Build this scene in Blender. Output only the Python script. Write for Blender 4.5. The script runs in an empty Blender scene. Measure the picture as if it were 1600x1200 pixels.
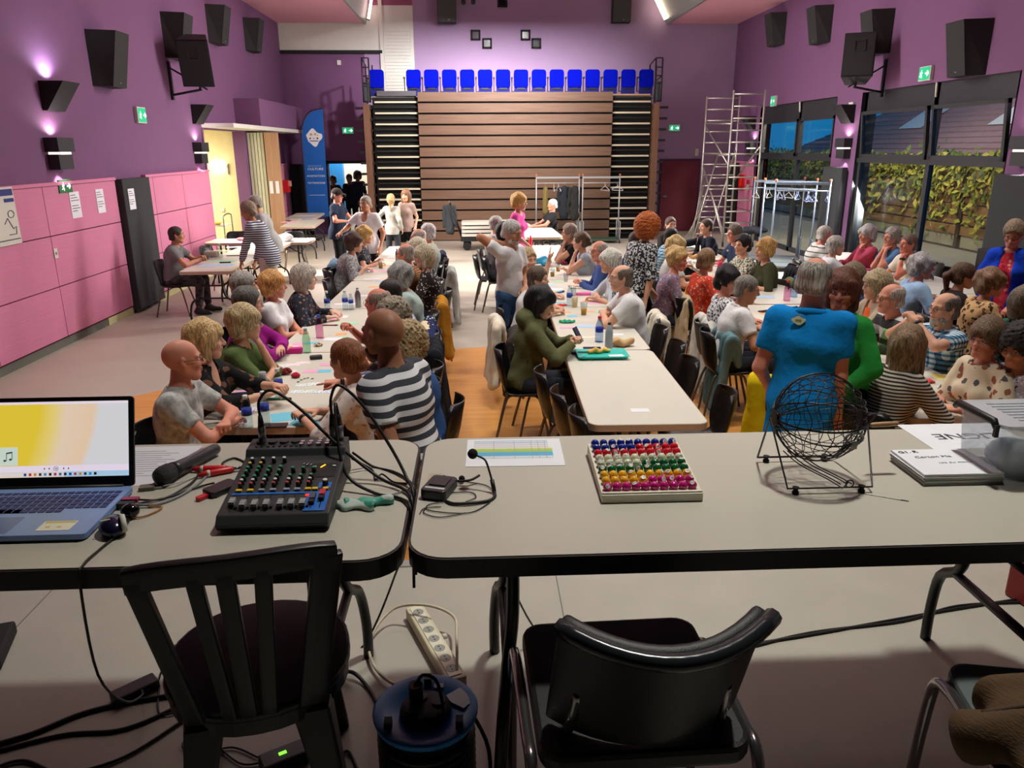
import bpy, math, random
import numpy as np
from mathutils import Vector, Matrix
random.seed(7); np.random.seed(7)
SC = bpy.context.scene
COL = SC.collection
PI = math.pi
def lin(c):
    return tuple(((v / 255) / 12.92 if v / 255 <= .04045 else ((v / 255 + .055) / 1.055) ** 2.4) for v in c)

# ---------------------------------------------------------------- camera, world, lights, exposure
CAM_H, F_PX = 2.38, 1200.0
_t, _p, _r = math.radians(2.5), math.radians(17.1), .005
_f = Vector((math.sin(_t) * math.cos(_p), math.cos(_t) * math.cos(_p), -math.sin(_p)))
_rt = Vector((math.cos(_t), -math.sin(_t), 0)); _up = _rt.cross(_f)
R_ = _rt * math.cos(_r) - _up * math.sin(_r); U_ = _up * math.cos(_r) + _rt * math.sin(_r)
cd = bpy.data.cameras.new('camera'); cam = bpy.data.objects.new('camera', cd); COL.objects.link(cam)
cd.sensor_width = 36; cd.lens = F_PX / 1600 * 36; cd.clip_end = 200; cd.clip_start = .02
cam.matrix_world = Matrix(((R_.x, U_.x, -_f.x, 0), (R_.y, U_.y, -_f.y, 0), (R_.z, U_.z, -_f.z, CAM_H), (0, 0, 0, 1)))
SC.camera = cam
SC.view_settings.view_transform = 'Standard'; SC.view_settings.look = 'None'
SC.view_settings.gamma = 1; SC.view_settings.use_curve_mapping = False
SC.view_settings.exposure = 0.0
w = bpy.data.worlds.new('dusk_sky'); SC.world = w; w.use_nodes = True
w.node_tree.nodes['Background'].inputs[0].default_value = (.004, .21, .52, 1)
w.node_tree.nodes['Background'].inputs[1].default_value = 1.0

def area(name, loc, size, power, col=(1, .93, .84), aim=None, sy=None, spread=None):
    l = bpy.data.lights.new(name, 'AREA'); l.energy = power; l.color = col; l.size = size
    if sy: l.shape = 'RECTANGLE'; l.size_y = sy
    if spread: l.spread = spread
    o = bpy.data.objects.new(name, l); COL.objects.link(o); o.location = loc
    if aim: o.rotation_euler = (Vector(aim) - Vector(loc)).to_track_quat('-Z', 'Y').to_euler()
    return o
def spot(name, loc, aim, power, ang, blend=.6, col=(1, 1, 1), r=.04):
    l = bpy.data.lights.new(name, 'SPOT'); l.energy = power; l.color = col; l.spot_size = math.radians(ang); l.spot_blend = blend
    l.shadow_soft_size = r
    o = bpy.data.objects.new(name, l); COL.objects.link(o); o.location = loc
    o.rotation_euler = (Vector(aim) - Vector(loc)).to_track_quat('-Z', 'Y').to_euler()
    return o
for yy in (6.6, 10.4, 14.2, 18.2):
    for xx in (-2.2, 1.0, 4.4):
        area('ceiling_flood', (xx, yy, 6.9), .8, 44 if yy < 7 else 36 if yy < 12 else 27, (1, .98, .9), spread=math.radians(84 if yy < 7 else 140))
area('stage_flood', (1.3, 3.0, 6.4), .35, 52, (1, .99, .9), aim=(.8, 2.4, .8), spread=math.radians(90))
for xx, tx in ((-2.6, 7.0), (4.85, -5.2)):
    area('gutter_light', (xx, 15, 6.3), .25, 1050, (1, .95, .89), aim=(tx, 15, .9), sy=12, spread=math.radians(125))
area('back_wall_flood', (1.2, 15.5, 6.6), .3, 230, (1, .95, .96), aim=(.2, 22.9, 4.0), spread=math.radians(70))

def at(px, py, z):
    d = _f + R_ * ((px - 800) / F_PX) - U_ * ((py - 600) / F_PX)
    return Vector((0, 0, CAM_H)) + d * ((z - CAM_H) / d.z)
def atx(px, py, x):
    d = _f + R_ * ((px - 800) / F_PX) - U_ * ((py - 600) / F_PX)
    return Vector((0, 0, CAM_H)) + d * (x / d.x)
def aty(px, py, y):
    d = _f + R_ * ((px - 800) / F_PX) - U_ * ((py - 600) / F_PX)
    return Vector((0, 0, CAM_H)) + d * (y / d.y)
# ---------------------------------------------------------------- materials
_M = {}
def M(key, rgb=None, rough=.55, metal=0., noise=None, bump=None, emit=0., spec=.5, coat=0., alpha=None, trans=0.):
    if key in _M: return _M[key]
    m = bpy.data.materials.new(key); m.use_nodes = True; nt = m.node_tree; N = nt.nodes; L = nt.links
    b = N['Principled BSDF']; c = lin(rgb) + (1,)
    b.inputs['Base Color'].default_value = c; b.inputs['Roughness'].default_value = rough
    b.inputs['Metallic'].default_value = metal; b.inputs['Specular IOR Level'].default_value = spec
    b.inputs['Coat Weight'].default_value = coat; b.inputs['Transmission Weight'].default_value = trans
    if emit:
        b.inputs['Emission Color'].default_value = c; b.inputs['Emission Strength'].default_value = emit
    tc = N.new('ShaderNodeTexCoord')
    sc, am = noise or (9., .06)
    n = N.new('ShaderNodeTexNoise'); n.inputs['Scale'].default_value = sc; n.inputs['Detail'].default_value = 3
    L.new(tc.outputs['Object'], n.inputs['Vector'])
    mp = N.new('ShaderNodeMapRange'); mp.inputs[3].default_value = 1 - am; mp.inputs[4].default_value = 1 + am
    L.new(n.outputs['Fac'], mp.inputs[0])
    mx = N.new('ShaderNodeMix'); mx.data_type = 'RGBA'; mx.blend_type = 'MULTIPLY'; mx.inputs[0].default_value = 1
    mx.inputs[6].default_value = c; L.new(mp.outputs[0], mx.inputs[7]); L.new(mx.outputs[2], b.inputs['Base Color'])
    if bump:
        n2 = N.new('ShaderNodeTexNoise'); n2.inputs['Scale'].default_value = bump[0]; n2.inputs['Detail'].default_value = 2
        if len(bump) > 2:
            mpg = N.new('ShaderNodeMapping'); mpg.inputs['Scale'].default_value = bump[2]
            L.new(tc.outputs['Object'], mpg.inputs[0]); L.new(mpg.outputs[0], n2.inputs['Vector'])
        else: L.new(tc.outputs['Object'], n2.inputs['Vector'])
        bp = N.new('ShaderNodeBump'); bp.inputs['Strength'].default_value = bump[1]; bp.inputs['Distance'].default_value = .01
        L.new(n2.outputs['Fac'], bp.inputs['Height']); L.new(bp.outputs[0], b.inputs['Normal'])
    _M[key] = m
    return m
class NT:
    """small node helper"""
    def __init__(s, m): s.t = m.node_tree; s.N = s.t.nodes; s.L = s.t.links
    def n(s, typ, **kw):
        x = s.N.new('ShaderNode' + typ)
        for k, v in kw.items(): setattr(x, k, v)
        return x
    def put(s, sock, v):
        if isinstance(v, bpy.types.NodeSocket): s.L.new(v, sock)
        else: sock.default_value = v
    def math(s, op, a, b=0.):
        x = s.n('Math', operation=op); s.put(x.inputs[0], a); s.put(x.inputs[1], b); return x.outputs[0]
    def mix(s, f, a, b):
        x = s.n('Mix', data_type='RGBA'); s.put(x.inputs[0], f)
        for i, v in ((6, a), (7, b)): s.put(x.inputs[i], v if isinstance(v, bpy.types.NodeSocket) else tuple(lin(v)) + (1,))
        return x.outputs[2]
def PM(kind, cols, sc=1., rough=.85, axis=2):
    """patterned cloth / print in object space"""
    key = f'{kind}_{cols}_{sc}_{axis}'
    if key in _M: return _M[key]
    m = bpy.data.materials.new('cloth_' + kind); m.use_nodes = True; h = NT(m); b = h.N['Principled BSDF']
    b.inputs['Roughness'].default_value = rough; b.inputs['Specular IOR Level'].default_value = .2
    tc = h.n('TexCoord'); sx = h.n('SeparateXYZ'); h.L.new(tc.outputs['Object'], sx.inputs[0]); O_ = tc.outputs['Object']
    def noise(s, d=2.):
        x = h.n('TexNoise'); x.inputs['Scale'].default_value = s; x.inputs['Detail'].default_value = d; h.L.new(O_, x.inputs['Vector']); return x
    def voro(s, feat='F1'):
        x = h.n('TexVoronoi', feature=feat); x.inputs['Scale'].default_value = s; h.L.new(O_, x.inputs['Vector']); return x
    A = cols[0]; B = cols[1]
    if kind in ('stripes', 'stripes_thin'):
        fr = h.math('FRACT', h.math('MULTIPLY', sx.outputs[axis], sc)); c = h.mix(h.math('GREATER_THAN', fr, .5 if kind == 'stripes' else .82), A, B)
    elif kind == 'plaid':
        s1 = h.math('ADD', sx.outputs[0], sx.outputs[1])
        f1 = h.math('GREATER_THAN', h.math('FRACT', h.math('MULTIPLY', s1, sc)), .55)
        f2 = h.math('GREATER_THAN', h.math('FRACT', h.math('MULTIPLY', sx.outputs[2], sc * 1.1)), .55)
        c = h.mix(f1, h.mix(f2, A, B), h.mix(f2, B, cols[2]))
    elif kind == 'dots':
        c = h.mix(h.math('LESS_THAN', voro(sc).outputs['Distance'], .27), A, B)
    elif kind == 'leopard':
        v = voro(sc); nz = noise(sc * 2)
        d = h.math('ADD', v.outputs['Distance'], h.math('MULTIPLY', h.math('SUBTRACT', nz.outputs['Fac'], .5), .5))
        ring = h.math('MULTIPLY', h.math('GREATER_THAN', d, .2), h.math('LESS_THAN', d, .42))
        c = h.mix(ring, h.mix(h.math('LESS_THAN', d, .2), A, cols[2]), B)
    elif kind == 'floral':
        v = voro(sc); cr = h.n('ValToRGB'); cr.color_ramp.interpolation = 'CONSTANT'
        sp = h.n('SeparateColor'); h.L.new(v.outputs['Color'], sp.inputs[0]); h.L.new(sp.outputs[0], cr.inputs[0])
        e = cr.color_ramp.elements; n_ = len(cols) - 1
        e[0].position = 0; e[0].color = lin(cols[1]) + (1,); e[1].position = 1. / max(n_, 1) if n_ > 1 else .99; e[1].color = lin(cols[min(2, n_)]) + (1,)
        for i in range(2, n_):
            q = e.new(i / n_); q.color = lin(cols[i + 1]) + (1,)
        nz = noise(sc * 1.6)
        d = h.math('ADD', v.outputs['Distance'], h.math('MULTIPLY', h.math('SUBTRACT', nz.outputs['Fac'], .5), .7))
        c = h.mix(h.math('LESS_THAN', d, .38), A, cr.outputs[0])
    elif kind == 'marble':
        nz = noise(sc, 4); f = h.n('MapRange'); f.inputs[1].default_value = .4; f.inputs[2].default_value = .62; h.L.new(nz.outputs['Fac'], f.inputs[0])
        c = h.mix(f.outputs[0], A, B)
    elif kind == 'speckle':
        nz = noise(sc, 2); c = h.mix(h.math('GREATER_THAN', nz.outputs['Fac'], .52), A, B)
    h.L.new(c, b.inputs['Base Color'])
    nb = noise(38, 2); bp = h.n('Bump'); bp.inputs['Strength'].default_value = .25; bp.inputs['Distance'].default_value = .006
    h.L.new(nb.outputs['Fac'], bp.inputs['Height']); h.L.new(bp.outputs[0], b.inputs['Normal'])
    _M[key] = m
    return m
def cloth(rgb): return M('cloth_%d_%d_%d' % tuple(rgb), rgb, .9, spec=.15, noise=(14, .1), bump=(20, .6))
def glass_mat(key, tint=(235, 240, 240), gl=.08):
    if key in _M: return _M[key]
    m = bpy.data.materials.new(key); m.use_nodes = True; h = NT(m); out = h.N['Material Output']
    t = h.n('BsdfTransparent'); t.inputs[0].default_value = lin(tint) + (1,)
    g = h.n('BsdfGlossy'); g.inputs['Roughness'].default_value = gl
    f = h.n('Fresnel'); f.inputs[0].default_value = 1.45
    x = h.n('MixShader'); ge = h.n('NewGeometry'); h.L.new(h.math('MULTIPLY', f.outputs[0], h.math('SUBTRACT', 1., ge.outputs['Backfacing'])), x.inputs[0]); h.L.new(t.outputs[0], x.inputs[1]); h.L.new(g.outputs[0], x.inputs[2])
    h.L.new(x.outputs[0], out.inputs[0]); _M[key] = m
    return m
def wood_mat(key, A, B, axis=0, sc=1., rough=.5):
    if key in _M: return _M[key]
    m = bpy.data.materials.new(key); m.use_nodes = True; h = NT(m); b = h.N['Principled BSDF']; b.inputs['Roughness'].default_value = rough
    tc = h.n('TexCoord'); mp = h.n('Mapping'); s = [14 * sc] * 3; s[axis] = .8 * sc; mp.inputs['Scale'].default_value = s
    h.L.new(tc.outputs['Object'], mp.inputs[0]); n = h.n('TexNoise'); n.inputs['Scale'].default_value = 3; n.inputs['Detail'].default_value = 4
    h.L.new(mp.outputs[0], n.inputs['Vector']); f = h.n('MapRange'); f.inputs[1].default_value = .3; f.inputs[2].default_value = .7
    h.L.new(n.outputs['Fac'], f.inputs[0]); h.L.new(h.mix(f.outputs[0], A, B), b.inputs['Base Color']); _M[key] = m
    return m

# ---------------------------------------------------------------- mesh building
class MB:
    def __init__(s): s.v = []; s.f = []; s.m = []; s.sm = []; s.cur = 0
    def add(s, V, Fs, smooth=False):
        o = len(s.v); s.v += [tuple(p) for p in V]
        for f in Fs: s.f.append([i + o for i in f]); s.m.append(s.cur); s.sm.append(smooth)
        return s
    def mat(s, i): s.cur = i; return s
    def box(s, c, d, rz=0., rx=0., ry=0., M4=None):
        x, y, z = (k / 2 for k in d)
        V = [Vector((a * x, b * y, e * z)) for a in (-1, 1) for b in (-1, 1) for e in (-1, 1)]
        R = Matrix.Rotation(rz, 3, 'Z') @ Matrix.Rotation(ry, 3, 'Y') @ Matrix.Rotation(rx, 3, 'X')
        if M4 is not None: R = M4
        V = [R @ p + Vector(c) for p in V]
        return s.add(V, [(0, 1, 3, 2), (4, 6, 7, 5), (0, 4, 5, 1), (2, 3, 7, 6), (0, 2, 6, 4), (1, 5, 7, 3)])
    def b2(s, lo, hi): return s.box([(a + b) / 2 for a, b in zip(lo, hi)], [abs(b - a) for a, b in zip(lo, hi)])
    def tube(s, P, r, n=8, cap=True, closed=False, smooth=True):
        P = [Vector(p) for p in P]; k = len(P); rs = r if hasattr(r, '__len__') else [r] * k
        V = []; nrm = None
        for i, p in enumerate(P):
            a = P[(i - 1) % k] if (closed or i) else P[0]; b = P[(i + 1) % k] if (closed or i < k - 1) else P[-1]
            t = (b - a)
            t = t.normalized() if t.length > 1e-9 else Vector((0, 0, 1))
            if nrm is None:
                nrm = t.orthogonal().normalized()
            nrm = (nrm - t * nrm.dot(t)); nrm = nrm.normalized() if nrm.length > 1e-6 else t.orthogonal().normalized()
            bn = t.cross(nrm)
            V += [p + (nrm * math.cos(2 * PI * j / n) + bn * math.sin(2 * PI * j / n)) * rs[i] for j in range(n)]
        Fs = []
        for i in range(k if closed else k - 1):
            i2 = (i + 1) % k
            Fs += [(i * n + j, i * n + (j + 1) % n, i2 * n + (j + 1) % n, i2 * n + j) for j in range(n)]
        s.add(V, Fs, smooth)
        if cap and not closed:
            o = len(s.v) - len(V)
            for base, rev in ((0, True), ((k - 1) * n, False)):
                f = [o + base + j for j in range(n)]; s.f.append(f[::-1] if rev else f); s.m.append(s.cur); s.sm.append(False)
        return s
    def cyl(s, a, b, r, r2=None, n=12): return s.tube([a, b], [r, r if r2 is None else r2], n)
    def lathe(s, prof, c=(0, 0, 0), n=16, smooth=True):
        V = []; c = Vector(c)
        for r, z in prof: V += [c + Vector((r * math.cos(2 * PI * j / n), r * math.sin(2 * PI * j / n), z)) for j in range(n)]
        Fs = []
        for i in range(len(prof) - 1):
            Fs += [(i * n + j, i * n + (j + 1) % n, (i + 1) * n + (j + 1) % n, (i + 1) * n + j) for j in range(n)]
        Fs.append(list(range(n))[::-1]); Fs.append([(len(prof) - 1) * n + j for j in range(n)])
        s.add(V, Fs, smooth)
        for q in (-1, -2): s.sm[q] = False
        return s
    def prism(s, poly, z0, z1, M4=None):
        n = len(poly); V = [Vector((x, y, z)) for z in (z0, z1) for x, y in poly]
        if M4 is not None: V = [M4 @ p for p in V]
        return s.add(V, [list(range(n))[::-1], list(range(n, 2 * n))] + [(j, (j + 1) % n, n + (j + 1) % n, n + j) for j in range(n)])
    def sphere(s, c, r, n=12, m=8, M4=None):
        r = r if hasattr(r, '__len__') else (r, r, r); V = []; c = Vector(c)
        for i in range(m + 1):
            t = PI * i / m
            for j in range(n):
                p = Vector((r[0] * math.sin(t) * math.cos(2 * PI * j / n), r[1] * math.sin(t) * math.sin(2 * PI * j / n), -r[2] * math.cos(t)))
                V.append((M4 @ p if M4 is not None else p) + c)
        return s.add(V, [(i * n + j, i * n + (j + 1) % n, (i + 1) * n + (j + 1) % n, (i + 1) * n + j) for i in range(m) for j in range(n)], True)
    def grid(s, fn, nu, nv, smooth=True, flip=False):
        V = [fn(i / nu, j / nv) for i in range(nu + 1) for j in range(nv + 1)]
        q = lambda i, j: i * (nv + 1) + j
        Fs = [(q(i, j), q(i + 1, j), q(i + 1, j + 1), q(i, j + 1)) for i in range(nu) for j in range(nv)]
        if flip: Fs = [f[::-1] for f in Fs]
        return s.add(V, Fs, smooth)
    def slab(s, fn, nu, nv, th):
        """a curved sheet with thickness; fn(u,v)->Vector"""
        e = 1e-3
        def nr(u, v):
            a = fn(min(u + e, 1), v) - fn(max(u - e, 0), v); b = fn(u, min(v + e, 1)) - fn(u, max(v - e, 0)); c = a.cross(b)
            return c.normalized() if c.length > 1e-12 else Vector((0, 0, 1))
        P = [[fn(i / nu, j / nv) for j in range(nv + 1)] for i in range(nu + 1)]
        Q = [[P[i][j] - nr(i / nu, j / nv) * th for j in range(nv + 1)] for i in range(nu + 1)]
        V = [p for r in P for p in r] + [p for r in Q for p in r]; k = (nu + 1) * (nv + 1)
        q = lambda i, j: i * (nv + 1) + j
        Fs = [(q(i, j), q(i + 1, j), q(i + 1, j + 1), q(i, j + 1)) for i in range(nu) for j in range(nv)]
        Fs += [(k + q(i, j), k + q(i, j + 1), k + q(i + 1, j + 1), k + q(i + 1, j)) for i in range(nu) for j in range(nv)]
        for i in range(nu): Fs += [(q(i, 0), k + q(i, 0), k + q(i + 1, 0), q(i + 1, 0)), (q(i, nv), q(i + 1, nv), k + q(i + 1, nv), k + q(i, nv))]
        for j in range(nv): Fs += [(q(0, j), q(0, j + 1), k + q(0, j + 1), k + q(0, j)), (q(nu, j), k + q(nu, j), k + q(nu, j + 1), q(nu, j + 1))]
        return s.add(V, Fs, True)
    def mesh(s, name, mats):
        me = bpy.data.meshes.new(name); me.from_pydata([tuple(v) for v in s.v], [], s.f)
        for m in (mats if isinstance(mats, (list, tuple)) else [mats]): me.materials.append(m)
        me.polygons.foreach_set('material_index', s.m); me.polygons.foreach_set('use_smooth', s.sm); me.update()
        return me
    def build(s, name, mats, parent=None, loc=None, rz=None, bevel=0., rot=None):
        return put(name, s.mesh(name, mats), parent, loc, rz, bevel, rot)
def put(name, me, parent=None, loc=None, rz=None, bevel=0., rot=None):
    o = bpy.data.objects.new(name, me); COL.objects.link(o)
    if parent is not None: o.parent = parent
    if loc is not None: o.location = loc
    if rz is not None: o.rotation_euler = (0, 0, rz)
    if rot is not None: o.rotation_euler = rot
    if bevel:
        b = o.modifiers.new('bevel', 'BEVEL'); b.width = bevel; b.segments = 2; b.limit_method = 'ANGLE'
    return o
def tag(o, label=None, cat=None, group=None, kind=None):
    if label: o['label'] = label
    if cat: o['category'] = cat
    if group: o['group'] = group
    if kind: o['kind'] = kind
    return o
def thing(name, label, cat, loc=(0, 0, 0), rz=0., group=None, rot=None):
    o = bpy.data.objects.new(name, None); COL.objects.link(o); o.location = loc; o.rotation_euler = rot or (0, 0, rz); o.empty_display_size = .05
    return tag(o, label, cat, group)
def dup(o, loc=None, rz=None, label=None, group=None, parent=None):
    kids = [c for c in o.children]
    c = o.copy(); COL.objects.link(c)
    if parent is not None: c.parent = parent
    if loc is not None: c.location = loc
    if rz is not None: c.rotation_euler = (0, 0, rz)
    if label: c['label'] = label
    if group: c['group'] = group
    for k in kids: dup(k, parent=c)
    return c
def S(o): return tag(o, kind='structure')
def text(name, body, size, mat, parent, loc, rot=(0, 0, 0), ext=.0005, align='CENTER', sx=1.):
    cu = bpy.data.curves.new(name, 'FONT'); cu.body = body; cu.size = size; cu.extrude = ext; cu.align_x = align; cu.align_y = 'CENTER'
    cu.resolution_u = 3
    cu.materials.append(mat); o = bpy.data.objects.new(name, cu); COL.objects.link(o); o.parent = parent; o.location = loc; o.rotation_euler = rot
    dg = bpy.context.evaluated_depsgraph_get(); me = bpy.data.meshes.new_from_object(o.evaluated_get(dg)); bpy.data.objects.remove(o)
    o = put(name, me, parent, loc, rot=rot); o.scale = (sx, 1, 1)
    return o
def rrect(w, d, r, n=5):
    P = []
    for cx, cy, a0 in ((w / 2 - r, d / 2 - r, 0), (-w / 2 + r, d / 2 - r, 90), (-w / 2 + r, -d / 2 + r, 180), (w / 2 - r, -d / 2 + r, 270)):
        P += [(cx + r * math.cos(math.radians(a0 + 90 * i / n)), cy + r * math.sin(math.radians(a0 + 90 * i / n))) for i in range(n + 1)]
    return P
def bez(P, n=24):
    """Catmull-Rom through points"""
    P = [Vector(p) for p in P]; Q = [P[0]] + P + [P[-1]]; out = []
    seg = len(P) - 1; per = max(2, n // seg)
    for i in range(seg):
        a, b, c, d = Q[i:i + 4]
        for k in range(per):
            t = k / per
            out.append(.5 * ((2 * b) + (c - a) * t + (2 * a - 5 * b + 4 * c - d) * t * t + (3 * b - a - 3 * c + d) * t ** 3))
    return out + [P[-1]]
# ---------------------------------------------------------------- figures: smooth-union fields meshed with surface nets
class Field:
    def __init__(s, lo, hi, h):
        s.h = h; s.lo = np.array(lo, np.float32); n = np.ceil((np.array(hi) - s.lo) / h).astype(int) + 1
        s.n = n; s.f = np.full(n, 1., np.float32)
        s.ax = [s.lo[i] + h * np.arange(n[i], dtype=np.float32) for i in range(3)]
    def sub(s, lo, hi, pad):
        sl = []
        for i in range(3):
            a = int(max(0, math.floor((lo[i] - pad - s.lo[i]) / s.h))); b = int(min(s.n[i], math.ceil((hi[i] + pad - s.lo[i]) / s.h) + 1))
            if b <= a: return None
            sl.append(slice(a, b))
        X = s.ax[0][sl[0]][:, None, None]; Y = s.ax[1][sl[1]][None, :, None]; Z = s.ax[2][sl[2]][None, None, :]
        return tuple(sl), X, Y, Z
    def comb(s, sl, d, k, op):
        f = s.f[sl]
        if op == 'u':
            if k > 0:
                hh = np.maximum(k - np.abs(f - d), 0); s.f[sl] = np.minimum(f, d) - hh * hh / (4 * k)
            else: s.f[sl] = np.minimum(f, d)
        else:
            d = -d; hh = np.maximum(k - np.abs(f - d), 0) if k > 0 else 0
            s.f[sl] = np.maximum(f, d) + (hh * hh / (4 * k) if k > 0 else 0)
    def cap(s, a, b, ra, rb=None, k=.03, op='u', cut=False, inf=0.):
        rb = ra if rb is None else rb; a = np.array(a, np.float32); b = np.array(b, np.float32); ra += inf; rb += inf; r = max(ra, rb)
        q = s.sub(np.minimum(a, b) - r, np.maximum(a, b) + r, 2 * s.h + k)
        if q is None: return s
        sl, X, Y, Z = q; ab = b - a; L2 = float(ab @ ab) + 1e-9
        t0 = ((X - a[0]) * ab[0] + (Y - a[1]) * ab[1] + (Z - a[2]) * ab[2]) / L2; t = np.clip(t0, 0, 1)
        d = np.sqrt((X - a[0] - ab[0] * t) ** 2 + (Y - a[1] - ab[1] * t) ** 2 + (Z - a[2] - ab[2] * t) ** 2) - (ra + (rb - ra) * t)
        if cut: d = np.maximum(d, (t0 - 1) * math.sqrt(L2))
        s.comb(sl, d, k, op); return s
    def ell(s, c, r, k=.03, op='u', R=None, inf=0.):
        c = np.array(c, np.float32); r = np.array(r, np.float32) + inf; m = r if R is None else np.full(3, r.max())
        q = s.sub(c - m, c + m, 2 * s.h + k)
        if q is None: return s
        sl, X, Y, Z = q; X = X - c[0]; Y = Y - c[1]; Z = Z - c[2]
        if R is not None:
            R = np.array(R, np.float32); X, Y, Z = R[0, 0] * X + R[1, 0] * Y + R[2, 0] * Z, R[0, 1] * X + R[1, 1] * Y + R[2, 1] * Z, R[0, 2] * X + R[1, 2] * Y + R[2, 2] * Z
        k0 = np.sqrt((X / r[0]) ** 2 + (Y / r[1]) ** 2 + (Z / r[2]) ** 2); k1 = np.sqrt((X / r[0] ** 2) ** 2 + (Y / r[1] ** 2) ** 2 + (Z / r[2] ** 2) ** 2) + 1e-6
        s.comb(sl, k0 * (k0 - 1) / k1, k, op); return s
    def plane(s, p, nrm, k=0.):
        """keep the side opposite to nrm"""
        nrm = np.array(nrm, np.float32); nrm = nrm / np.linalg.norm(nrm)
        d = (s.ax[0][:, None, None] - p[0]) * nrm[0] + (s.ax[1][None, :, None] - p[1]) * nrm[1] + (s.ax[2][None, None, :] - p[2]) * nrm[2]
        s.f = np.maximum(s.f, d); return s
    def wrinkle(s, amp, seed, fr=(26, 31, 22)):
        r = np.random.RandomState(seed); p = r.rand(6) * 6.28
        X = s.ax[0][:, None, None]; Y = s.ax[1][None, :, None]; Z = s.ax[2][None, None, :]
        s.f = s.f + amp * (np.sin(fr[0] * X + p[0] + 2.2 * np.sin(9 * Z + p[1])) * np.sin(fr[2] * Z + p[2] + 1.7 * np.sin(11 * Y + p[3])) + .6 * np.sin(fr[1] * Y + 17 * Z + p[4]) * np.sin(19 * X - 13 * Z + p[5]))
        return s
    def surf(s):
        f = s.f; ins = f < 0; nx, ny, nz = f.shape
        c = np.zeros((nx - 1, ny - 1, nz - 1), np.int8)
        for dx in (0, 1):
            for dy in (0, 1):
                for dz in (0, 1): c += ins[dx:nx - 1 + dx, dy:ny - 1 + dy, dz:nz - 1 + dz]
        I, J, K = np.nonzero((c > 0) & (c < 8)); n = len(I)
        if n == 0: return np.zeros((0, 3), np.float32), np.zeros((0, 4), np.int32)
        idx = np.full(c.shape, -1, np.int32); idx[I, J, K] = np.arange(n)
        acc = np.zeros((n, 3), np.float32); cnt = np.zeros(n, np.float32)
        cor = [(a, b, e) for a in (0, 1) for b in (0, 1) for e in (0, 1)]
        val = {q: f[I + q[0], J + q[1], K + q[2]] for q in cor}
        for q in cor:
            for axx in range(3):
                if q[axx]: continue
                q2 = list(q); q2[axx] = 1; q2 = tuple(q2); a, b = val[q], val[q2]; m = (a < 0) != (b < 0)
                t = np.where(m, a / (a - b + 1e-12), 0)
                p = np.array(q, np.float32)[None, :].repeat(n, 0); p[:, axx] += t
                acc[m] += p[m]; cnt += m
        V = (np.stack([I, J, K], 1) + acc / cnt[:, None]) * s.h + s.lo
        Q = []
        for axx in range(3):
            u, v = [(1, 2), (2, 0), (0, 1)][axx]
            sh = [slice(None)] * 3; sh2 = [slice(None)] * 3; sh[axx] = slice(0, -1); sh2[axx] = slice(1, None)
            A, B = ins[tuple(sh)], ins[tuple(sh2)]
            P = np.stack(np.nonzero(A != B), 1)
            P = P[(P[:, u] > 0) & (P[:, v] > 0) & (P[:, u] < f.shape[u] - 1) & (P[:, v] < f.shape[v] - 1)]
            eu = np.zeros(3, int); eu[u] = 1; ev = np.zeros(3, int); ev[v] = 1
            g = lambda X_: idx[X_[:, 0], X_[:, 1], X_[:, 2]]
            q = np.stack([g(P - eu - ev), g(P - ev), g(P), g(P - eu)], 1)
            fl = ~A[P[:, 0], P[:, 1], P[:, 2]]
            q[fl] = q[fl][:, ::-1]; Q.append(q)
        Q = np.concatenate(Q); Q = Q[(Q >= 0).all(1)]
        return V.astype(np.float32), Q.astype(np.int32)
def np_mesh(name, V, Q, mats, mi=None):
    me = bpy.data.meshes.new(name); n, m = len(V), len(Q)
    me.vertices.add(n); me.vertices.foreach_set('co', np.ascontiguousarray(V, np.float32).ravel())
    me.loops.add(4 * m); me.loops.foreach_set('vertex_index', np.ascontiguousarray(Q, np.int32).ravel())
    me.polygons.add(m); me.polygons.foreach_set('loop_start', np.arange(0, 4 * m, 4, dtype=np.int32))
    try: me.polygons.foreach_set('loop_total', np.full(m, 4, np.int32))
    except Exception: pass
    for x in (mats if isinstance(mats, (list, tuple)) else [mats]): me.materials.append(x)
    if mi is not None: me.polygons.foreach_set('material_index', np.ascontiguousarray(mi, np.int32))
    me.polygons.foreach_set('use_smooth', np.ones(m, bool)); me.update(calc_edges=True)
    return me
def clean_quads(V, Q): return V, Q
def sphq(c, r, n=8, m=6):
    """small quad ellipsoid as arrays"""
    V = []; Q = []
    for i in range(m + 1):
        t = PI * (.04 + .92 * i / m)
        for j in range(n): V.append((c[0] - r[0] * math.cos(t), c[1] + r[1] * math.sin(t) * math.cos(2 * PI * j / n), c[2] + r[2] * math.sin(t) * math.sin(2 * PI * j / n)))
    for i in range(m):
        for j in range(n): Q.append((i * n + j, i * n + (j + 1) % n, (i + 1) * n + (j + 1) % n, (i + 1) * n + j))
    Q.append((0, n // 4, n // 2, 3 * n // 4)); 
    return np.array(V, np.float32), np.array(Q, np.int32)
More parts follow.
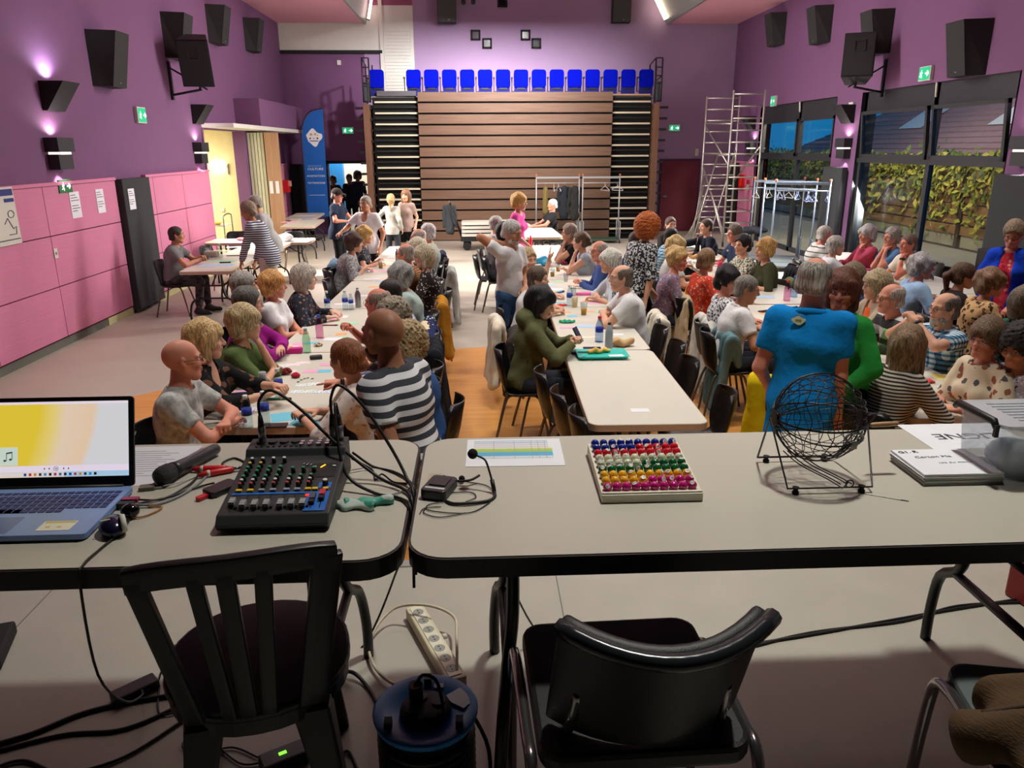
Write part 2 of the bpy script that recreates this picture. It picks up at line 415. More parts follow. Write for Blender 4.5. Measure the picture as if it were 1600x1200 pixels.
# ------- heads (origin mid skull, x forward, z up); materials 0 skin 1 lips 2 eye white 3 iris 4 brow
_HEAD = {}
def head_tpl(sex, h):
    k = (sex, h)
    if k in _HEAD: return _HEAD[k]
    F = Field((-.14, -.11, -.16), (.16, .11, .15), h); m = sex == 'm'
    F.ell((-.014, 0, .028), (.099, .076, .090), k=.02)
    F.ell((.022, 0, -.03), (.07, .061 if m else .057, .086), k=.03)
    F.cap((.062, -.014, -.1), (.062, .014, -.1), .021 if m else .017, k=.035)
    for s in (-1, 1):
        F.cap((.0, s * .052, -.055), (.05, s * .028, -.098), .02 if m else .016, k=.03)
        F.ell((.064, s * .042, -.026), (.022, .022, .018), k=.025)
        F.cap((.085, s * .012, .022), (.074, s * .046, .02), .011, k=.014)
    for s in (-1, 1): F.ell((.101, s * .031, .002), (.017, .02, .011), k=.012, op='s')
    F.cap((.086, 0, .014), (.112, 0, -.026), .008, .0115, k=.014)
    for s in (-1, 1): F.ell((.1, s * .012, -.031), (.012, .008, .008), k=.008)
    F.ell((.088, 0, -.056), (.012, .024, .006), k=.008); F.ell((.087, 0, -.068), (.012, .021, .0075), k=.008)
    F.ell((.104, 0, -.0615), (.012, .024, .0022), k=.004, op='s')
    for s in (-1, 1):
        F.ell((-.008, s * .079, -.002), (.021, .011, .033), k=.008, R=Matrix.Rotation(s * .35, 3, 'Z'))
        F.ell((.004, s * .089, .002), (.01, .008, .019), k=.006, op='s')
    V, Q = F.surf(); C = V[Q].mean(1); mi = np.zeros(len(Q), np.int32)
    mi[(C[:, 0] > .076) & ((C[:, 1] / .0225) ** 2 + ((C[:, 2] + .0618) / .0082) ** 2 < 1)] = 1
    Vs, Qs, Ms = [V], [Q], [mi]
    def app(v, q, mat):
        n = sum(len(a) for a in Vs); Vs.append(v); Qs.append(q + n); Ms.append(np.full(len(q), mat, np.int32))
    for s in (-1, 1):
        v, q = sphq((.0775, s * .0312, .001), (.0125, .0132, .0058)); app(v, q, 2)
        v, q = sphq((.0838, s * .0312, .001), (.0075, .0056, .0052)); app(v, q, 3)
        mb = MB().tube([(.094, s * .013, .021), (.0935, s * .03, .027), (.078, s * .05, .019)], [.003, .0045, .002], 4, cap=False)
        app(np.array(mb.v, np.float32), np.array(mb.f, np.int32), 4)
    _HEAD[k] = (np.concatenate(Vs), np.concatenate(Qs), np.concatenate(Ms))
    return _HEAD[k]
# ------- hands (wrist at origin, fingers along +x, back of the hand +z, thumb to +y)
_HAND = {}
def hand_tpl(pose, h):
    k = (pose, h)
    if k in _HAND: return _HAND[k]
    F = Field((-.05, -.08, -.12), (.21, .11, .08), h)
    F.cap((-.03, 0, 0), (.01, 0, 0), .024, .024, k=.01)
    for i, y in enumerate((.03, .011, -.009, -.028)): F.cap((.005, y * .6, 0), (.085 - abs(i - 1) * .005, y, .001), .0135, .0115, k=.012)
    L = (.072, .08, .074, .056)
    cv = dict(relax=(.35, .45, .35), flat=(.08, .1, .08), fist=(1.35, 1.6, .9), hold=(.8, .9, .55), point=(1.35, 1.6, .9), peace=(1.35, 1.6, .9))[pose]
    for i, y in enumerate((.03, .011, -.009, -.028)):
        c = cv
        if (pose == 'point' and i == 0) or (pose == 'peace' and i < 2): c = (.05, .05, .05)
        p = Vector((.085 - abs(i - 1) * .005, y, .001)); a = 0.; sp = (.09, .02, -.05, -.13)[i] * (2.4 if pose == 'peace' else 1)
        for j, fr in enumerate((.44, .31, .25)):
            a += c[j] + .04 * i * (pose in ('relax', 'hold')); q = p + Vector((math.cos(a) * math.cos(sp), math.sin(sp) * abs(math.cos(a)), -math.sin(a))) * L[i] * fr
            F.cap(p, q, .0088 - .0008 * j, .0084 - .0009 * j, k=.004); p = q
    ct = 1. if pose in ('fist', 'point', 'peace', 'hold') else .45
    p0 = Vector((.015, .022, -.006)); p1 = p0 + Vector((.032, .026, -.014 * ct)); p2 = p1 + Vector((.03, .012 - .02 * (ct - .45), -.012 * ct)); p3 = p2 + Vector((.024, .002 - .022 * (ct - .45), -.008 * ct))
    F.cap(p0, p1, .0145, .011, k=.012); F.cap(p1, p2, .0105, .0095, k=.004); F.cap(p2, p3, .0095, .008, k=.003)
    _HAND[k] = F.surf(); return _HAND[k]
# ------- hair shells on the head
_HAIR = {}
def hair_tpl(st, h):
    if (st, h) in _HAIR: return _HAIR[(st, h)]
    big = st in ('long', 'pony', 'afro', 'curls', 'bob', 'wavy')
    F = Field((-.24, -.18, -.34 if big else -.17), (.17, .18, .23), h)
    def cran(i, top=0., back=0.): F.ell((-.014 - back * .5, 0, .03 + top * .5), (.099 + i + back * .5, .077 + i, .090 + i + top * .5), k=.02)
    def face(z=-.03, x=.095, rz=.095, ry=.062, rx=.062): F.ell((x, 0, z), (rx, ry, rz), k=.012, op='s')
    if st == 'crew':
        cran(.008); F.cap((-.06, -.03, -.045), (-.06, .03, -.045), .05, k=.03); face(z=-.04, rz=.105, ry=.072, rx=.075, x=.1)
        for s in (-1, 1): F.ell((.02, s * .09, -.06), (.06, .04, .055), op='s', k=.01)
        F.plane((0, 0, -.075), (0, 0, -1))
    elif st == 'short':
        cran(.017, .012); F.cap((-.06, -.03, -.04), (-.06, .03, -.04), .055, k=.03); face(z=-.03, rz=.1, ry=.07, rx=.07, x=.1)
        for s in (-1, 1): F.ell((.025, s * .095, -.06), (.065, .04, .06), op='s', k=.01)
        F.wrinkle(.003, 3, (60, 70, 40)); F.plane((0, 0, -.085), (0, 0, -1))
    elif st == 'fringe':
        cran(.010); F.cap((-.055, -.03, -.04), (-.055, .03, -.04), .053, k=.03)
        F.ell((.03, 0, .11), (.118, .062, .085), k=.02, op='s'); face(z=-.02, rz=.12, ry=.09, rx=.09, x=.1)
        for s in (-1, 1): F.ell((.03, s * .09, -.06), (.062, .04, .055), op='s', k=.01)
        F.wrinkle(.002, 4, (60, 70, 40)); F.plane((0, 0, -.08), (0, 0, -1))
    elif st in ('pixie', 'wavy'):
        cran(.026, .012, .01); F.cap((-.065, -.035, -.05), (-.065, .035, -.05), .06, k=.04); face(z=-.045, rz=.088, ry=.06)
        F.cap((.07, .045, .07), (.09, -.03, .055), .022, .018, k=.02)
        for s in (-1, 1): F.cap((.02, s * .078, .02), (.015, s * .082, -.035), .018, .012, k=.02)
        F.wrinkle(.005 if st == 'pixie' else .009, 5, (48, 55, 36)); F.plane((0, 0, -.1), (0, 0, -1))
    elif st == 'bob':
        cran(.026, .01, .01)
        for s in (-1, 1): F.cap((-.005, s * .078, .03), (-.0, s * .08, -.1), .032, .026, k=.03); F.cap((.045, s * .068, .06), (.045, s * .074, -.04), .022, .014, k=.02)
        F.cap((-.08, -.03, 0), (-.07, -.03, -.1), .055, .045, k=.04); F.cap((-.08, .03, 0), (-.07, .03, -.1), .055, .045, k=.04)
        F.cap((.075, .05, .062), (.088, -.04, .05), .02, k=.02); face(z=-.05, rz=.085, ry=.056); F.wrinkle(.005, 6, (50, 60, 14)); F.plane((0, 0, -.135), (0, 0, -1))
    elif st == 'long':
        cran(.024, .008, .01)
        for s in (-1, 1): F.cap((-.01, s * .075, .03), (-.0, s * .085, -.24), .032, .03, k=.03)
        for y in (-.04, 0, .04): F.cap((-.075, y, 0), (-.08, y * 1.4, -.26), .05, .035, k=.04)
        face(z=-.04, rz=.09, ry=.058); F.wrinkle(.006, 7, (50, 60, 12))
    elif st in ('pony', 'bun'):
        cran(.013, .004, .004); F.cap((-.05, -.03, -.03), (-.05, .03, -.03), .052, k=.03); face(z=-.03, rz=.1, ry=.068, x=.1, rx=.07)
        for s in (-1, 1): F.ell((.03, s * .092, -.06), (.06, .04, .06), op='s', k=.01)
        if st == 'pony':
            F.cap((-.105, 0, .03), (-.15, 0, .0), .03, .034, k=.02); F.cap((-.15, 0, .0), (-.13, 0, -.22), .034, .018, k=.02)
        else:
            F.ell((-.115, 0, -.02), (.04, .045, .042), k=.015); F.ell((-.1, .02, .03), (.035, .04, .03), k=.02)
        F.wrinkle(.004, 8, (55, 60, 30))
    elif st in ('afro', 'curls'):
        i = .05 if st == 'afro' else .034
        cran(i, .01, .01); F.cap((-.05, -.07, -.04), (-.05, .07, -.04), .055 if st == 'afro' else .06, k=.04)
        if st == 'curls':
            for s in (-1, 1): F.cap((-.02, s * .08, 0), (-.02, s * .085, -.1), .035, .03, k=.03)
            F.cap((-.07, -.03, -.02), (-.06, .03, -.12), .06, .05, k=.03)
        face(z=-.045, rz=.09, ry=.06)
        X = F.ax[0][:, None, None]; Y = F.ax[1][None, :, None]; Z = F.ax[2][None, None, :]
        F.f = F.f + .012 * np.sin(95 * X + 2 * np.sin(70 * Z)) * np.sin(90 * Y + 2 * np.sin(60 * X)) * np.sin(88 * Z + 1.5 * np.sin(70 * Y)) + .005 * np.sin(170 * X + 140 * Y) * np.sin(150 * Z)
    elif st == 'updo':
        cran(.024, .02, .01); F.cap((-.06, 0, .05), (-.11, 0, .07), .06, .045, k=.04); F.cap((-.06, -.03, -.03), (-.06, .03, -.03), .055, k=.03)
        for s in (-1, 1): F.cap((.03, s * .075, .03), (.035, s * .08, -.05), .018, .01, k=.02)
        face(z=-.045, rz=.088, ry=.06); F.wrinkle(.008, 9, (48, 55, 40)); F.plane((0, 0, -.09), (0, 0, -1))
    elif st == 'cap':
        cran(.012, .0, .0); F.plane((0, 0, .02), (-.12, 0, -1))
        F.ell((.125, 0, .035), (.075, .07, .010), k=.01, R=Matrix.Rotation(.2, 3, 'Y'))
    elif st == 'beard':
        F.ell((.03, 0, -.075), (.062, .066, .052), k=.02); F.cap((.07, 0, -.1), (.07, 0, -.112), .028, k=.02)
        F.ell((.1, 0, -.06), (.03, .026, .012), k=.008, op='s'); F.plane((0, 0, -.045), (.35, 0, 1)); F.wrinkle(.003, 10, (70, 70, 70))
    _HAIR[(st, h)] = F.surf(); return _HAIR[(st, h)]
_HAIRME = {}
def hair_mat(rgb, st):
    k = f'hair_{rgb}_{st in ("afro", "curls")}'
    if k in _M: return _M[k]
    m = bpy.data.materials.new('hair'); m.use_nodes = True; h = NT(m); b = h.N['Principled BSDF']; b.inputs['Roughness'].default_value = .5; b.inputs['Specular IOR Level'].default_value = .35
    tc = h.n('TexCoord'); mp = h.n('Mapping'); mp.inputs['Scale'].default_value = (130, 130, 150) if 'True' in k else (130, 130, 14); h.L.new(tc.outputs['Object'], mp.inputs[0])
    n = h.n('TexNoise'); n.inputs['Scale'].default_value = 1; n.inputs['Detail'].default_value = 3; n.inputs['Distortion'].default_value = .6; h.L.new(mp.outputs[0], n.inputs['Vector'])
    f = h.n('MapRange'); f.inputs[1].default_value = .35; f.inputs[2].default_value = .65; h.L.new(n.outputs['Fac'], f.inputs[0])
    h.L.new(h.mix(f.outputs[0], [c * .62 for c in rgb], [min(255, c * 1.16 + 6) for c in rgb]), b.inputs['Base Color'])
    bp = h.n('Bump'); bp.inputs['Strength'].default_value = .8; bp.inputs['Distance'].default_value = .008; h.L.new(n.outputs['Fac'], bp.inputs['Height']); h.L.new(bp.outputs[0], b.inputs['Normal'])
    _M[k] = m; return m
def hair_mesh(st, rgb, h):
    k = (st, tuple(rgb), h)
    if k not in _HAIRME:
        V, Q = hair_tpl(st, h)
        mt = cloth(rgb) if st == 'cap' else hair_mat(tuple(rgb), st)
        _HAIRME[k] = np_mesh('hair', V, Q, mt)
    return _HAIRME[k]
_GLM = {}
def glasses_mesh(rgb):
    if tuple(rgb) not in _GLM:
        mb = MB()
        for s in (-1, 1):
            mb.tube([(.103, s * .032 + .022 * math.cos(a), .0 + .017 * math.sin(a)) for a in np.linspace(0, 2 * PI, 13)[:-1]], .0016, 4, closed=True)
            mb.tube([(.102, s * .054, .005), (.06, s * .074, .006), (.0, s * .082, .008), (-.018, s * .082, -.01)], .0016, 4)
        mb.tube([(.104, -.01, .004), (.108, 0, .006), (.104, .01, .004)], .0015, 4)
        _GLM[tuple(rgb)] = mb.mesh('glasses', M('frame_%d_%d_%d' % tuple(rgb), rgb, .3))
    return _GLM[tuple(rgb)]
SKIN = dict(fair=(222, 168, 140), pink=(216, 146, 122), tan=(196, 138, 106), brown=(122, 82, 58), pale=(230, 184, 160))
_ns = [0]
def ik(S_, W, l1, l2, pole):
    d = W - S_; D = d.length; D2 = min(max(D, .12), (l1 + l2) * .985); W2 = S_ + d.normalized() * D2
    a = (l1 * l1 - l2 * l2 + D2 * D2) / (2 * D2); hh = math.sqrt(max(l1 * l1 - a * a, 0)); u = d.normalized(); p = pole - u * pole.dot(u); p = p.normalized() if p.length > 1e-4 else Vector((0, 0, -1))
    return S_ + u * a + p * hh, W2
PEOPLE = []
def person(label, px=None, loc=None, face=0., look=None, pose='sit', sex='f', s=1., g=1., lean=12., side=0., tilt=0., hz=None, hands='table', skin='fair',
           hair=('short', (90, 70, 55)), top=(200, 200, 200), sleeve='short', bottom=(50, 52, 60), shorts=False, shoes=(40, 38, 38), glasses=None, beard=None, collar=False,
           inner=None, h=None, hp=('relax', 'relax'), lips=(190, 112, 100), chair=True, group=None, base=0., vneck=0., cap=None, brow=None, watch=None, hem=None, knees=None, twist=0., legs=True, hood=False):
    _ns[0] += 1; seed = _ns[0]
    A = math.radians; sit = pose == 'sit'; fr = A(face)
    m = sex == 'm'
    V3 = lambda *a: Vector(a)
    ph = .53 if sit else .93 * s
    pel = V3(0, 0, ph); a = A(lean)
    sd = math.tan(A(side))
    u1 = V3(math.sin(.6 * a), sd * .7, math.cos(.6 * a)).normalized(); u2 = V3(math.sin(1.15 * a), sd, math.cos(1.15 * a)).normalized()
    fw = V3(math.cos(1.0 * a), 0, -math.sin(1.0 * a)); tw = A(twist)
    lat = V3(-math.sin(tw), math.cos(tw), 0)
    chest = pel + u1 * .25 * s; neck = chest + u2 * .25 * s; ud = V3(math.sin(.45 * a + .12), sd * .5, math.cos(.45 * a + .12)).normalized()
    hc = neck + ud * .165 * s
    if px is not None:
        for _ in range(3):
            w_ = at(px[0], px[1], base + hc.z); 
        rot2 = Matrix.Rotation(fr, 3, 'Z'); loc = w_ - rot2 @ hc; loc.z = base
    else: loc = Vector(loc)
    dist = (loc - Vector((0, 0, CAM_H))).length
    if h is None: h = .0142 if dist < 5.2 else .018 if dist < 8.2 else .0225 if dist < 12 else .027
    hh_ = .0074 if dist < 6 else .0098 if dist < 11 else .0135
    hd_ = .0066 if dist < 6 else .0088 if dist < 11 else .0115
    root = thing('person', label, 'person', loc, fr, group)
    sw = (.156 if m else .14) * s * (1 + .35 * (g - 1)); sh = {1: neck - u2 * .055 * s + lat * sw, -1: neck - u2 * .055 * s - lat * sw}
    # limbs
    l1, l2 = .285 * s, .255 * s
    def tgt(sd_, code):
        if code == 'table': return V3(.36, sd_ * .14, .785)
        if code == 'fold': return V3(.33, -sd_ * .05, .79 + (.035 if sd_ > 0 else 0))
        if code == 'clasp': return V3(.34, sd_ * .035, .80)
        if code == 'lap': return V3(.26, sd_ * .1, .655)
        if code == 'chin': return hc + V3(.075, sd_ * .03, -.165)
        if code == 'side': return V3(.03, sd_ * (sw + .075), ph - .04)
        if code == 'hip': return V3(.0, sd_ * (sw + .05), ph + .06)
        if code == 'rail': return V3(.34, sd_ * .2, .80)
        if code == 'up': return hc + V3(.16, sd_ * .16, .0)
        return V3(*code)
    if isinstance(hands, str): hands = (hands, hands)
    arms = {}
    for sd_, code in ((1, hands[0]), (-1, hands[1])):
        W = tgt(sd_, code); pole = V3(-.25, sd_ * .75, -.7)
        if code == 'fold': pole = V3(.1, sd_ * 1., -.3)
        if code in ('chin', 'up', 'clasp'): pole = V3(.2, sd_ * .35, -1)
        if code in ('side', 'hip'): pole = V3(-1, sd_ * (.3 if code == 'side' else 1.2), 0)
        if len(code) == 3 and not isinstance(code, str): pole = V3(-.2, sd_ * .8, -.6)
        if isinstance(code, (tuple, list)) and len(code) == 6: W = V3(*code[:3]); pole = V3(*code[3:])
        E_, W = ik(sh[sd_], W, l1, l2, pole); arms[sd_] = (sh[sd_], E_, W)
    hip = {sd_: pel + V3(.01, sd_ * .088 * s, -.03) for sd_ in (1, -1)}; lg = {}
    for sd_ in (1, -1):
        if sit:
            kn = V3(.43 * s, sd_ * .12, .505); an = V3(.40 * s + .04 * sd_, sd_ * .12, .085)
        else:
            st_ = (knees or (0., 0.))[0 if sd_ > 0 else 1]
            kn = V3(.03 + st_ * .5, sd_ * .095, .5 * s); an = V3(st_, sd_ * .1, .085)
        lg[sd_] = (hip[sd_], kn, an)
    gm = g
    def torso(F, inf, full=True):
        F.ell(pel + V3(0, 0, .0), (.108 * s * gm, (.155 if m else .165) * s * (.6 + .4 * gm), .115 * s), inf=inf)
        F.ell(pel + u1 * .13 * s + fw * .012 * gm, (.105 * s * gm, (.142 if m else .128) * s * (.5 + .5 * gm), .135 * s), k=.05, inf=inf)
        F.ell(chest + u2 * .06 * s, (.108 * s * (.6 + .4 * gm), (.158 if m else .138) * s * (.7 + .3 * gm), .165 * s), k=.05, inf=inf)
        F.cap(sh[1] - lat * .02, sh[-1] + lat * .02, .052 * s, k=.05, inf=inf)
        F.cap(chest + u2 * .1, neck - u2 * .03, .1 * s, .065 * s, k=.05, inf=inf)
        if not m:
            for q in (-1, 1): F.ell(chest + u2 * .055 * s + fw * .082 * s * (.7 + .3 * gm) + lat * q * .07 * s, (.06 * s * (.5 + .5 * gm), .062 * s, .06 * s), k=.03, inf=inf)
    def arm(F, sd_, inf, t0=1., lo=False):
        S_, E_, W = arms[sd_]; gg = .75 + .25 * gm
        if t0 <= 1: F.cap(S_, S_ + (E_ - S_) * t0, .05 * s * gg, (.05 - .012 * t0) * s * gg, inf=inf, cut=t0 < 1, k=.03)
        else:
            F.cap(S_, E_, .05 * s * gg, .039 * s * gg, inf=inf, k=.03); t = t0 - 1; F.cap(E_, E_ + (W - E_) * t, .04 * s * gg, (.04 - .013 * t) * s * gg, inf=inf, cut=True, k=.02)
    P_all = [hc + V3(0, 0, -.1), pel - V3(.2, .22, .15), pel + V3(.2, .22, 0)] + [p for q in arms.values() for p in q] + [p for q in lg.values() for p in q] + [lg[1][2] + V3(.2, 0, -.09), lg[-1][2] + V3(.2, 0, -.09)] + list(sh.values())
    lo = [min(p[i] for p in P_all) - .13 for i in range(3)]; hi = [max(p[i] for p in P_all) + .13 for i in range(3)]
    lo[2] = max(lo[2], -.02); lo[0] = min(lo[0], -.2)
    # body
    F = Field(lo, hi, h); torso(F, 0)
    F.cap(neck - u2 * .05, hc + V3(-.02, 0, -.05), .058 * s if m else .049 * s, .055 if m else .047, k=.025)
    for sd_ in (1, -1):
        arm(F, sd_, 0); S_, E_, W = arms[sd_]; F.cap(E_, W, .039 * s * (.75 + .25 * gm), .0255 * s, k=.02)
        if legs:
            H_, K_, A_ = lg[sd_]; F.cap(H_, K_, .076 * s * (.7 + .3 * gm), .054 * s, k=.04); F.cap(K_, A_, .052 * s, .034 * s, k=.02)
            F.cap(A_ + V3(-.02, 0, -.03), A_ + V3(.15, sd_ * .02, -.05), .036, .028, k=.02)
    Vb, Qb = F.surf(); Vs, Qs, Ms = [Vb], [Qb], [np.zeros(len(Qb), np.int32)]; nv = len(Vb)
    # head
    lk = A((look if look is not None else face) - face); hr = Matrix.Rotation(lk, 3, 'Z') @ Matrix.Rotation(A(tilt) + .0, 3, 'Y') @ Matrix.Rotation(-sd * .4, 3, 'X')
    hv, hq, hm = head_tpl(sex, hd_); hs = .5 + .5 * s if s > .8 else .88
    HM = np.array(hr, np.float32); Vs.append((hv * hs) @ HM.T + np.array(hc, np.float32)); Qs.append(hq + nv); Ms.append(hm); nv += len(hv)
    for sd_, pz in ((1, hp[0]), (-1, hp[1])):
        S_, E_, W = arms[sd_]; d = (W - E_).normalized(); code = hands[0 if sd_ > 0 else 1]
        if code in ('table', 'rail') : d = V3(d.x, d.y, min(0, d.z * .2) - .05).normalized()
        if pz in ('peace', 'up'): d = V3(.1, 0, 1).normalized()
        upv = V3(0, 0, 1) if abs(d.z) < .8 else V3(1 if pz != 'peace' else -1, 0, 0)
        if code == 'side' : upv = V3(0, sd_, 0)
        z = (upv - d * upv.dot(d)).normalized(); y = z.cross(d)
        v, q = hand_tpl(pz, hh_); v = v * (1.04 if m else .95) * (s if s < .9 else 1)
        v = v.copy()
        # thumb points to the body's middle: the right hand is the template, the left is mirrored
        if sd_ > 0: v[:, 1] *= -1; q = q[:, ::-1]
        Rm = np.array([list(d), list(y), list(z)], np.float32); Vs.append(v @ Rm + np.array(W, np.float32)); Qs.append(q + nv); Ms.append(np.zeros(len(q), np.int32)); nv += len(v)
    sk = SKIN[skin] if isinstance(skin, str) else skin
    hcol = hair[1] if hair else (brow or (120, 110, 100))
    mats = [M('skin_%d_%d_%d' % tuple(sk), sk, .5, noise=(22, .1), spec=.35), M('lips_%d_%d_%d' % tuple(lips), lips, .45), M('eye_white', (228, 222, 214), .25), M('iris', (52, 40, 32), .2), M('brow_%d_%d_%d' % tuple(c * .7 for c in hcol), [c * .7 for c in hcol], .8)]
    put('body', np_mesh('body', np.concatenate(Vs), np.concatenate(Qs), mats, np.concatenate(Ms)), root)
    # garments
    tm = top if isinstance(top, bpy.types.Material) else cloth(top)
    tlen = dict(none=.12, cap=.3, short=.62, elbow=1.05, three=1.5, long=1.93)[sleeve]
    hz_ = hem if hem is not None else (ph - .07 if sit else ph - .13)
    lo2 = list(lo); lo2[2] = max(lo[2], hz_ - .05)
    def top_field(inf, op=False, wr=True):
        G = Field(lo2, hi, h); torso(G, inf)
        if hz_ < ph - .1:
            G.cap(pel, V3(0, 0, hz_ - .1), .14 * s * gm, .16 * s * gm, k=.05, inf=inf)
        for sd_ in (1, -1): arm(G, sd_, inf + (.004 if sleeve in ('short', 'cap') else .0), tlen)
        if hood: G.ell(neck - fw * .085 + u2 * .015, (.075, .12, .075), k=.04, inf=inf); G.cap(neck + fw * .03 + lat * .09, neck + fw * .03 - lat * .09, .04, k=.03, inf=inf)
        if wr: G.wrinkle(.0048, seed)
        G.cap(neck - u2 * .02, hc + V3(0, 0, -.02), .066 * s, .075, op='s', k=.006)
        if vneck: G.ell(neck - u2 * (.03 + vneck * .35) + fw * .1, (.07, .045 + vneck * .12, .03 + vneck), op='s', k=.006)
        if op: G.ell(chest + fw * .14 - u2 * .02, (.13, op, .42), op='s', k=.01)
        G.plane((0, 0, hz_), (0, 0, -1))
        return G
    V, Q = top_field(.016 if not inner else .022, inner and .055).surf(); shirt = put('cardigan' if inner else ('blouse' if not m else 'shirt'), np_mesh('shirt', V, Q, tm), root)
    if inner:
        V, Q = top_field(.009, wr=False).surf(); put('blouse', np_mesh('blouse', V, Q, inner if isinstance(inner, bpy.types.Material) else cloth(inner)), root)
    if collar:
        mb = MB(); c = neck - u2 * .012
        mb.tube([c + (fw * math.cos(t) * (.078 if abs(t) < 3.2 else .07) + lat * math.sin(t) * .076) * s - u2 * .018 * math.cos(t) for t in np.linspace(.35, 2 * PI - .35, 14)], [.012] + [.02] * 12 + [.012], 6)
        mb.build('collar', tm, shirt)
    if legs:
        bm_ = bottom if isinstance(bottom, bpy.types.Material) else cloth(bottom)
        hi2 = list(hi); hi2[2] = min(hi[2], ph + .14); G = Field(lo, hi2, h * (1.25 if sit else 1.05))
        G.ell(pel, (.108 * s * gm, .158 * s * (.6 + .4 * gm), .115 * s), inf=.01)
        for sd_ in (1, -1):
            H_, K_, A_ = lg[sd_]; G.cap(H_, K_, .076 * s * (.7 + .3 * gm), .056 * s, k=.04, inf=.014)
            if shorts: continue
            G.cap(K_, A_ + (K_ - A_) * .08, .054 * s, .046 * s, k=.02, inf=.012, cut=True)
        if shorts and not sit: G.plane((0, 0, .52 * s), (0, 0, -1))
        G.wrinkle(.004, seed + 50); G.plane((0, 0, ph + .09), (0, 0, 1))
        V, Q = G.surf(); put('shorts' if shorts else 'trousers', np_mesh('trousers', V, Q, bm_), root)
        mt = shoes if isinstance(shoes, bpy.types.Material) else M('shoe_%d_%d_%d' % tuple(shoes), shoes, .5)
        for sd_ in (1, -1):
            A_ = lg[sd_][2]; G = Field((A_.x - .12, A_.y - .1, -.01), (A_.x + .26, A_.y + .1, .17), max(h * .95, .014))
            G.cap(A_ + V3(-.03, 0, -.035), A_ + V3(.05, sd_ * .008, -.035), .045, .046, k=.02); G.cap(A_ + V3(.03, 0, -.045), A_ + V3(.165, sd_ * .022, -.052), .043, .036, k=.03); G.cap(A_ + V3(0, 0, 0), A_ + V3(0, 0, .02), .044, k=.02)
            G.plane((0, 0, .004), (0, 0, -1)); V, Q = G.surf(); put('shoe', np_mesh('shoe', V, Q, mt), root)
    hmat = Matrix.Translation(hc) @ hr.to_4x4() @ Matrix.Scale(hs, 4)
    def onhead(name, me):
        o = put(name, me, root); o.matrix_local = hmat; return o
    if hair: onhead('hair', hair_mesh(hair[0], hair[1], hd_))
    if beard: onhead('beard', hair_mesh('beard', beard, hd_))
    if cap: onhead('cap', hair_mesh('cap', cap, hd_))
    if glasses: onhead('glasses', glasses_mesh(glasses))
    if watch:
        S_, E_, W = arms[watch]; d = (W - E_).normalized(); c = W - d * .025
        MB().tube([c - d * .012, c + d * .012], .032 * s, 10).build('watch', M('watch_black', (28, 28, 30), .4), root)
    root['hw'] = [loc.x, loc.y, fr]
    if sit and chair: PEOPLE.append((root, loc, fr, label))
    return root
# ---------------------------------------------------------------- the room
XL, XR, YB, YN = -5.27, 7.3, 22.9, -4.2
PUR = M('wall_purple', (116, 77, 116), .85, noise=(3, .05), bump=(60, .12))
PUR_B = M('wall_lilac', (164, 138, 172), .85, noise=(3, .04), bump=(60, .12))
PINK = M('panel_pink', (208, 126, 160), .75, noise=(5, .05), bump=(3, .3, (.6, .6, 14)))
PINK_C = M('ceiling_pink', (238, 174, 188), .8, noise=(4, .05), bump=(50, .2))
FLOOR = M('vinyl_grey', (178, 170, 157), .45, noise=(2.2, .07), bump=(90, .05))
STAGE = M('stage_lino', (172, 167, 155), .5, noise=(6, .1), bump=(120, .05))
BLK = M('black', (18, 18, 19), .5); BLKM = M('black_matt', (24, 24, 25), .8); GRM = M('grey_metal', (150, 152, 156), .35, metal=.9)
CHAR = M('charcoal_frame', (44, 46, 50), .5); WHT = M('white_paint', (214, 213, 203), .6); CREAM = M('cream_paint', (244, 232, 184), .8)
DARKJ = M('dark_joint', (70, 14, 34), .9); PAPER = M('paper', (232, 234, 240), .7); INK = M('ink', (50, 54, 64), .7); NAVY = M('navy_print', (24, 44, 120), .6)
def wallbox(name, lo, hi, m=PUR): return S(MB().b2(lo, hi).build(name, m))
H_ = 7.6
S(MB().b2((XL - 5, YN, -.2), (XR + .4, YB + 4, 0)).build('floor', FLOOR))
fl = bpy.data.objects['floor']
ORG = wood_mat('orange_lino', (216, 156, 84), (204, 138, 64), 0, .35, .4)
P = [(.8 + 5.95 * math.cos(a), 3.4 + 5.95 * math.sin(a)) for a in np.linspace(-.2, PI + .2, 60)]
MB().prism(P, 0.0005, .004).build('orange_zone', ORG, fl)
# stage with sheet joints and a metal nosing
st = S(MB().b2((XL, YN, 0), (XR, 2.74, .8)).build('stage_floor', STAGE))
MB().b2((XL, 2.70, .8), (XR, 2.745, .806)).build('nosing', M('nosing_alu', (190, 190, 188), .35, metal=.6), st)
jm = MB()
for x in (-1.62, .28, 2.2): jm.b2((x - .002, YN, .8002), (x + .002, 2.7, .8006))
jm.build('lino_joint', M('joint', (110, 104, 98), .7), st)
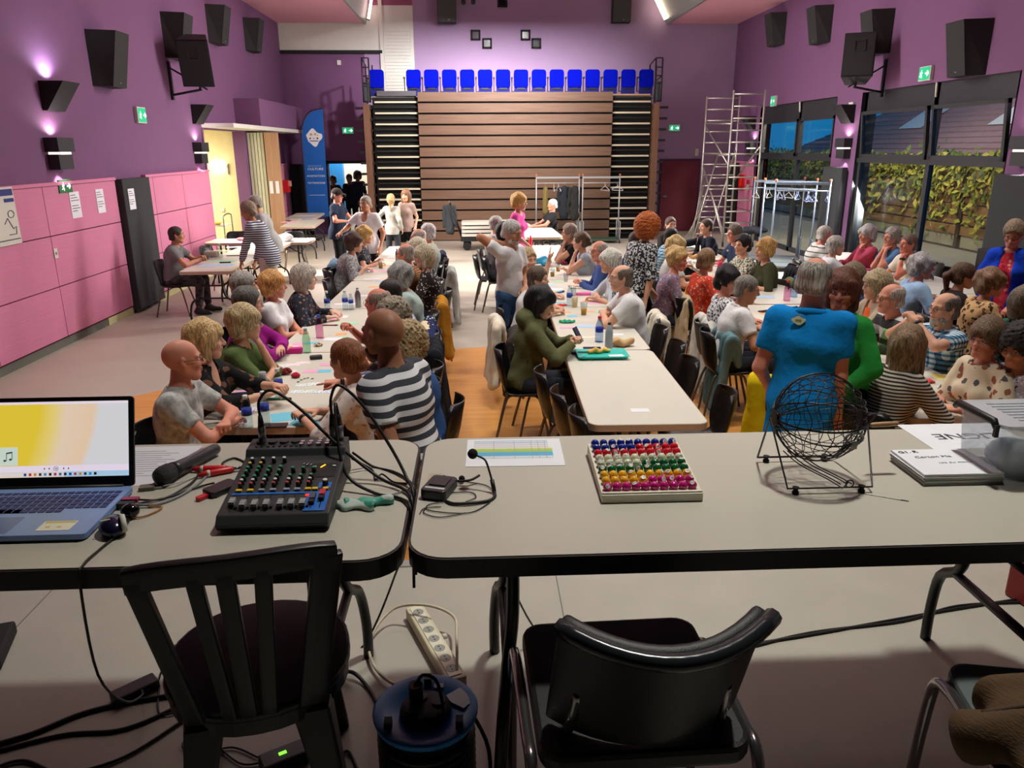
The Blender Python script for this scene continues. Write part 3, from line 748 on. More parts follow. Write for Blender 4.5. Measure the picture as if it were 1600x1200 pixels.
# walls
wallbox('wall_left', (XL - .25, YN, 0), (XL, 15.85, H_)); wallbox('wall_left_over_door', (XL - .25, 15.85, 2.76), (XL, 18.6, H_)); wallbox('wall_left_far', (XL - .25, 18.6, 0), (XL, YB, H_))
wallbox('wall_rear', (XL - .25, YN - .25, 0), (XR + .3, YN, H_), M('bounce_black', (22, 22, 24), .95))  # unseen rear wall, made black to cut bounce onto the stage
for nm, x in (('left', XL), ('right', XR)): S(MB().b2((x - .03, YN, .8), (x + .03, 2.4, H_)).build('bounce_absorber_' + nm, M('bounce_black', (22, 22, 24), .95)))  # unseen black sheets added to keep bounced light off the stage
S(MB().b2((XL, YN, 5.9), (XR, 2.4, 6.0)).build('ceiling_stage', M('bounce_black', (22, 22, 24), .95)))  # unseen ceiling over the stage, made black to cut bounce
wb = wallbox('wall_back_left', (XL, YB, 0), (-4.22, YB + .25, H_)); wallbox('wall_back_lintel', (-4.22, YB, 1.98), (-3.0, YB + .25, H_)); wallbox('wall_back', (-3.0, YB, 0), (XR, YB + .25, H_), PUR_B)
wallbox('wall_right_near', (XR, YN, 0), (XR + .3, 10.72, H_)); wallbox('wall_right_pier', (XR, 15.1, 0), (XR + .3, 16.18, 3.34)); wallbox('wall_right_far', (XR, 20.5, 0), (XR + .3, YB, 3.34)); wallbox('wall_right_top', (XR, 10.72, 3.34), (XR + .3, YB, H_))
S(MB().b2((XL - .3, YN, H_), (XR + .3, YB + .25, H_ + .2)).build('ceiling', PINK_C))
S(MB().b2((-2.75, 17.0, 6.3), (4.95, 17.1, H_)).build('ceiling_flood_blocker', M('blocker_black', (24, 22, 24), .95)))  # added out of view to cut the flood off the upper back wall
# soffits along both sides with sloping fascias and tube lights at the far end
FAS = M('fascia_grey', (150, 156, 148), .35, metal=.3)
TUBE = M('tube_glow', (255, 236, 200), emit=9.); TUBEP = M('tube_glow_pink', (255, 214, 214), emit=5.)
def soffit(name, xo, xi, xt, tube, n):
    y0 = 6.0
    s = S(MB().b2((min(xo, xi), y0, 5.62), (max(xo, xi), YB, 5.9)).build('ceiling_soffit', PINK_C))
    d = 1 if xt > xi else -1
    MB().add([(xi, y0, 5.60), (xi, YB - .02, 5.60), (xt, YB - .02, 6.25), (xt, y0, 6.25), (xi + d * .06, y0, 5.6), (xi + d * .06, YB - .02, 5.6), (xt + d * .06, YB - .02, 6.25), (xt + d * .06, y0, 6.25)],
             [(0, 1, 2, 3), (4, 7, 6, 5), (0, 4, 5, 1), (2, 6, 7, 3), (1, 5, 6, 2), (0, 3, 7, 4)]).build('fascia', FAS, s)
    t = thing('tube_light', n, 'light', (xi + d * .16, YB - .3, 5.68))
    MB().tube([(0, 0, 0), ((xt - xi) * .95, 0, .6)], .035, 8).build('tube', tube, t)
    MB().tube([(-d * .01, 0, -.03), (0, 0, 0)], .045, 8).tube([((xt - xi) * .95, 0, .6), ((xt - xi) * .99, 0, .63)], .045, 8).build('end_cap', GRM, t)
soffit('left', XL, -2.96, -2.82, TUBEP, 'pinkish tube light in the pink soffit above the white shutter wall')
soffit('right', XR, 5.36, 5.0, TUBE, 'bright warm tube light in the pink soffit on the window side')
# white shutter wall on the back wall
wp = S(MB().b2((XL, YB - .03, 4.93), (-2.52, YB, 6.06)).build('trim_1', WHT)); S(MB().b2((XL, YB - .08, 4.86), (-2.5, YB, 4.94)).build('trim_2', BLKM))
S(MB().b2((XL, YB - .02, 6.06), (-1.64, YB, 6.5)).build('trim_3', M('band_mauve', (150, 82, 108), .8)))
sh = S(MB().b2((-2.52, YB - .02, 3.5), (-1.64, YB, 6.06)).build('trim_4', WHT))
for i in range(22): MB().b2((-2.44, YB - .04, 3.62 + i * .085), (-1.72, YB - .02, 3.69 + i * .085)).build('slat', WHT, sh)
MB().b2((-2.56, YB - .07, 3.5), (-2.46, YB - .02, 6.4)).build('shutter_rail', WHT, sh)
# pink panelled dado, left wall (rows of sheets with dark joints between)
def dado(name, x0, y0, y1, ys, zs=(.12, .75, 1.37, 1.96), face=1):
    S(MB().b2((x0, y0, .1), (x0 + face * .035, y1, 1.96)).build(name, DARKJ))
    b = bpy.data.objects[name]; e = [y0] + ys + [y1]
    for a, c in zip(e[:-1], e[1:]):
        for z0, z1 in zip(zs[:-1], zs[1:]): MB().b2((x0 + face * .035, a + .006, z0 + .007), (x0 + face * .058, c - .006, z1 - .007)).build('panel', PINK, b)
    MB().b2((x0, y0, 1.96), (x0 + face * .075, y1, 2.0)).build('cap_rail', PINK, b)
    return b
dado('wall_left_dado', XL, YN + .1, 11.7, [-1.6, .9, 3.4, 5.9, 8.3, 9.75]); dado('wall_left_dado_far', XL, 12.75, 15.8, [13.05, 14.35])
dado('wall_left_dado_end', XL, 21.3, 22.2, []); dado('wall_right_dado', XR, 20.55, 22.85, [21.6], face=-1)
S(MB().b2((XL, YN, 0), (XL + .03, 10.9, .11)).build('baseboard_left', M('skirting_grey', (104, 106, 98), .7)))
S(MB().b2((XL, 10.9, 0), (XL + .04, 15.8, .1)).build('baseboard_left_far', M('skirting_cream', (206, 200, 150), .7)))
# side room behind the opening: cream walls, folded partition under a boxed bulkhead
S(MB().b2((-8.4, 18.75, 0), (XL - .02, 19.0, 2.9)).build('wall_annex_far', CREAM)); S(MB().b2((-8.6, 14.0, 0), (-8.4, 19, 2.9)).build('wall_annex_side', CREAM))
S(MB().b2((-8.6, 13.9, 0), (XL - .25, 14.1, 2.9)).build('wall_annex_near', CREAM)); S(MB().b2((-8.6, 13.9, 2.9), (XL - .25, 19, 3.0)).build('ceiling_annex', WHT))
S(MB().b2((XL - .26, 15.8, 0), (XL + .02, 15.87, 2.76)).build('trim_5', PUR))
bh = S(MB().b2((XL, 18.1, 2.86), (-4.72, 22.5, 3.44)).build('wall_bulkhead', PUR)); MB().b2((XL, 15.85, 2.78), (-4.66, 22.5, 2.86)).build('track_board', WHT, bh)
area('annex_light', (-6.9, 16.6, 2.8), 1.0, 130, (1, .94, .76))
la = thing('wall_lamp', 'glowing white wall lamp in the cream side room', 'lamp', (-5.95, 18.74, 2.0))
MB().tube([(-.15, -.04, 0), (.15, -.04, 0)], .055, 10).build('diffuser', M('lamp_glow', (255, 244, 214), emit=14.), la); MB().b2((-.17, -.03, -.03), (.17, 0, .03)).build('back_plate', WHT, la); MB().b2((.21, -.05, -.18), (.23, 0, .06)).build('rod', GRM, la)
tag(MB().b2((-6.0, 18.72, .98), (-5.92, 18.745, 1.06)).build('light_switch', WHT), 'white light switch under the lamp on the cream wall', 'switch')
fp = thing('folding_partition', 'folded accordion partition with cream edges and a beech end panel', 'partition', (-4.95, 18.75, 0))
EDGE = M('partition_edge', (208, 208, 178), .6)
for i in range(5):
    MB().b2((-.30 + i * .075, .05 + i * .0, .03), (-.24 + i * .075, .95, 2.74)).build('leaf', EDGE, fp); MB().b2((-.237 + i * .075, .06, .03), (-.232 + i * .075, .94, 2.74)).build('seal', BLK, fp)
MB().b2((.09, .02, .02), (.4, .1, 2.74)).build('end_panel', wood_mat('beech', (190, 152, 120), (172, 134, 104), 2, .6), fp)
for k, x in enumerate((.16, .3)): tag(MB().b2((-4.95 + x - .04, 18.755, 1.38), (-4.95 + x + .04, 18.762, 1.66)).build('notice', PAPER), ['white notice taped on the beech partition panel, nearer the folds', 'white notice taped on the outer edge of the beech partition panel'][k], 'notice')
# trolley in the opening
tr = thing('trolley', 'chrome serving trolley standing in the cream side room opening', 'trolley', (-5.62, 16.9, 0))
for z in (.36, .83): MB().b2((-.32, -.28, z), (.32, .28, z + .02)).build('shelf', WHT, tr)
for sx in (-.32, .32):
    MB().tube(bez([(sx, -.28, .03), (sx, -.28, .9), (sx, -.2, 1.05), (sx, .2, 1.05), (sx, .28, .9), (sx, .28, .03)], 20), .014, 6).build('frame', GRM, tr)
for a, b in ((-.32, -.28), (.32, -.28), (-.32, .28), (.32, .28)): MB().cyl((a, b - .012, .03), (a, b + .012, .03), .03).build('caster', BLK, tr)
tag(MB().lathe([(.05, 0), (.1, .03), (.11, .05), (.09, .04)], (-5.5, 16.8, .85)).build('bowl', M('yellow_bowl', (220, 180, 60), .5)), 'small yellow bowl on the chrome trolley', 'bowl')
# doorway at the back left with the lit lobby behind
S(MB().b2((-4.30, YB - .03, 0), (-4.22, YB + .02, 2.05)).b2((-3.0, YB - .03, 0), (-2.92, YB + .02, 2.05)).b2((-4.3, YB - .03, 1.97), (-2.92, YB + .02, 2.05)).build('door_1', BLKM))
S(MB().b2((-6.5, YB + 3.6, 0), (0, YB + 3.8, 3)).build('wall_lobby', M('lobby_white', (238, 226, 206), .8))); S(MB().b2((-6.5, YB + .25, 2.9), (0, YB + 3.8, 3)).build('ceiling_lobby', WHT))
S(MB().b2((-5.4, YB + .3, 0), (-5.2, YB + 3.8, 3)).build('wall_lobby_side', WHT)); S(MB().b2((-5.2, YB + 3.3, 0), (-4.35, YB + 3.6, 2.9)).build('trim_6', M('lobby_blue', (40, 140, 220), .6)))
area('lobby_light', (-3.9, YB + 2.8, 2.85), .8, 70, (1, .93, .82))
# purple-red door leaf on the right of the tribune
d2 = S(MB().b2((5.3, YB - .03, 0), (6.5, YB, 2.05)).build('door_2', M('door_frame_dark', (70, 40, 70), .7))); MB().b2((5.36, YB - .06, .02), (6.44, YB - .03, 1.99)).build('door_leaf', M('door_wine', (110, 36, 56), .7, noise=(4, .06)), d2)
MB().b2((5.42, YB - .1, .98), (5.54, YB - .06, 1.02)).build('door_handle', GRM, d2)
# tall black sound panels
def sound_panel(x, y0, y1, z0, z1, lab, dx=.12):
    z0 = .05
    t = thing('acoustic_panel', lab, 'panel', (x, (y0 + y1) / 2, 0)); L_ = (y1 - y0) / 2
    MB().b2((-abs(dx) if x > 0 else 0, -L_, z0), (0 if x > 0 else abs(dx), L_, z1)).build('pad', M('felt_grey', (54, 57, 60), .95, bump=(120, .3)), t, bevel=.015)
    MB().b2((-.03, -L_ + .02, z0 - .05), (.03, L_ - .02, z0)).build('foot_rail', BLK, t)
sound_panel(XL + .03, 11.72, 12.7, .1, 1.97, 'tall charcoal acoustic panel leaning between the pink wall panels', .12)
sound_panel(XR - .02, 15.3, 16.16, .1, 1.98, 'charcoal acoustic panel on the pier between the two windows')
sound_panel(XR - .02, 9.2, 10.70, .1, 2.0, 'wide charcoal acoustic panel behind the woman in blue cardigan')
t = thing('acoustic_panel', 'black acoustic panel in the back corner beside the blue flag', 'panel', (-4.95, YB - .2, 0)); MB().b2((-.25, -.1, 0), (.25, .05, 1.97)).build('pad', M('felt_black', (22, 22, 24), .95), t, bevel=.015)
t = thing('acoustic_panel', 'dark panel standing behind the scaffold tower', 'panel', (7.1, 21.75, 0)); MB().b2((-.1, -.2, 0), (.1, .2, 1.95)).build('pad', M('felt_black', (22, 22, 24), .95), t, bevel=.015)
# ---------------- windows on the right: frames, panes, sashes ----------------
GL = glass_mat('window_glass')
def window(name, y0, y1, ym, zt, tilt):
    f = MB(); X0, X1 = XR + .06, XR + .14
    for a, b in ((y0, y0 + .1), (y1 - .1, y1)): f.b2((X0, a, 0), (X1, b, zt))
    f.b2((X0, y0, zt - .34), (X1, y1, zt)); f.b2((X0 - .03, y0, 2.08), (X1, y1, 2.16)); f.b2((X0, y0, 0), (X1, y1, .1)); f.b2((X0, ym - .06, 0), (X1, ym + .06, zt))
    o = S(f.build(name, CHAR))
    S(MB().b2((XR, y0 - .02, 0), (XR + .3, y0, zt)).b2((XR, y1, 0), (XR + .3, y1 + .02, zt)).build('trim_7', CHAR))
    for a, b in ((y0 + .1, ym - .06), (ym + .06, y1 - .1)):
        MB().b2((X0 + .04, a, .1), (X0 + .05, b, 2.08)).build('pane', GL, o)
        L_ = b - a; sM = MB(); h = zt - .34 - 2.16
        for q in ((0, 0, .06, h), (L_ - .06, 0, L_, h)): sM.b2((-.03, q[0], q[1]), (.03, q[2], q[3]))
        sM.b2((-.03, 0, 0), (.03, L_, .07)).b2((-.03, 0, h - .06), (.03, L_, h))
        rot = (0, -tilt, 0)
        so = sM.build('sash', CHAR, o, loc=(X0, a, 2.16), rot=rot); MB().b2((0, .05, .06), (.008, L_ - .05, h - .05)).build('pane', GL, so)
    MB().cyl((X0 - .02, ym, 3.12), (X0 - .04, ym, zt + .02), .02).build('opener', WHT, o)
window('window_1', 10.72, 15.1, 12.72, 3.34, .09); window('window_2', 16.18, 20.5, 18.1, 3.32, 0.)
# ---------------- outside: paving, planks for boards reflected in the glass, ivy, tiled roof, shrubs ----------------
S(MB().b2((XR + .3, 4, -.12), (11.6, 60, -.02)).build('ground_terrace', M('paving', (158, 148, 128), .9, noise=(3, .12))))
S(MB().b2((11.6, 4, -.12), (40, 60, -.02)).build('ground_beyond', M('soil', (70, 62, 50), .95)))
pw = thing('reflection_planks', 'brown plank fence overgrown with ivy outside the windows', 'fence', (11.7, 26, 0))  # planks stand in for the seating stand's boards reflected in the glass
for i in range(7): MB().b2((0 + (i % 2) * .02, -14, .3 + i * .25), (.16, 14, .515 + i * .25)).build('plank', wood_mat('old_plank', (150, 112, 70), (112, 82, 50), 1, .3, .8), pw)
MB().b2((.05, -14, 0), (.2, 14, .3)).build('plinth', M('concrete', (150, 140, 120), .9), pw)
for k in range(6): MB().b2((-.03, -12.6 + k * 5, 0), (.05, -12.45 + k * 5, 2.05)).build('post', M('post_dark', (52, 40, 30), .9), pw)
def leaves(name, n, fn, sz, cols, lab, cat, parent=None):
    r = random.Random(hash(name) % 1000 + n); mb = MB()
    for i in range(n):
        p, nr = fn(r); p = Vector(p); nr = Vector(nr).normalized(); s_ = sz * r.uniform(.6, 1.3)
        a = nr.orthogonal().normalized(); a = Matrix.Rotation(r.uniform(0, 6.28), 3, nr) @ a; b = nr.cross(a)
        mb.mat(r.randrange(len(cols))); mb.add([p - a * s_, p + b * s_ * .5 + nr * s_ * .15, p + a * s_ * 1.1, p - b * s_ * .5 + nr * s_ * .15], [(0, 1, 2, 3)])
    o = mb.build(name, [M('leaf_%d_%d_%d' % c, c, .6) for c in cols], parent); tag(o, kind='stuff')
    if parent is None: tag(o, lab, cat)
    return o
def ivy(r):
    c = r.choice([(-8, 2.6), (-6, 2.2), (-3.5, 2.6), (-1, 2.0), (2, 2.5), (5, 2.4), (8, 2.2)])
    z = 2.2 - abs(r.gauss(0, .75)); y = 26 + c[0] + r.gauss(0, c[1] * .42)
    return (11.66 - r.random() * .14, y, max(.2, z)), (-1, r.uniform(-.6, .6), r.uniform(-.3, .9))
leaves('ivy', 2600, ivy, .11, [(150, 150, 50), (110, 120, 40), (186, 172, 76), (84, 96, 36)], 'yellow green ivy spilling over the stand-in planks outside', 'ivy')
for k, (yy, rr, lab) in enumerate(((21.5, .75, 'shrub behind the ivy wall, seen low in the tilted window sash'), (27.5, .6, 'shrub behind the ivy wall, seen at the middle of the window'), (34, .8, 'shrub behind the ivy wall, under the blue strip of sky'))):
    t = thing('shrub', lab, 'shrub', (12.9, yy, 1.2)); MB().cyl((0, 0, -1.2), (0, 0, .4), .05).build('stem', M('bark', (80, 60, 44), .9), t)
    leaves('foliage', 500, lambda r, rr=rr: ((r.gauss(0, rr * .45), r.gauss(0, rr * 1.1), .4 + r.gauss(0, rr * .4)), (-1, r.uniform(-1, 1), r.uniform(-.2, 1))), .13, [(90, 120, 60), (120, 140, 70), (66, 92, 56)], '', '', t)
hs = thing('neighbour_building', 'neighbouring building with a large purplish tiled roof outside', 'building', (15, 0, 0))
MB().b2((.3, 16, 0), (5.5, 38, 1.95)).build('wall', M('render_brown', (120, 92, 84), .9), hs)
RT = M('roof_tile', (128, 98, 100), .85, noise=(5, .25), bump=(12, .8))
nrow = 20
for i in range(nrow):
    u0, u1 = i / nrow, (i + 1) / nrow; zz = lambda u: 1.85 + 3.6 * u; xx = lambda u: 5.5 * u; ye = lambda u: 39.5 - 9.5 * u
    MB().add([(xx(u0), 14, zz(u0)), (xx(u0), ye(u0), zz(u0)), (xx(u1), ye(u1), zz(u1)), (xx(u1), 14, zz(u1)), (xx(u0) - .02, 14, zz(u0) + .09), (xx(u0) - .02, ye(u0), zz(u0) + .09), (xx(u1) - .02, ye(u1), zz(u1) + .05), (xx(u1) - .02, 14, zz(u1) + .05)],
             [(3, 2, 1, 0), (4, 5, 6, 7), (0, 1, 5, 4), (1, 2, 6, 5), (2, 3, 7, 6), (3, 0, 4, 7)]).build('tile_course', RT, hs)
MB().b2((-.12, 14, 1.75), (.0, 39.5, 1.9)).build('gutter', M('zinc', (120, 120, 124), .5), hs)
for y in (24.0, 29.5): MB().add([(1.6, y, 3.02), (1.6, y + 1.6, 3.02), (2.6, y + 1.6, 3.7), (2.6, y, 3.7)], [(0, 1, 2, 3)]).build('roof_window', M('roof_window', (190, 186, 176), .3), hs)
ol = thing('added_lamp_box', 'outdoor wall floodlight above the terrace windows', 'lamp', (XR + .44, 18.5, 3.6)); MB().b2((-.14, -.15, -.06), (.12, .15, .06)).build('housing', CHAR, ol)  # made-up housing to go with the added terrace fill
area('terrace_fill', (XR + .9, 18.5, 3.7), .5, 230, (1, .85, .6), aim=(12.5, 26, 1.2))  # added fill to brighten the ivy and planks at dusk
area('terrace_fill', (XR + .8, 15, 3.9), .5, 160, (1, .85, .6), aim=(12.5, 22, .8))  # second added fill on the terrace side
area('roof_fill', (12.4, 24, 6.5), .5, 420, (1, .86, .76), aim=(17.5, 26, 3.2))  # added fill aimed at the roof to lift it out of the dusk
# ---------------------------------------------------------------- on the walls
SPK = M('speaker_cloth', (40, 41, 42), .85, bump=(160, .3)); SPKS = M('speaker_side', (22, 22, 23), .7)
def surround(side, y, z, h, lab):
    t = thing('surround_speaker', lab, 'speaker', (XL if side < 0 else XR, y, z)); d = -side   # d = into the room
    hw, w2, dp = h * .3, h * .44, h * .5; mb = MB()
    # wedge cabinet, front tipped down, side facing the hall end wider at the wall
    pts = [(0, -w2, -h / 2), (0, w2, -h / 2), (0, w2, h / 2), (0, -w2, h / 2), (d * dp * .62, -hw, -h / 2), (d * dp * .62, hw, -h / 2), (d * dp, hw, h / 2), (d * dp, -hw, h / 2)]
    fs = [(0, 3, 2, 1), (0, 1, 5, 4), (1, 2, 6, 5), (2, 3, 7, 6), (3, 0, 4, 7)]
    if d < 0: fs = [f[::-1] for f in fs]
    mb.add(pts, fs); mb.build('cabinet', SPKS, t)
    f = [(0 * d + d * dp * .62, -hw, -h / 2), (d * dp * .62, hw, -h / 2), (d * dp, hw, h / 2), (d * dp, -hw, h / 2)]
    n = d * .012; V = [(x + n, y_, z_) for x, y_, z_ in f] + [(x, y_, z_) for x, y_, z_ in f]
    fs = [(0, 1, 2, 3), (0, 4, 5, 1), (1, 5, 6, 2), (2, 6, 7, 3), (3, 7, 4, 0)]
    if d < 0: fs = [q[::-1] for q in fs]
    MB().add(V, fs).build('grille', SPK, t)
    MB().box((d * (dp * .66 + .012), 0, -h * .42), (.006, .04, .015)).build('badge', GRM, t)
for k, (side, p, X, h) in enumerate(((-1, (180, 94), -5.05, .72), (-1, (285, 58), -5.05, .72), (-1, (348, 40), -5.05, .70), (-1, (402, 56), -5.05, .70), (1, (1206, 47), 7.08, .70), (1, (1274, 40), 7.08, .70), (1, (1362, 52), 7.08, .72), (1, (1502, 77), 7.08, .74))):
    q = atx(*p, X)
    lab = ('black wedge speaker on the purple wall, ' + ['first from the stage side', 'behind the tilted monitor speaker', 'third from the stage side', 'last before the back wall'][k]) if k < 4 else ('black wedge speaker on the window-side wall, ' + ['above the scaffold tower', 'above the smaller window', 'behind the tilted monitor', 'above the large window'][k - 4])
    surround(side, q.y, q.z, h, lab)
def monitor(side, loc, yaw, tilt, lab):
    t = thing('stage_monitor', lab, 'speaker', loc); R = Matrix.Rotation(yaw, 4, 'Z') @ Matrix.Rotation(tilt, 4, 'X')
    # front faces local -y (to the stage); trapezoid plan
    P2 = [(-.26, -.2), (.26, -.2), (.17, .22), (-.17, .22)]
    o = MB().prism(P2, -.38, .38).build('cabinet', SPKS, t, bevel=.012); o.matrix_local = R
    g = MB().b2((-.235, -.215, -.355), (.235, -.2, .355)).build('grille', SPK, t); g.matrix_local = R
    hn = MB()
    for a in ((-.09, -.225, .05, .09, -.214, .07), (-.09, -.225, .22, .09, -.214, .235), (-.09, -.225, .05, -.075, -.214, .235), (.075, -.225, .05, .09, -.214, .235)): hn.b2(a[:3], a[3:])
    q = hn.build('horn_frame', CHAR, t); q.matrix_local = R
    b = MB(); d = -side; wx = (XL if side < 0 else XR) - loc[0]; wy = .12
    b.b2((wx, wy - .03, -.62), (wx + d * .04, wy + .03, .0)).tube([(wx + d * .03, wy, -.54), (d * .02, 0, -.46)], .02, 6).tube([(wx + d * .03, wy, -.1), (d * .12, 0, -.46)], .016, 6).tube([(0, 0, -.48), (0, 0, -.3)], .025, 6)
    b.build('bracket', BLKM, t)
q = atx(308, 95, -4.72); monitor(-1, q, .12, .32, 'big black monitor speaker tilted on a bracket on the purple wall opposite the windows')
q = atx(1341, 92, 6.72); monitor(1, q, -.42, -.28, 'big black monitor speaker with a pale horn on a bracket above the windows')
for k, (x0, lab) in enumerate(((698, 'black speaker box hung above the white shutter side of the back wall'), (971, 'black speaker box hung on the back wall beside the bright tube light'))):
    q = aty(x0, 16, YB - .25); t = thing('hung_speaker', lab, 'speaker', (q.x, YB - .2, q.z)); MB().b2((-.25, -.16, -.31), (.25, .14, .5)).build('cabinet', SPKS, t, bevel=.01)
    MB().b2((-.24, -.18, -.3), (.24, -.16, .49)).build('grille', M('grille_green', (64, 70, 64), .7), t); MB().box((.05, -.185, -.25), (.05, .01, .02)).build('badge', GRM, t)
    MB().cyl((0, .1, .5), (0, .1, 1.2), .02).build('hanger', BLK, t)
for k, (x0, y0) in enumerate(((743, 55), (761, 68), (821, 55), (838, 68), (785, 3))):
    q = aty(x0, y0, YB); t = thing('projection_port', 'small black hatch in the lilac wall, ' + ['upper one of the pair on the shutter side', 'lower one of the pair on the shutter side', 'upper one of the pair on the window side', 'lower one of the pair on the window side', 'topmost one at the ceiling'][k], 'hatch', (q.x, YB, q.z))
    f = MB(); s_ = .135
    f.b2((-s_, -.03, -s_), (s_, 0, -s_ + .05)).b2((-s_, -.03, s_ - .05), (s_, 0, s_)).b2((-s_, -.03, -s_), (-s_ + .05, 0, s_)).b2((s_ - .05, -.03, -s_), (s_, 0, s_)); f.build('frame', BLKM, t)
    MB().b2((-.09, -.008, -.09), (.09, 0, .09)).build('pane', M('port_glass', (30, 26, 34), .15), t)
t = thing('spot_bar', 'black twin spotlights clamped at the top of the lilac wall', 'spotlight', tuple(aty(730, 2, YB - .2)))
for x in (-.1, .16): MB().tube([(x, 0, .02), (x, -.1, -.05)], .06, 8).build('lamp_head', BLK, t)
MB().tube([(-.3, .03, .1), (.3, .03, .1)], .02, 6).build('bar', BLK, t)
# sconces with the lamps inside them
def wedge_sconce(side, y, z, lab, power, col):
    d = -side; t = thing('wedge_sconce', lab, 'lamp', (XL if side < 0 else XR, y, z)); mb = MB(); w2 = .21
    mb.add([(0, -w2, 0), (0, w2, 0), (d * .3, w2, 0), (d * .3, -w2, 0), (0, -w2, -.34), (0, w2, -.34), (d * .06, w2, -.34), (d * .06, -w2, -.34)], [(4, 7, 6, 5), (0, 4, 5, 1), (2, 6, 7, 3), (0, 3, 7, 4), (1, 5, 6, 2)][::1])
    mb.build('shade', BLKM, t); MB().b2((min(d * .02, d * .26), -w2 + .02, -.05), (max(d * .02, d * .26), w2 - .02, -.03)).build('tray', GRM, t)
    spot('sconce_lamp', ((XL if side < 0 else XR) + d * .1, y, z + .03), ((XL if side < 0 else XR) + d * .06, y, z + 1.2), power * .8, 155, .7, col, .03)
def block_sconce(side, y, z, lab, power, col=(1, .8, .84)):
    d = -side; X = (XL if side < 0 else XR); t = thing('block_sconce', lab, 'lamp', (X, y, z))
    MB().b2((min(0, d * .17), -.2, .02), (max(0, d * .17), .2, .19)).build('upper_block', CHAR, t); MB().b2((min(0, d * .14), -.17, -.19), (max(0, d * .14), .17, -.01)).build('lower_block', CHAR, t)
    MB().b2((min(0, d * .15), -.13, -.01), (max(0, d * .15), .13, .02)).build('light_slot', M('slot_glow', (255, 240, 230), emit=1.2), t)
    spot('sconce_lamp', (X + d * .08, y, z + .215), (X + d * .05, y, z + 1.3), power * .8, 162, .6, col, .03)
    spot('sconce_lamp', (X + d * .09, y, z - .205), (X + d * .09, y, z - 1.3), power * .6, 110, .35, col, .015)
q = atx(86, 128, XL + .1); wedge_sconce(-1, q.y, q.z, 'lit wedge sconce on the purple wall nearest the stage', 46, (.84, .8, 1))
q = atx(312, 164, XL + .1); wedge_sconce(-1, q.y, q.z, 'unlit wedge sconce on the purple wall over the side room opening', .4, (.84, .8, 1))
q = atx(97, 240, XL + .1); block_sconce(-1, q.y, q.z, 'black block sconce over the green safety sign', 20)
q = atx(316, 239, XL + .1); block_sconce(-1, q.y, q.z, 'black block sconce at the edge of the side room opening', 16)
q = atx(1172, 182, XR - .1); wedge_sconce(1, q.y, q.z, 'unlit wedge sconce beside the scaffold tower', .4, (1, .9, .9))
q = atx(1322, 164, XR - .1); wedge_sconce(1, q.y, q.z, 'unlit wedge sconce on the pier between the windows', .4, (1, .9, .9))
q = atx(1172, 232, XR - .1); block_sconce(1, q.y, q.z, 'black block sconce behind the scaffold tower', 17)
q = atx(1316, 232, XR - .1); block_sconce(1, q.y, q.z, 'black block sconce on the pier between the windows', 17)
q = atx(1598, 236, XR - .1); block_sconce(1, q.y, q.z, 'black block sconce over the wide panel nearest the stage', 14)
GRN = M('exit_green', (30, 160, 110), emit=1.0, rough=.4); WPIC = M('pictogram_white', (236, 248, 240), emit=1.1)
def running_man(parent, c, s, M3):
    """white running figure and arrow on the sign; M3 maps local x,z to the wall"""
    mb = MB(); T = lambda x, z: Vector(c) + M3 @ Vector((x * s, -.004, z * s))
    def stroke(pts, w_):
        for a, b in zip(pts[:-1], pts[1:]):
            d = Vector((b[0] - a[0], b[1] - a[1])).normalized() * w_; n_ = Vector((-d.y, d.x))
            mb.add([T(a[0] + n_.x, a[1] + n_.y), T(a[0] - n_.x, a[1] - n_.y), T(b[0] - n_.x, b[1] - n_.y), T(b[0] + n_.x, b[1] + n_.y)], [(0, 1, 2, 3)])
    stroke([(-.5, .32), (-.4, .32)], .07); stroke([(-.45, .2), (-.5, -.05)], .07); stroke([(-.5, -.05), (-.36, -.2), (-.42, -.42)], .05); stroke([(-.5, -.05), (-.6, -.25), (-.8, -.25)], .05); stroke([(-.45, .18), (-.25, .05)], .04); stroke([(-.45, .18), (-.66, .1), (-.68, -.06)], .04)
    stroke([(.2, 0), (.8, 0)], .08); stroke([(.55, .25), (.85, 0), (.55, -.25)], .07)
    mb.build('pictogram', WPIC, parent)
def exit_sign(loc, wall, lab, w_=.32, h_=.18, white=False):
    R3 = {'b': Matrix.Identity(3), 'l': Matrix.Rotation(PI / 2, 3, 'Z'), 'r': Matrix.Rotation(-PI / 2, 3, 'Z')}[wall]
    t = thing('exit_sign', lab, 'sign', loc); t.rotation_euler = R3.to_euler()
    MB().b2((-w_ / 2, -.06, -h_ / 2), (w_ / 2, 0, h_ / 2)).build('housing', WHT, t, bevel=.008); MB().b2((-w_ / 2 + .015, -.064, -h_ / 2 + .015), (w_ / 2 - .015, -.06, h_ / 2 - .015)).build('face', GRN, t)
    running_man(t, (0, -.065, 0), w_ * .46, Matrix.Identity(3))
exit_sign(aty(544, 204, YB - .0), 'b', 'green running-man exit sign on the back wall above the lobby doorway'); exit_sign(aty(1053, 200, YB), 'b', 'green running-man exit sign above the wine red door')
exit_sign(atx(216, 180, XL), 'l', 'green exit sign high on the purple wall between the speakers', .32, .24); exit_sign(atx(1211, 158, XR), 'r', 'green exit sign above the smaller window', .3, .24); exit_sign(atx(1450, 115, XR), 'r', 'small green emergency light sign above the large window', .34, .22)
t = thing('safety_sign', 'green safety sign with a white arrow on the pink panel', 'sign', atx(101, 291, XL + .06)); t.rotation_euler = (0, 0, PI / 2)
MB().b2((-.16, -.012, -.08), (.16, 0, .08)).build('plate', M('sign_green', (36, 110, 60), .5), t); running_man(t, (0, -.013, 0), .13, Matrix.Identity(3))
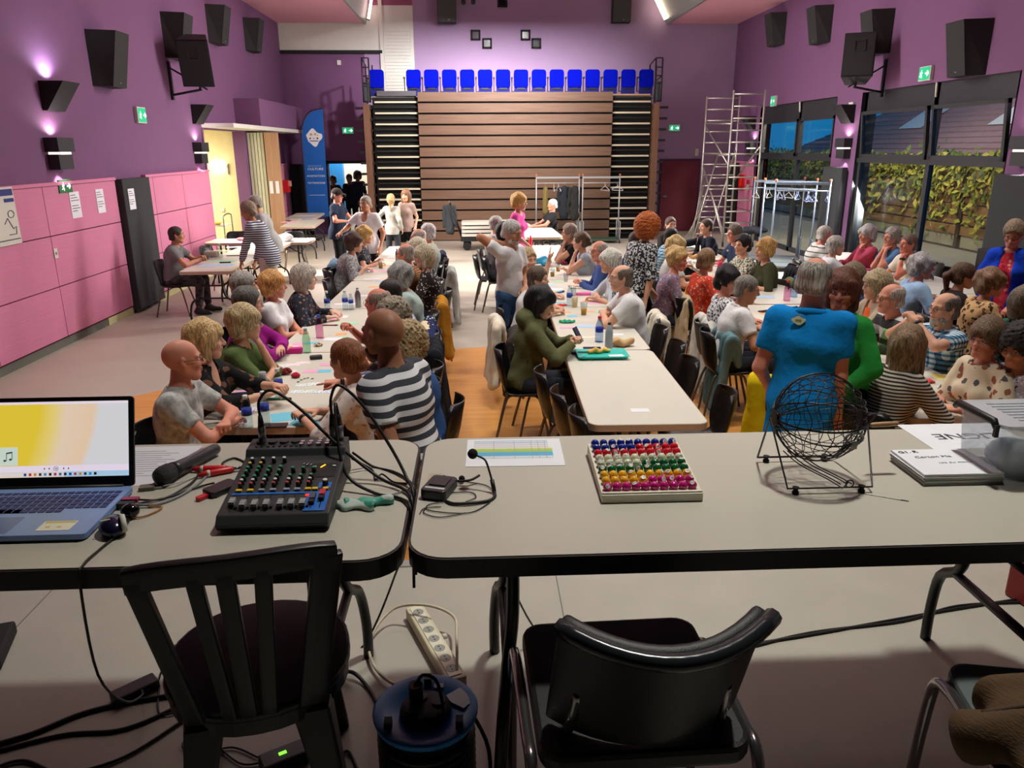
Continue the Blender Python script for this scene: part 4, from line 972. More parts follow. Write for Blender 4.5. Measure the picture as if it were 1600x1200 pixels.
def notice(px, py, lab, X=None, w_=.21, h_=.297):
    q = atx(px, py, X or XL + .06); t = thing('notice', lab, 'notice', q); t.rotation_euler = (0, 0, PI / 2)
    MB().b2((-w_ / 2, -.004, -h_ / 2), (w_ / 2, 0, h_ / 2)).build('sheet', PAPER, t)
    mb = MB()
    for k in range(7):
        if k == 3: continue
        mb.b2((-w_ * .4, -.006, h_ * (.36 - k * .1)), (w_ * (.1 + .3 * ((k * 7) % 3) / 2), -.004, h_ * (.385 - k * .1)))
    mb.build('print', INK, t); return t
notice(118, 320, 'white printed notice on the pink panel under the safety sign', w_=.25, h_=.33); notice(157, 314, 'white printed notice on the pink panel next to the tall charcoal panel', w_=.22, h_=.32)
notice(206, 311, 'white printed notice on the tall charcoal acoustic panel', XL + .155, w_=.21, h_=.3); notice(229, 305, 'white printed notice just past the tall charcoal acoustic panel', w_=.2, h_=.3)
t = thing('framed_poster', 'white floor plan poster with navy headings on the pink wall', 'poster', (XL + .06, 8.78, 1.68)); t.rotation_euler = (0, 0, PI / 2)
MB().b2((-.32, -.02, -.31), (.32, 0, .31)).build('board', WHT, t); MB().b2((-.1, -.025, .22), (.3, -.02, .29)).b2((.12, -.025, .15), (.3, -.02, .19)).build('heading', NAVY, t)
MB().tube([(.2 + .06 * math.cos(a), -.024, .02 + .04 * math.sin(a)) for a in np.linspace(0, 6, 9)], .004, 4).tube([(.05, -.024, -.08), (.12, -.024, -.02), (.2, -.024, -.14), (.26, -.024, -.12), (.24, -.024, -.2), (.1, -.024, -.2)], .004, 4).build('drawing', INK, t); MB().b2((-.3, -.024, -.26), (.3, -.02, -.25)).build('rule', INK, t)
for nm, px, py, lab in (('socket', 86, 396, 'white wall socket on the pink panels'),):
    t = thing(nm, lab, 'socket', atx(px, py, XL + .058)); t.rotation_euler = (0, 0, PI / 2); MB().b2((-.04, -.015, -.06), (.04, 0, .06)).build('plate', WHT, t, bevel=.004); MB().cyl((0, -.018, 0), (0, -.014, 0), .02).build('inset', GRM, t)
tag(MB().b2((-.05, -.05, -.06), (.05, 0, .06)).build('alarm_box', WHT, None, loc=aty(530, 98, YB)), 'small white alarm box high on the back wall near the flag', 'alarm')
tag(MB().b2((-.05, -.05, -.1), (.05, 0, .1)).build('call_point', WHT, None, loc=aty(1088, 238, YB)), 'small white switch box over the wine red door edge', 'switch')
tag(MB().b2((-.06, -.09, -.13), (.0, .09, .13)).build('sensor_box', WHT, None, loc=atx(1333, 171, XR)), 'white sensor box on the pier corner above the sconce', 'sensor')
t = thing('fire_box', 'red fire alarm box on the pink panel near the corner', 'alarm', atx(443, 291, XL + .08)); MB().b2((0, -.12, -.16), (.16, .12, .16)).build('box', M('fire_red', (200, 30, 34), .4), t, bevel=.01); MB().b2((.16, -.1, .0), (.2, .1, .14)).build('notice_plate', M('plate_pink', (220, 150, 140), .5), t)
t = thing('fire_sign', 'red fire point on the pink wall behind the scaffold tower', 'sign', (XR - .06, 21.3, 1.45)); MB().b2((-.05, -.2, -.2), (.0, .2, .2)).build('plate', M('fire_red', (200, 30, 34), .4), t); MB().b2((-.09, -.06, -.1), (-.05, .06, .1)).build('box', M('fire_red2', (230, 50, 40), .4), t)
t = thing('call_point', 'red and white break-glass call point on the right pink wall', 'alarm', (XR - .06, 20.8, 1.4)); MB().b2((-.04, -.05, -.14), (.0, .05, .02)).build('base', WHT, t); MB().b2((-.05, -.05, .02), (0, .05, .13)).build('red_plate', M('fire_red', (200, 30, 34), .4), t)
# ---------------------------------------------------------------- retractable seating stand
YT = 20.85
TW = wood_mat('stand_board', (116, 89, 70), (101, 75, 58), 0, .5)
tb = thing('retractable_stand', 'closed retractable seating stand with wooden boards and black stair bays', 'stand', (1, YT, 0))
MB().b2((-3.62, .18, 0), (3.58, 1.6, 3.62)).build('carcass', M('stand_black', (9, 9, 10), .9), tb)
MB().b2((-2.45, .06, .02), (2.54, .18, 3.6)).build('board_back', M('stand_black', (9, 9, 10), .9), tb)
for i in range(14):
    z0 = .02 + i * .269; MB().b2((-2.45, .0, z0), (2.54, .06, z0 + .222)).build('board', TW, tb)
TR = M('tread_nosing', (214, 204, 178), .6)
for i in range(13):
    z0 = .26 + i * .269
    for a, b, n in ((-3.56, -2.47, 'l'), (2.56, 3.55, 'r')):
        MB().b2((a, .02 + .008 * i, z0), (b, .12 + .008 * i, z0 + .04)).build('tread_nosing', TR, tb); MB().b2((a, .09, z0 - .12), (b, .13, z0 - .09)).build('riser_bar', BLK, tb)
SW = wood_mat('stand_side', (122, 88, 68), (104, 72, 54), 2, .6)
for s, x in ((-1, -3.74), (1, 3.7)):
    MB().b2((x - .1, -.02, 0), (x + .06, 1.5, 3.45)).build('side_panel', SW, tb)
    for i in range(13): MB().b2((x - .16 - .012 * i if s < 0 else x - .1, .0, .1 + i * .269), (x + .12 if s < 0 else x + .14 + .012 * i, .1, .16 + i * .269)).build('step_bracket', BLK, tb)
MB().b2((-3.7, .25, 3.6), (3.66, 1.6, 3.66)).build('deck', M('deck_grey', (120, 116, 110), .7), tb); MB().b2((-3.5, .2, 3.66), (-2.5, .26, 3.78)).build('tread_plate', GRM, tb)
MB().b2((2.56, .2, 3.66), (3.55, .5, 3.7)).build('deck_edge', wood_mat('beech', (190, 152, 120), (172, 134, 104), 2, .6), tb)
for s, x in ((-1, -3.74), (1, 3.72)):
    f = MB(); z0, z1 = 3.5, 4.55; w2 = .085
    for q in (-w2, w2): f.cyl((x + q, .1, z0), (x + q, .1, z1), .02, n=6); f.cyl((x + q, .8, z0), (x + q, .8, z1 - .1), .018, n=6)
    for z in (z1, z1 - .22, z1 - .42, z1 - .6, z0 + .02): f.cyl((x - w2, .1, z), (x + w2, .1, z), .016, n=6)
    f.cyl((x - w2, .1, z1), (x - w2, .8, z1 - .1), .016, n=6); f.cyl((x + w2, .1, z1 - .42), (x + w2, .8, z1 - .5), .016, n=6); f.build('guard_rail', BLK, tb)
    MB().b2((x - .08, .2, z0), (x + .08, .24, z0 + .5)).build('guard_plate', M('guard_plate', (70, 74, 80), .5), tb)
BLU = M('seat_blue', (1, 14, 168), .9, bump=(90, .2), spec=.08); BLUD = M('seat_pan', (10, 18, 110), .8)
def stand_seat():
    t = thing('stand_seat', '', 'seat', (0, 0, 0)); P2 = rrect(.37, .44, .07, 4)
    M4 = Matrix.Translation((0, 0, .62)) @ Matrix.Rotation(PI / 2 - .1, 4, 'X'); o = MB().prism(P2, -.035, .035, M4).build('backrest', BLU, t, bevel=.01)
    MB().b2((-.17, -.02, .2), (.17, .1, .56)).build('seat_pan', BLUD, t); MB().b2((-.1, -.04, .36), (.1, .02, .42)).build('hinge', BLK, t); MB().b2((-.035, 0, 0), (.035, .08, .38)).build('pedestal', M('pedestal', (44, 44, 50), .6), t); MB().b2((-.09, -.05, 0), (.09, .12, .015)).build('foot_plate', BLK, t)
    for s in (-1,): MB().b2((s * .235 - .02, -.14, .62), (s * .235 + .02, .06, .655)).b2((s * .235 - .012, .02, .3), (s * .235 + .012, .04, .62)).b2((s * .235 - .012, .02, .3), (s * .1, .04, .32)).build('armrest', BLK, t)
    return t
sp = stand_seat(); first = True
ordn = ['first', 'second', 'third', 'fourth', 'fifth', 'sixth', 'seventh', 'eighth', 'ninth', 'tenth', 'eleventh', 'twelfth', 'thirteenth', 'fourteenth', 'fifteenth', 'sixteenth', 'seventeenth', 'eighteenth', 'nineteenth', 'twentieth']
for i in range(15):
    x = -2.5 if i == 0 else aty(646 + (i - 1) * 28.0, 122, 21.2).x
    lab = 'lone blue tip-up seat at the stair gap beside the black guard rail' if i == 0 else f'{ordn[i - 1]} blue tip-up seat from the stair gap along the top of the stand'
    z = 3.46
    if first: sp.location = (x, 21.2, z); sp['label'] = lab; sp['group'] = 'blue seats on top of the stand'; first = False
    else: dup(sp, (x, 21.2, z), None, lab, 'blue seats on top of the stand')
# ---------------------------------------------------------------- blue flag, scaffold tower, coat racks
t = thing('feather_flag', 'tall blue feather flag with a white cloud emblem and white lettering', 'flag', (-4.28, 21.5, 0))
P2 = [(-.3, .55), (.26, .62), (.3, 3.36), (.2, 3.36), (.0, 3.3), (-.14, 3.18), (-.24, 2.98), (-.29, 2.7)]
MB().prism(P2, -.006, .006, Matrix.Rotation(PI / 2, 4, 'X')).build('cloth', M('flag_blue', (12, 92, 178), .7, noise=(2, .1)), t)
MB().tube(bez([(-.32, 0, .02), (-.32, 0, 2.6), (-.26, 0, 2.98), (-.15, 0, 3.2), (0, 0, 3.33), (.3, 0, 3.39)], 24), .012, 6).build('pole', BLK, t)
MB().b2((-.55, -.25, 0), (.0, .25, .03)).build('foot_plate', BLK, t)
cl = [(.02 + (.2 + .03 * math.sin(3 * a + .6)) * math.cos(a), 2.66 + (.19 + .045 * math.sin(4 * a + 1)) * math.sin(a)) for a in np.linspace(0, 2 * PI, 40)[:-1]]
MB().prism(cl, .008, .010, Matrix.Rotation(PI / 2, 4, 'X')).build('emblem', M('flag_white', (226, 226, 230), .7), t)
ic = MB()
for x, z, a, b in ((-.07, 2.72, .06, .05), (.04, 2.725, .05, .055), (.10, 2.70, .03, .03)): ic.b2((x - a / 2 + .02, -.013, z - b / 2 + .02), (x + a / 2 + .02, -.011, z + b / 2 + .02))
ic.build('emblem_roofs', M('olive_gold', (176, 160, 84), .7), t); ic = MB()
for x, r in ((-.08, .022), (.02, .014), (.11, .024)): ic.cyl((x, -.013, 2.64), (x, -.011, 2.64), r, n=10)
ic.build('emblem_wheels', M('dark_olive', (46, 50, 30), .7), t); MB().b2((-.1, -.013, 2.565), (.13, -.011, 2.585)).build('emblem_caption', NAVY, t)
FW = M('flag_letter', (226, 232, 244), .7)
for z, s_, sz in ((1.86, 'CULTURE', .085), (1.68, 'ANIMATION', .075), (1.50, 'PATRIMOINE', .07)): text('lettering', s_, sz, FW, t, (0, -.012, z), (PI / 2, 0, 0), sx=1.15)
MB().b2((-.22, -.012, 1.18), (.2, -.01, 1.19)).build('web_line', FW, t); MB().b2((-.2, -.012, 1.94), (.16, -.01, 1.945)).build('rule', FW, t)
ALU = M('alu_tube', (196, 192, 184), .35, metal=.75)
sc = thing('scaffold_tower', 'aluminium scaffold tower with ladder frames and diagonal braces', 'scaffold', (6.28, 19.6, 0)); sc.rotation_euler = (0, 0, -.16)
fz = 3.5
for y, x0, x1, zt in ((-.62, -.1, .62, fz), (.95, -.52, .3, fz - .05)):
    for x in (x0, x1): MB().cyl((x, y, .12), (x, y, zt + .15), .026, n=8).build('upright', ALU, sc)
    for i in range(13): MB().cyl((x0, y, .32 + i * .27), (x1, y, .32 + i * .27), .019, n=6).build('rung', ALU, sc)
for a, b in (((-.1, -.62, .35), (-.52, .95, 1.9)), ((.62, -.62, 2.4), (.3, .95, 1.5)), ((-.1, -.62, 1.95), (-.52, .95, 2.9)), ((-.46, .9, 1.75), (-.1, -.58, .25)), ((-.1, -.62, 2.9), (-.52, .95, 2.95)), ((.62, -.62, 2.9), (.3, .95, 2.95)), ((-.1, -.62, 2.2), (-.52, .95, 2.2)), ((.62, -.62, 2.2), (.3, .95, 2.2))): MB().cyl(a, b, .02, n=6).build('brace', ALU, sc)
lad = MB()
for x in (-.42, -.02): lad.cyl((x + .25, .6, 2.3), (x - .35, -.1, .12), .02, n=6)
for i in range(8): u = (i + .5) / 8; lad.cyl((-.17 - .6 * u, .6 - .7 * u, 2.3 - 2.18 * u), (.23 - .6 * u, .6 - .7 * u, 2.3 - 2.18 * u), .014, n=5)
lad.build('inclined_ladder', ALU, sc)
for x, y in ((-.1, -.62), (.62, -.62), (-.52, .95), (.3, .95)): MB().cyl((x - .02, y, .06), (x + .02, y, .06), .06).build('caster', BLK, sc); 
for k in range(4): MB().cyl((-.75 - .05 * k, .3 + .1 * k, .05), (-.5 + .06 * k, .85, 1.7 - .2 * k), .014, n=5).build('loose_tube', ALU, sc)
def hanger(parent_list, loc, rz, lab, m):
    t = thing('coat_hanger', lab, 'hanger', loc, rz, 'empty coat hangers on the racks'); MB().tube(bez([(0, 0, .0), (.03, 0, .02), (.02, 0, .05), (-.02, 0, .045)], 8)[::-1], .003, 5).tube([(0, 0, 0), (0, 0, -.04), (.2, 0, -.13), (.2, 0, -.15), (-.2, 0, -.15), (-.2, 0, -.13), (0, 0, -.04)], .006, 5).build('wire', m, t); return t
def rack(loc, rz, lab, L_, H2, m, base_m):
    t = thing('coat_rack', lab, 'coat rack', loc, rz); x = L_ / 2
    for s in (-x, x):
        MB().cyl((s, 0, .1), (s, 0, H2), .017, n=8).build('post', m, t); MB().tube(bez([(s, -.26, .09), (s, -.26, .5), (s, -.22, .55), (s, .22, .55), (s, .26, .5), (s, .26, .09)], 20), .013, 6).build('side_hoop', m, t)
        for q in (-.26, .26): MB().cyl((s - .012, q, .04), (s + .012, q, .04), .04).build('caster', BLK, t)
        MB().cyl((s, 0, H2), (s, 0, H2 + .05), .022, n=8).build('end_plug', M('plug_orange', (190, 110, 70), .5), t)
    MB().b2((-x, -.025, H2 - .06), (x, .025, H2 - .01)).build('top_rail', m, t); MB().cyl((-x, 0, H2 - .17), (x, 0, H2 - .17), .012, n=6).build('hanging_rail', m, t); MB().b2((-x, -.27, .08), (x, .27, .11)).build('base_frame', base_m, t)
    return t
RG = M('rack_grey', (176, 178, 180), .4, metal=.5); RGB_ = M('rack_base_green', (50, 74, 60), .6)
rack((2.08, 20.2, 0), 0, 'grey coat rack with jackets in front of the wooden stand boards', 1.1, 1.68, RG, RGB_); rack((3.2, 20.2, 0), 0, 'grey coat rack with white hangers in front of the right stair bay', .95, 1.68, RG, RGB_)
RB = M('rack_blue_grey', (128, 140, 156), .4, metal=.4)
for k in range(3): rack((6.35 + .0 * k, 16.35 - .6 * k, 0), -.28, ['blue grey coat rack before the smaller window, farthest of three', 'blue grey coat rack before the smaller window, middle of three', 'blue grey coat rack before the smaller window, nearest of three'][k], 1.0, 1.72, RB, M('rack_base_grey', (110, 118, 120), .6))
hm = M('hanger_blue', (120, 136, 176), .4); hw_ = M('hanger_white', (220, 222, 226), .4)
r = random.Random(3)
for k in range(16):
    hanger(None, (6.35 + .5 * (u_ := r.uniform(-.9, .9)), 16.35 - .6 * (k % 3) - .14 * u_, 1.5), r.uniform(.9, 1.7), f'pale plastic coat hanger on the blue grey racks, {ordn[k]} from the far end', hm if k % 3 else hw_)
for k, x in enumerate((1.98, 2.1, 3.3, 3.62)): hanger(None, (x, 20.2, 1.47), PI / 2 + .2 * k, ['white hanger beside the olive jacket on the rack', 'second white hanger beside the olive jacket', 'white hanger alone on the right rack', 'white hangers bunch at the right rack end'][k], hw_)
def hung_coat(loc, rz, lab, m, w_=.2, L_=.62):
    t = thing('hung_jacket', lab, 'jacket', loc, rz)
    F = Field((-.25, -.16, -L_ - .2), (.25, .16, .06), .02)
    F.cap((-w_ * .7, 0, -.06), (w_ * .7, 0, -.06), .05, k=.03); F.cap((0, 0, -.1), (0, 0, -L_), w_ * .6, w_ * .7, k=.05); F.cap((-w_ * .8, 0, -.08), (-w_, .02, -L_ * .85), .05, .04, k=.02); F.cap((w_ * .8, 0, -.08), (w_, .02, -L_ * .85), .05, .04, k=.02)
    F.wrinkle(.012, int(w_ * 1000), (40, 33, 12)); V, Q = F.surf(); V[:, 1] *= .7; put('cloth', np_mesh('jacket', V, Q, m), t); MB().tube([(0, 0, -.02), (0, 0, .1)], .004, 5).build('hook', GRM, t)
hung_coat((1.76, 20.2, 1.42), PI / 2, 'olive jacket hanging on the grey coat rack', cloth((132, 118, 70)), .14, .6); hung_coat((2.25, 20.2, 1.42), .5, 'dark patterned jacket hanging on the grey coat rack', cloth((44, 48, 54)), .2, .68); hung_coat((2.52, 20.2, 1.42), .5, 'plain charcoal jacket hanging next to the patterned one', cloth((48, 48, 48)), .2, .72)
# ---------------------------------------------------------------- folding tables
TTOP = M('table_top', (212, 209, 196), .42, noise=(4, .03), bump=(200, .04)); TEDGE = M('table_edge', (196, 170, 150), .5); TEDGEB = M('table_edge_dark', (26, 26, 27), .45); LEGB = M('table_leg_black', (28, 29, 31), .4)
_TM = {}
def table(L_, W_, loc, rz, lab, group='folding tables in the hall', edge=None, th=.045, top=None, r=.07):
    t = thing('folding_table', lab, 'table', loc, rz, group); k = (L_, W_, th, edge, top)
    if k not in _TM:
        P2 = rrect(L_, W_, r, 6); P1 = rrect(L_ - .012, W_ - .012, r - .006, 6)
        a = MB().prism(P1, .74 - .004, .74).mesh('tabletop', top or TTOP); b = MB().prism(P2, .74 - th, .738).mesh('edge_band', edge or TEDGE)
        lg = []
        for sx in (-1, 1):
            x = sx * (L_ / 2 - .24)
            for sy in (-1, 1): lg.append(MB().tube(bez([(x, sy * W_ * .2, .74 - th), (x, sy * W_ * .2, .46), (x + sx * .015, sy * W_ * .26, .34), (x + sx * .03, sy * W_ * .40, .26), (x + sx * .04, sy * W_ * .45, .12), (x + sx * .04, sy * W_ * .45, 0)], 20), .0165, 8).mesh('leg', LEGB))
            lg.append(MB().cyl((x + sx * .015, -W_ * .27, .32), (x + sx * .015, W_ * .27, .32), .014, n=6).mesh('crossbar', LEGB))
            lg.append(MB().tube([(x, 0, .5), (x - sx * .36, 0, .74 - th)], .012, 6).cyl((x, -W_ * .2, .5), (x, W_ * .2, .5), .012, n=6).mesh('brace', LEGB))
        _TM[k] = (a, b, lg)
    a, b, lg = _TM[k]; put('tabletop', a, t); put('edge_band', b, t)
    for m_ in lg: put(m_.name.split('.')[0], m_, t)
    return t
def row(y0, n, xl, sk, names, L_=1.83, W_=.75):
    out = []
    for i in range(n):
        yc = y0 + (i + .5) * L_; xc = xl + W_ / 2 + sk * (yc - y0)
        out.append(table(L_ - .006, W_, (xc, yc, 0), PI / 2 - math.atan(sk), names % ordn[i]))
    return out
ROW_A = (4.5, -1.77, .025); ROW_B = (4.42, .67, .02); ROW_C = (4.42, 2.70, .02); ROW_C2 = (8.1, 3.02, .02); ROW_E = (6.7, 5.2, .02)
row(4.5, 5, -1.77, .025, '%s folding table from the stage in the row nearest the pink wall'); row(4.42, 5, .67, .02, '%s folding table from the stage in the middle row')
row(4.42, 2, 2.70, .02, '%s folding table from the stage in the row beside the windows walk'); row(8.1, 3, 3.02, .02, '%s folding table past the step in the row before the scaffold tower'); row(6.7, 3, 5.2, .02, '%s folding table in the row along the windows')
table(1.82, .74, (-3.83, 11.85, 0), PI / 2, 'white cash-desk table with green and blue sheets before the seated man'); table(1.82, .74, (-3.80, 13.5, 0), PI / 2 - .03, 'white table behind the cash-desk table near the striped woman'); table(1.9, .74, (-4.05, 14.75, 0), 0, 'white table set crosswise before the side room opening')
table(1.83, .75, (-4.02, 18.3, 0), PI / 2 + .06, 'paper-covered table near the beech partition'); table(1.83, .75, (-4.4, 20.3, 0), PI / 2 + .05, 'paper-covered table under the blue flag')
table(1.83, .75, (1.25, 15.75, 0), PI / 2 + .03, 'white table between the middle row and the coat rack'); table(1.6, .75, (.75, 17.9, 0), PI / 2 + .12, 'white table where the man in black polo sits')
# trolley with a stack of folded tables
t = thing('table_trolley', 'black wheeled trolley stacked with grey folded tables before the stand', 'trolley', (.3, 19.1, 0))
for k in range(4): MB().prism(rrect(1.35, .7, .05, 4), .34 + k * .09, .40 + k * .09).build('folded_top', M('folded_top', (206, 202, 192), .5), t)
for k in range(3): MB().b2((-.6, -.3, .40 + k * .09), (.6, .3, .43 + k * .09)).build('folded_legs', LEGB, t)
MB().b2((-.7, -.33, .22), (.7, .33, .34)).build('deck', BLKM, t); MB().tube([(-.68, -.2, .3), (-.95, -.2, 1.1), (-.95, .2, 1.1), (-.68, .2, .3)], .02, 6).build('handle', BLK, t)
for x in (-.55, .55):
    for y in (-.28, .28): MB().cyl((x, y - .03, .1), (x, y + .03, .1), .1, n=14).build('wheel', BLK, t)
hung_coat((-.66, 19.0, 1.08), 0, 'dark grey jacket hung on the handle of the table trolley', cloth((64, 68, 72)), .15, .62)
# ---------------------------------------------------------------- black shell chairs
SHELL = M('shell_black', (22, 22, 24), .32, spec=.5); TUBEC = M('chair_tube', (120, 108, 100), .35, metal=.7)
_pr = [(.215, .425, .205), (.20, .448, .215), (.12, .452, .22), (-.02, .440, .215), (-.13, .438, .2), (-.185, .47, .185), (-.215, .54, .19), (-.235, .63, .212), (-.25, .72, .222), (-.262, .785, .2), (-.266, .81, .14)]
def _shell(u, v):
    k = v * (len(_pr) - 1); i = min(int(k), len(_pr) - 2); f = k - i; a, b = _pr[i], _pr[i + 1]
    x, z, w_ = (a[j] + (b[j] - a[j]) * f for j in range(3)); s = (u - .5) * 2; y = s * w_; e = s * s
    back = min(1, max(0, (v - .42) / .2))
    return Vector((x + back * .075 * e, y, z + (1 - back) * .022 * e))
SH_ME = MB().slab(_shell, 10, 20, .008).mesh('shell', SHELL)
LEG_ME = [MB().tube(bez([(sx * .04 - .02, sy * .15, .43), (sx * .13 - .02, sy * .165, .415), (sx * .19 - .02, sy * .2, .2), (sx * .235 - .02, sy * .235, .0)], 9), .0115, 6).mesh('leg', TUBEC) for sx in (-1, 1) for sy in (-1, 1)]
BAR_ME = MB().cyl((-.02, -.17, .42), (-.02, .17, .42), .011, n=6).mesh('seat_bar', TUBEC)
def chair(loc, rz, lab, group='black shell chairs around the tables'):
    t = thing('shell_chair', lab, 'chair', loc, rz, group); put('shell', SH_ME, t)
    for m_ in LEG_ME: put('leg', m_, t)
    put('seat_bar', BAR_ME, t); return t
def drape(loc, rz, lab, m, L_=.5, sl=True, name='jacket', cat='jacket', w_=.23, seed=1):
    """a garment hung over a chair back, in the chair's frame"""
    t = thing(name, lab, cat, loc, rz); F = Field((-.52, -.36, .05), (.05, .36, .95), .016)
    F.cap((-.255, -w_ + .03, .79), (-.255, w_ - .03, .79), .038, k=.03)
    for k in range(5):
        y = (k - 2) * w_ * .42; F.cap((-.285, y, .76), (-.33, y * 1.08, .8 - L_), .035, .04, k=.05); F.cap((-.215, y, .76), (-.185, y, .56), .025, .03, k=.05)
    if sl:
        for s in (-1, 1): F.cap((-.28, s * (w_ - .02), .75), (-.31, s * (w_ + .05), .8 - L_ * .95), .045, .038, k=.03)
    F.wrinkle(.004, seed, (38, 34, 16)); F.f = F.f + .009 * np.sin(48 * F.ax[1][None, :, None] + seed + 2.2 * np.sin(5 * F.ax[2][None, None, :] + seed)); V, Q = F.surf(); put('cloth', np_mesh('garment', V, Q, m), t)
    return t
# ---------------------------------------------------------------- the people
GREYH, WHITEH, DKGREY, BLOND, GBLOND, BROWN, DKBROWN, BLACKH, AUB, RED = (150, 146, 140), (214, 210, 204), (92, 88, 84), (214, 180, 124), (196, 172, 130), (112, 82, 58), (66, 50, 40), (22, 20, 20), (140, 80, 44), (176, 88, 34)
GB = (40, 36, 36); GM = (120, 120, 124)
p = person
# row nearest the pink wall, wall side (face +x)
p('bald person in marbled grey tee with thin glasses, arms folded on the table', (286, 562), face=0, look=24, sex='m', g=1.12, lean=10, s=1.03, hands=('fold', 'fold'), skin='pink', hair=None, glasses=GB, top=PM('marble', ((206, 208, 206), (150, 152, 152)), 16), brow=(120, 90, 70), hp=('fist', 'relax'))
p('person with blond fringed bob and black lace blouse, hands out over the table', (322, 532), face=-4, look=16, lean=8, hands=((.5, .06, .86), (.48, -.06, .84)), hair=('bob', BLOND), top=PM('floral', ((20, 20, 22), (110, 76, 62), (30, 28, 30)), 14), sleeve='three', vneck=.06, hp=('hold', 'hold'))
p('person with short blond hair and olive green blouse, chin on hand', (384, 505), face=0, look=18, lean=18, hands=('chin', 'fold'), hair=('pixie', GBLOND), top=(92, 112, 66), sleeve='elbow', glasses=GM)
p('person with short dark grey hair and purple sleeves, seated behind the green blouse', (388, 474), face=0, look=16, lean=8, hands=('fold', 'fold'), hair=('short', DKGREY), top=(150, 30, 130), sleeve='long', glasses=GM)
p('person with grey hair half hidden at the wall side of the row', (382, 448), face=0, look=20, lean=2, sex='m', hands='lap', hair=('short', GREYH), top=(120, 124, 128), sleeve='long')
p('person with short ginger blond hair, white printed tee and crossed arms', (428, 446), face=-6, look=14, lean=4, g=1.2, s=.97, hands=((.3, -.04, .74), (.3, .04, .72)), hair=('pixie', (206, 150, 86)), top=PM('speckle', ((236, 236, 238), (226, 226, 232)), 18), bottom=(150, 150, 154), skin='pink')
p('person with grey bob and dark flowered blouse, hands on the table', (477, 434), face=0, look=12, lean=14, s=.97, hands=('table', 'table'), hair=('bob', (178, 170, 160)), top=PM('floral', ((40, 42, 52), (90, 96, 130), (150, 110, 90), (50, 52, 62)), 30), sleeve='long', skin='pale')
p('person with dark brown hair and grey flecked jumper leaning to the table', (554, 380), face=0, look=8, lean=24, hands=('table', 'clasp'), hair=('pixie', (74, 50, 44)), top=PM('speckle', ((186, 188, 190), (120, 122, 128)), 60), sleeve='three', g=1.1)
p('person with blond curls and dark flowered dress far along the row', (571, 368), face=0, look=6, lean=18, hands=('clasp', 'table'), hair=('wavy', (214, 176, 104)), top=PM('floral', ((40, 42, 48), (150, 150, 156), (70, 74, 84)), 50), sleeve='short')
# same row, aisle side (face -x)
p('person with short silver hair and pale sage top at the far end', (668, 364), face=180, look=170, lean=6, hands='table', hair=('short', (206, 204, 202)), top=(176, 190, 180), sleeve='short')
p('bald person with glasses and blue white patterned shirt near the far end', (653, 371), face=180, look=172, sex='m', lean=12, hands='table', hair=('fringe', (200, 190, 180)), top=PM('plaid', ((226, 234, 238), (120, 190, 206), (70, 110, 140)), 24), glasses=GB, skin='pink')
p('person with short blond grey hair beside the polka dot blouse', (650, 390), face=180, look=176, lean=10, hands='table', hair=('pixie', (216, 206, 180)), top=(60, 60, 64), sleeve='elbow')
p('person with greyish blond bob and dark polka dot blouse', (662, 401), face=178, look=190, lean=8, hands='table', hair=('bob', (196, 184, 156)), top=PM('dots', ((44, 38, 38), (220, 214, 206)), 32), sleeve='elbow', glasses=GB)
p('balding person in brown striped shirt seen from behind the shoulder', (633, 397), face=184, look=172, sex='m', g=1.15, lean=14, hands='table', hair=('fringe', (150, 140, 130)), top=PM('stripes', ((160, 112, 66), (110, 74, 44)), 40), glasses=GB, skin='pink')
p('person with grey hair, sage tee and black cross-body strap', (623, 432), face=186, look=180, sex='m', g=1.1, lean=16, hands='table', hair=('wavy', (150, 150, 148)), top=(172, 190, 184))
p('person with dark hair and thinning crown, denim shirt with round badge', (608, 458), face=182, look=176, sex='m', lean=20, hands='table', hair=('crew', (46, 40, 36)), top=PM('floral', ((160, 166, 176), (190, 60, 60), (70, 80, 120), (200, 204, 210)), 14))
p('bald red-faced person with a hand raised over the table', (590, 473), face=178, look=160, sex='m', lean=18, hands=('table', (.42, -.0, .96)), hair=('fringe', (150, 130, 116)), top=(130, 130, 140), skin=(204, 116, 96), hp=('relax', 'hold'), glasses=GB)
p('person with grey curls beside the raised hand', (612, 496), face=180, look=170, lean=14, hands='table', hair=('curls', (150, 138, 118)), top=(120, 110, 120), sleeve='long')
p('person with ash blond curls pointing across the table', (633, 538), face=176, look=168, lean=14, hands=('fold', (.6, -.02, .92)), hair=('curls', (176, 152, 112)), top=(60, 90, 140), sleeve='three', hp=('relax', 'point'), skin='pink', watch=-1)
p('person with auburn hair in a bun and pinkish white blouse, handling counters', (541, 562), face=168, look=152, lean=24, hands=((.5, .10, .80), (.46, -.02, .80)), hair=('bun', (128, 74, 40)), top=PM('dots', ((226, 212, 206), (180, 160, 170)), 26), sleeve='elbow', skin='fair', hp=('hold', 'hold'), watch=1)
p('tall bald person in white and dark striped tee walking before the tables', (598, 522), face=150, look=140, pose='stand', sex='m', g=1.15, s=1.0, lean=14, hands=('side', (.15, -.2, .75)), hair=None, brow=(50, 40, 34), skin=(150, 100, 76), beard=(30, 26, 24), top=PM('stripes', ((216, 216, 220), (60, 62, 70)), 20), bottom=(40, 44, 56), knees=(.2, -.18), group=None)
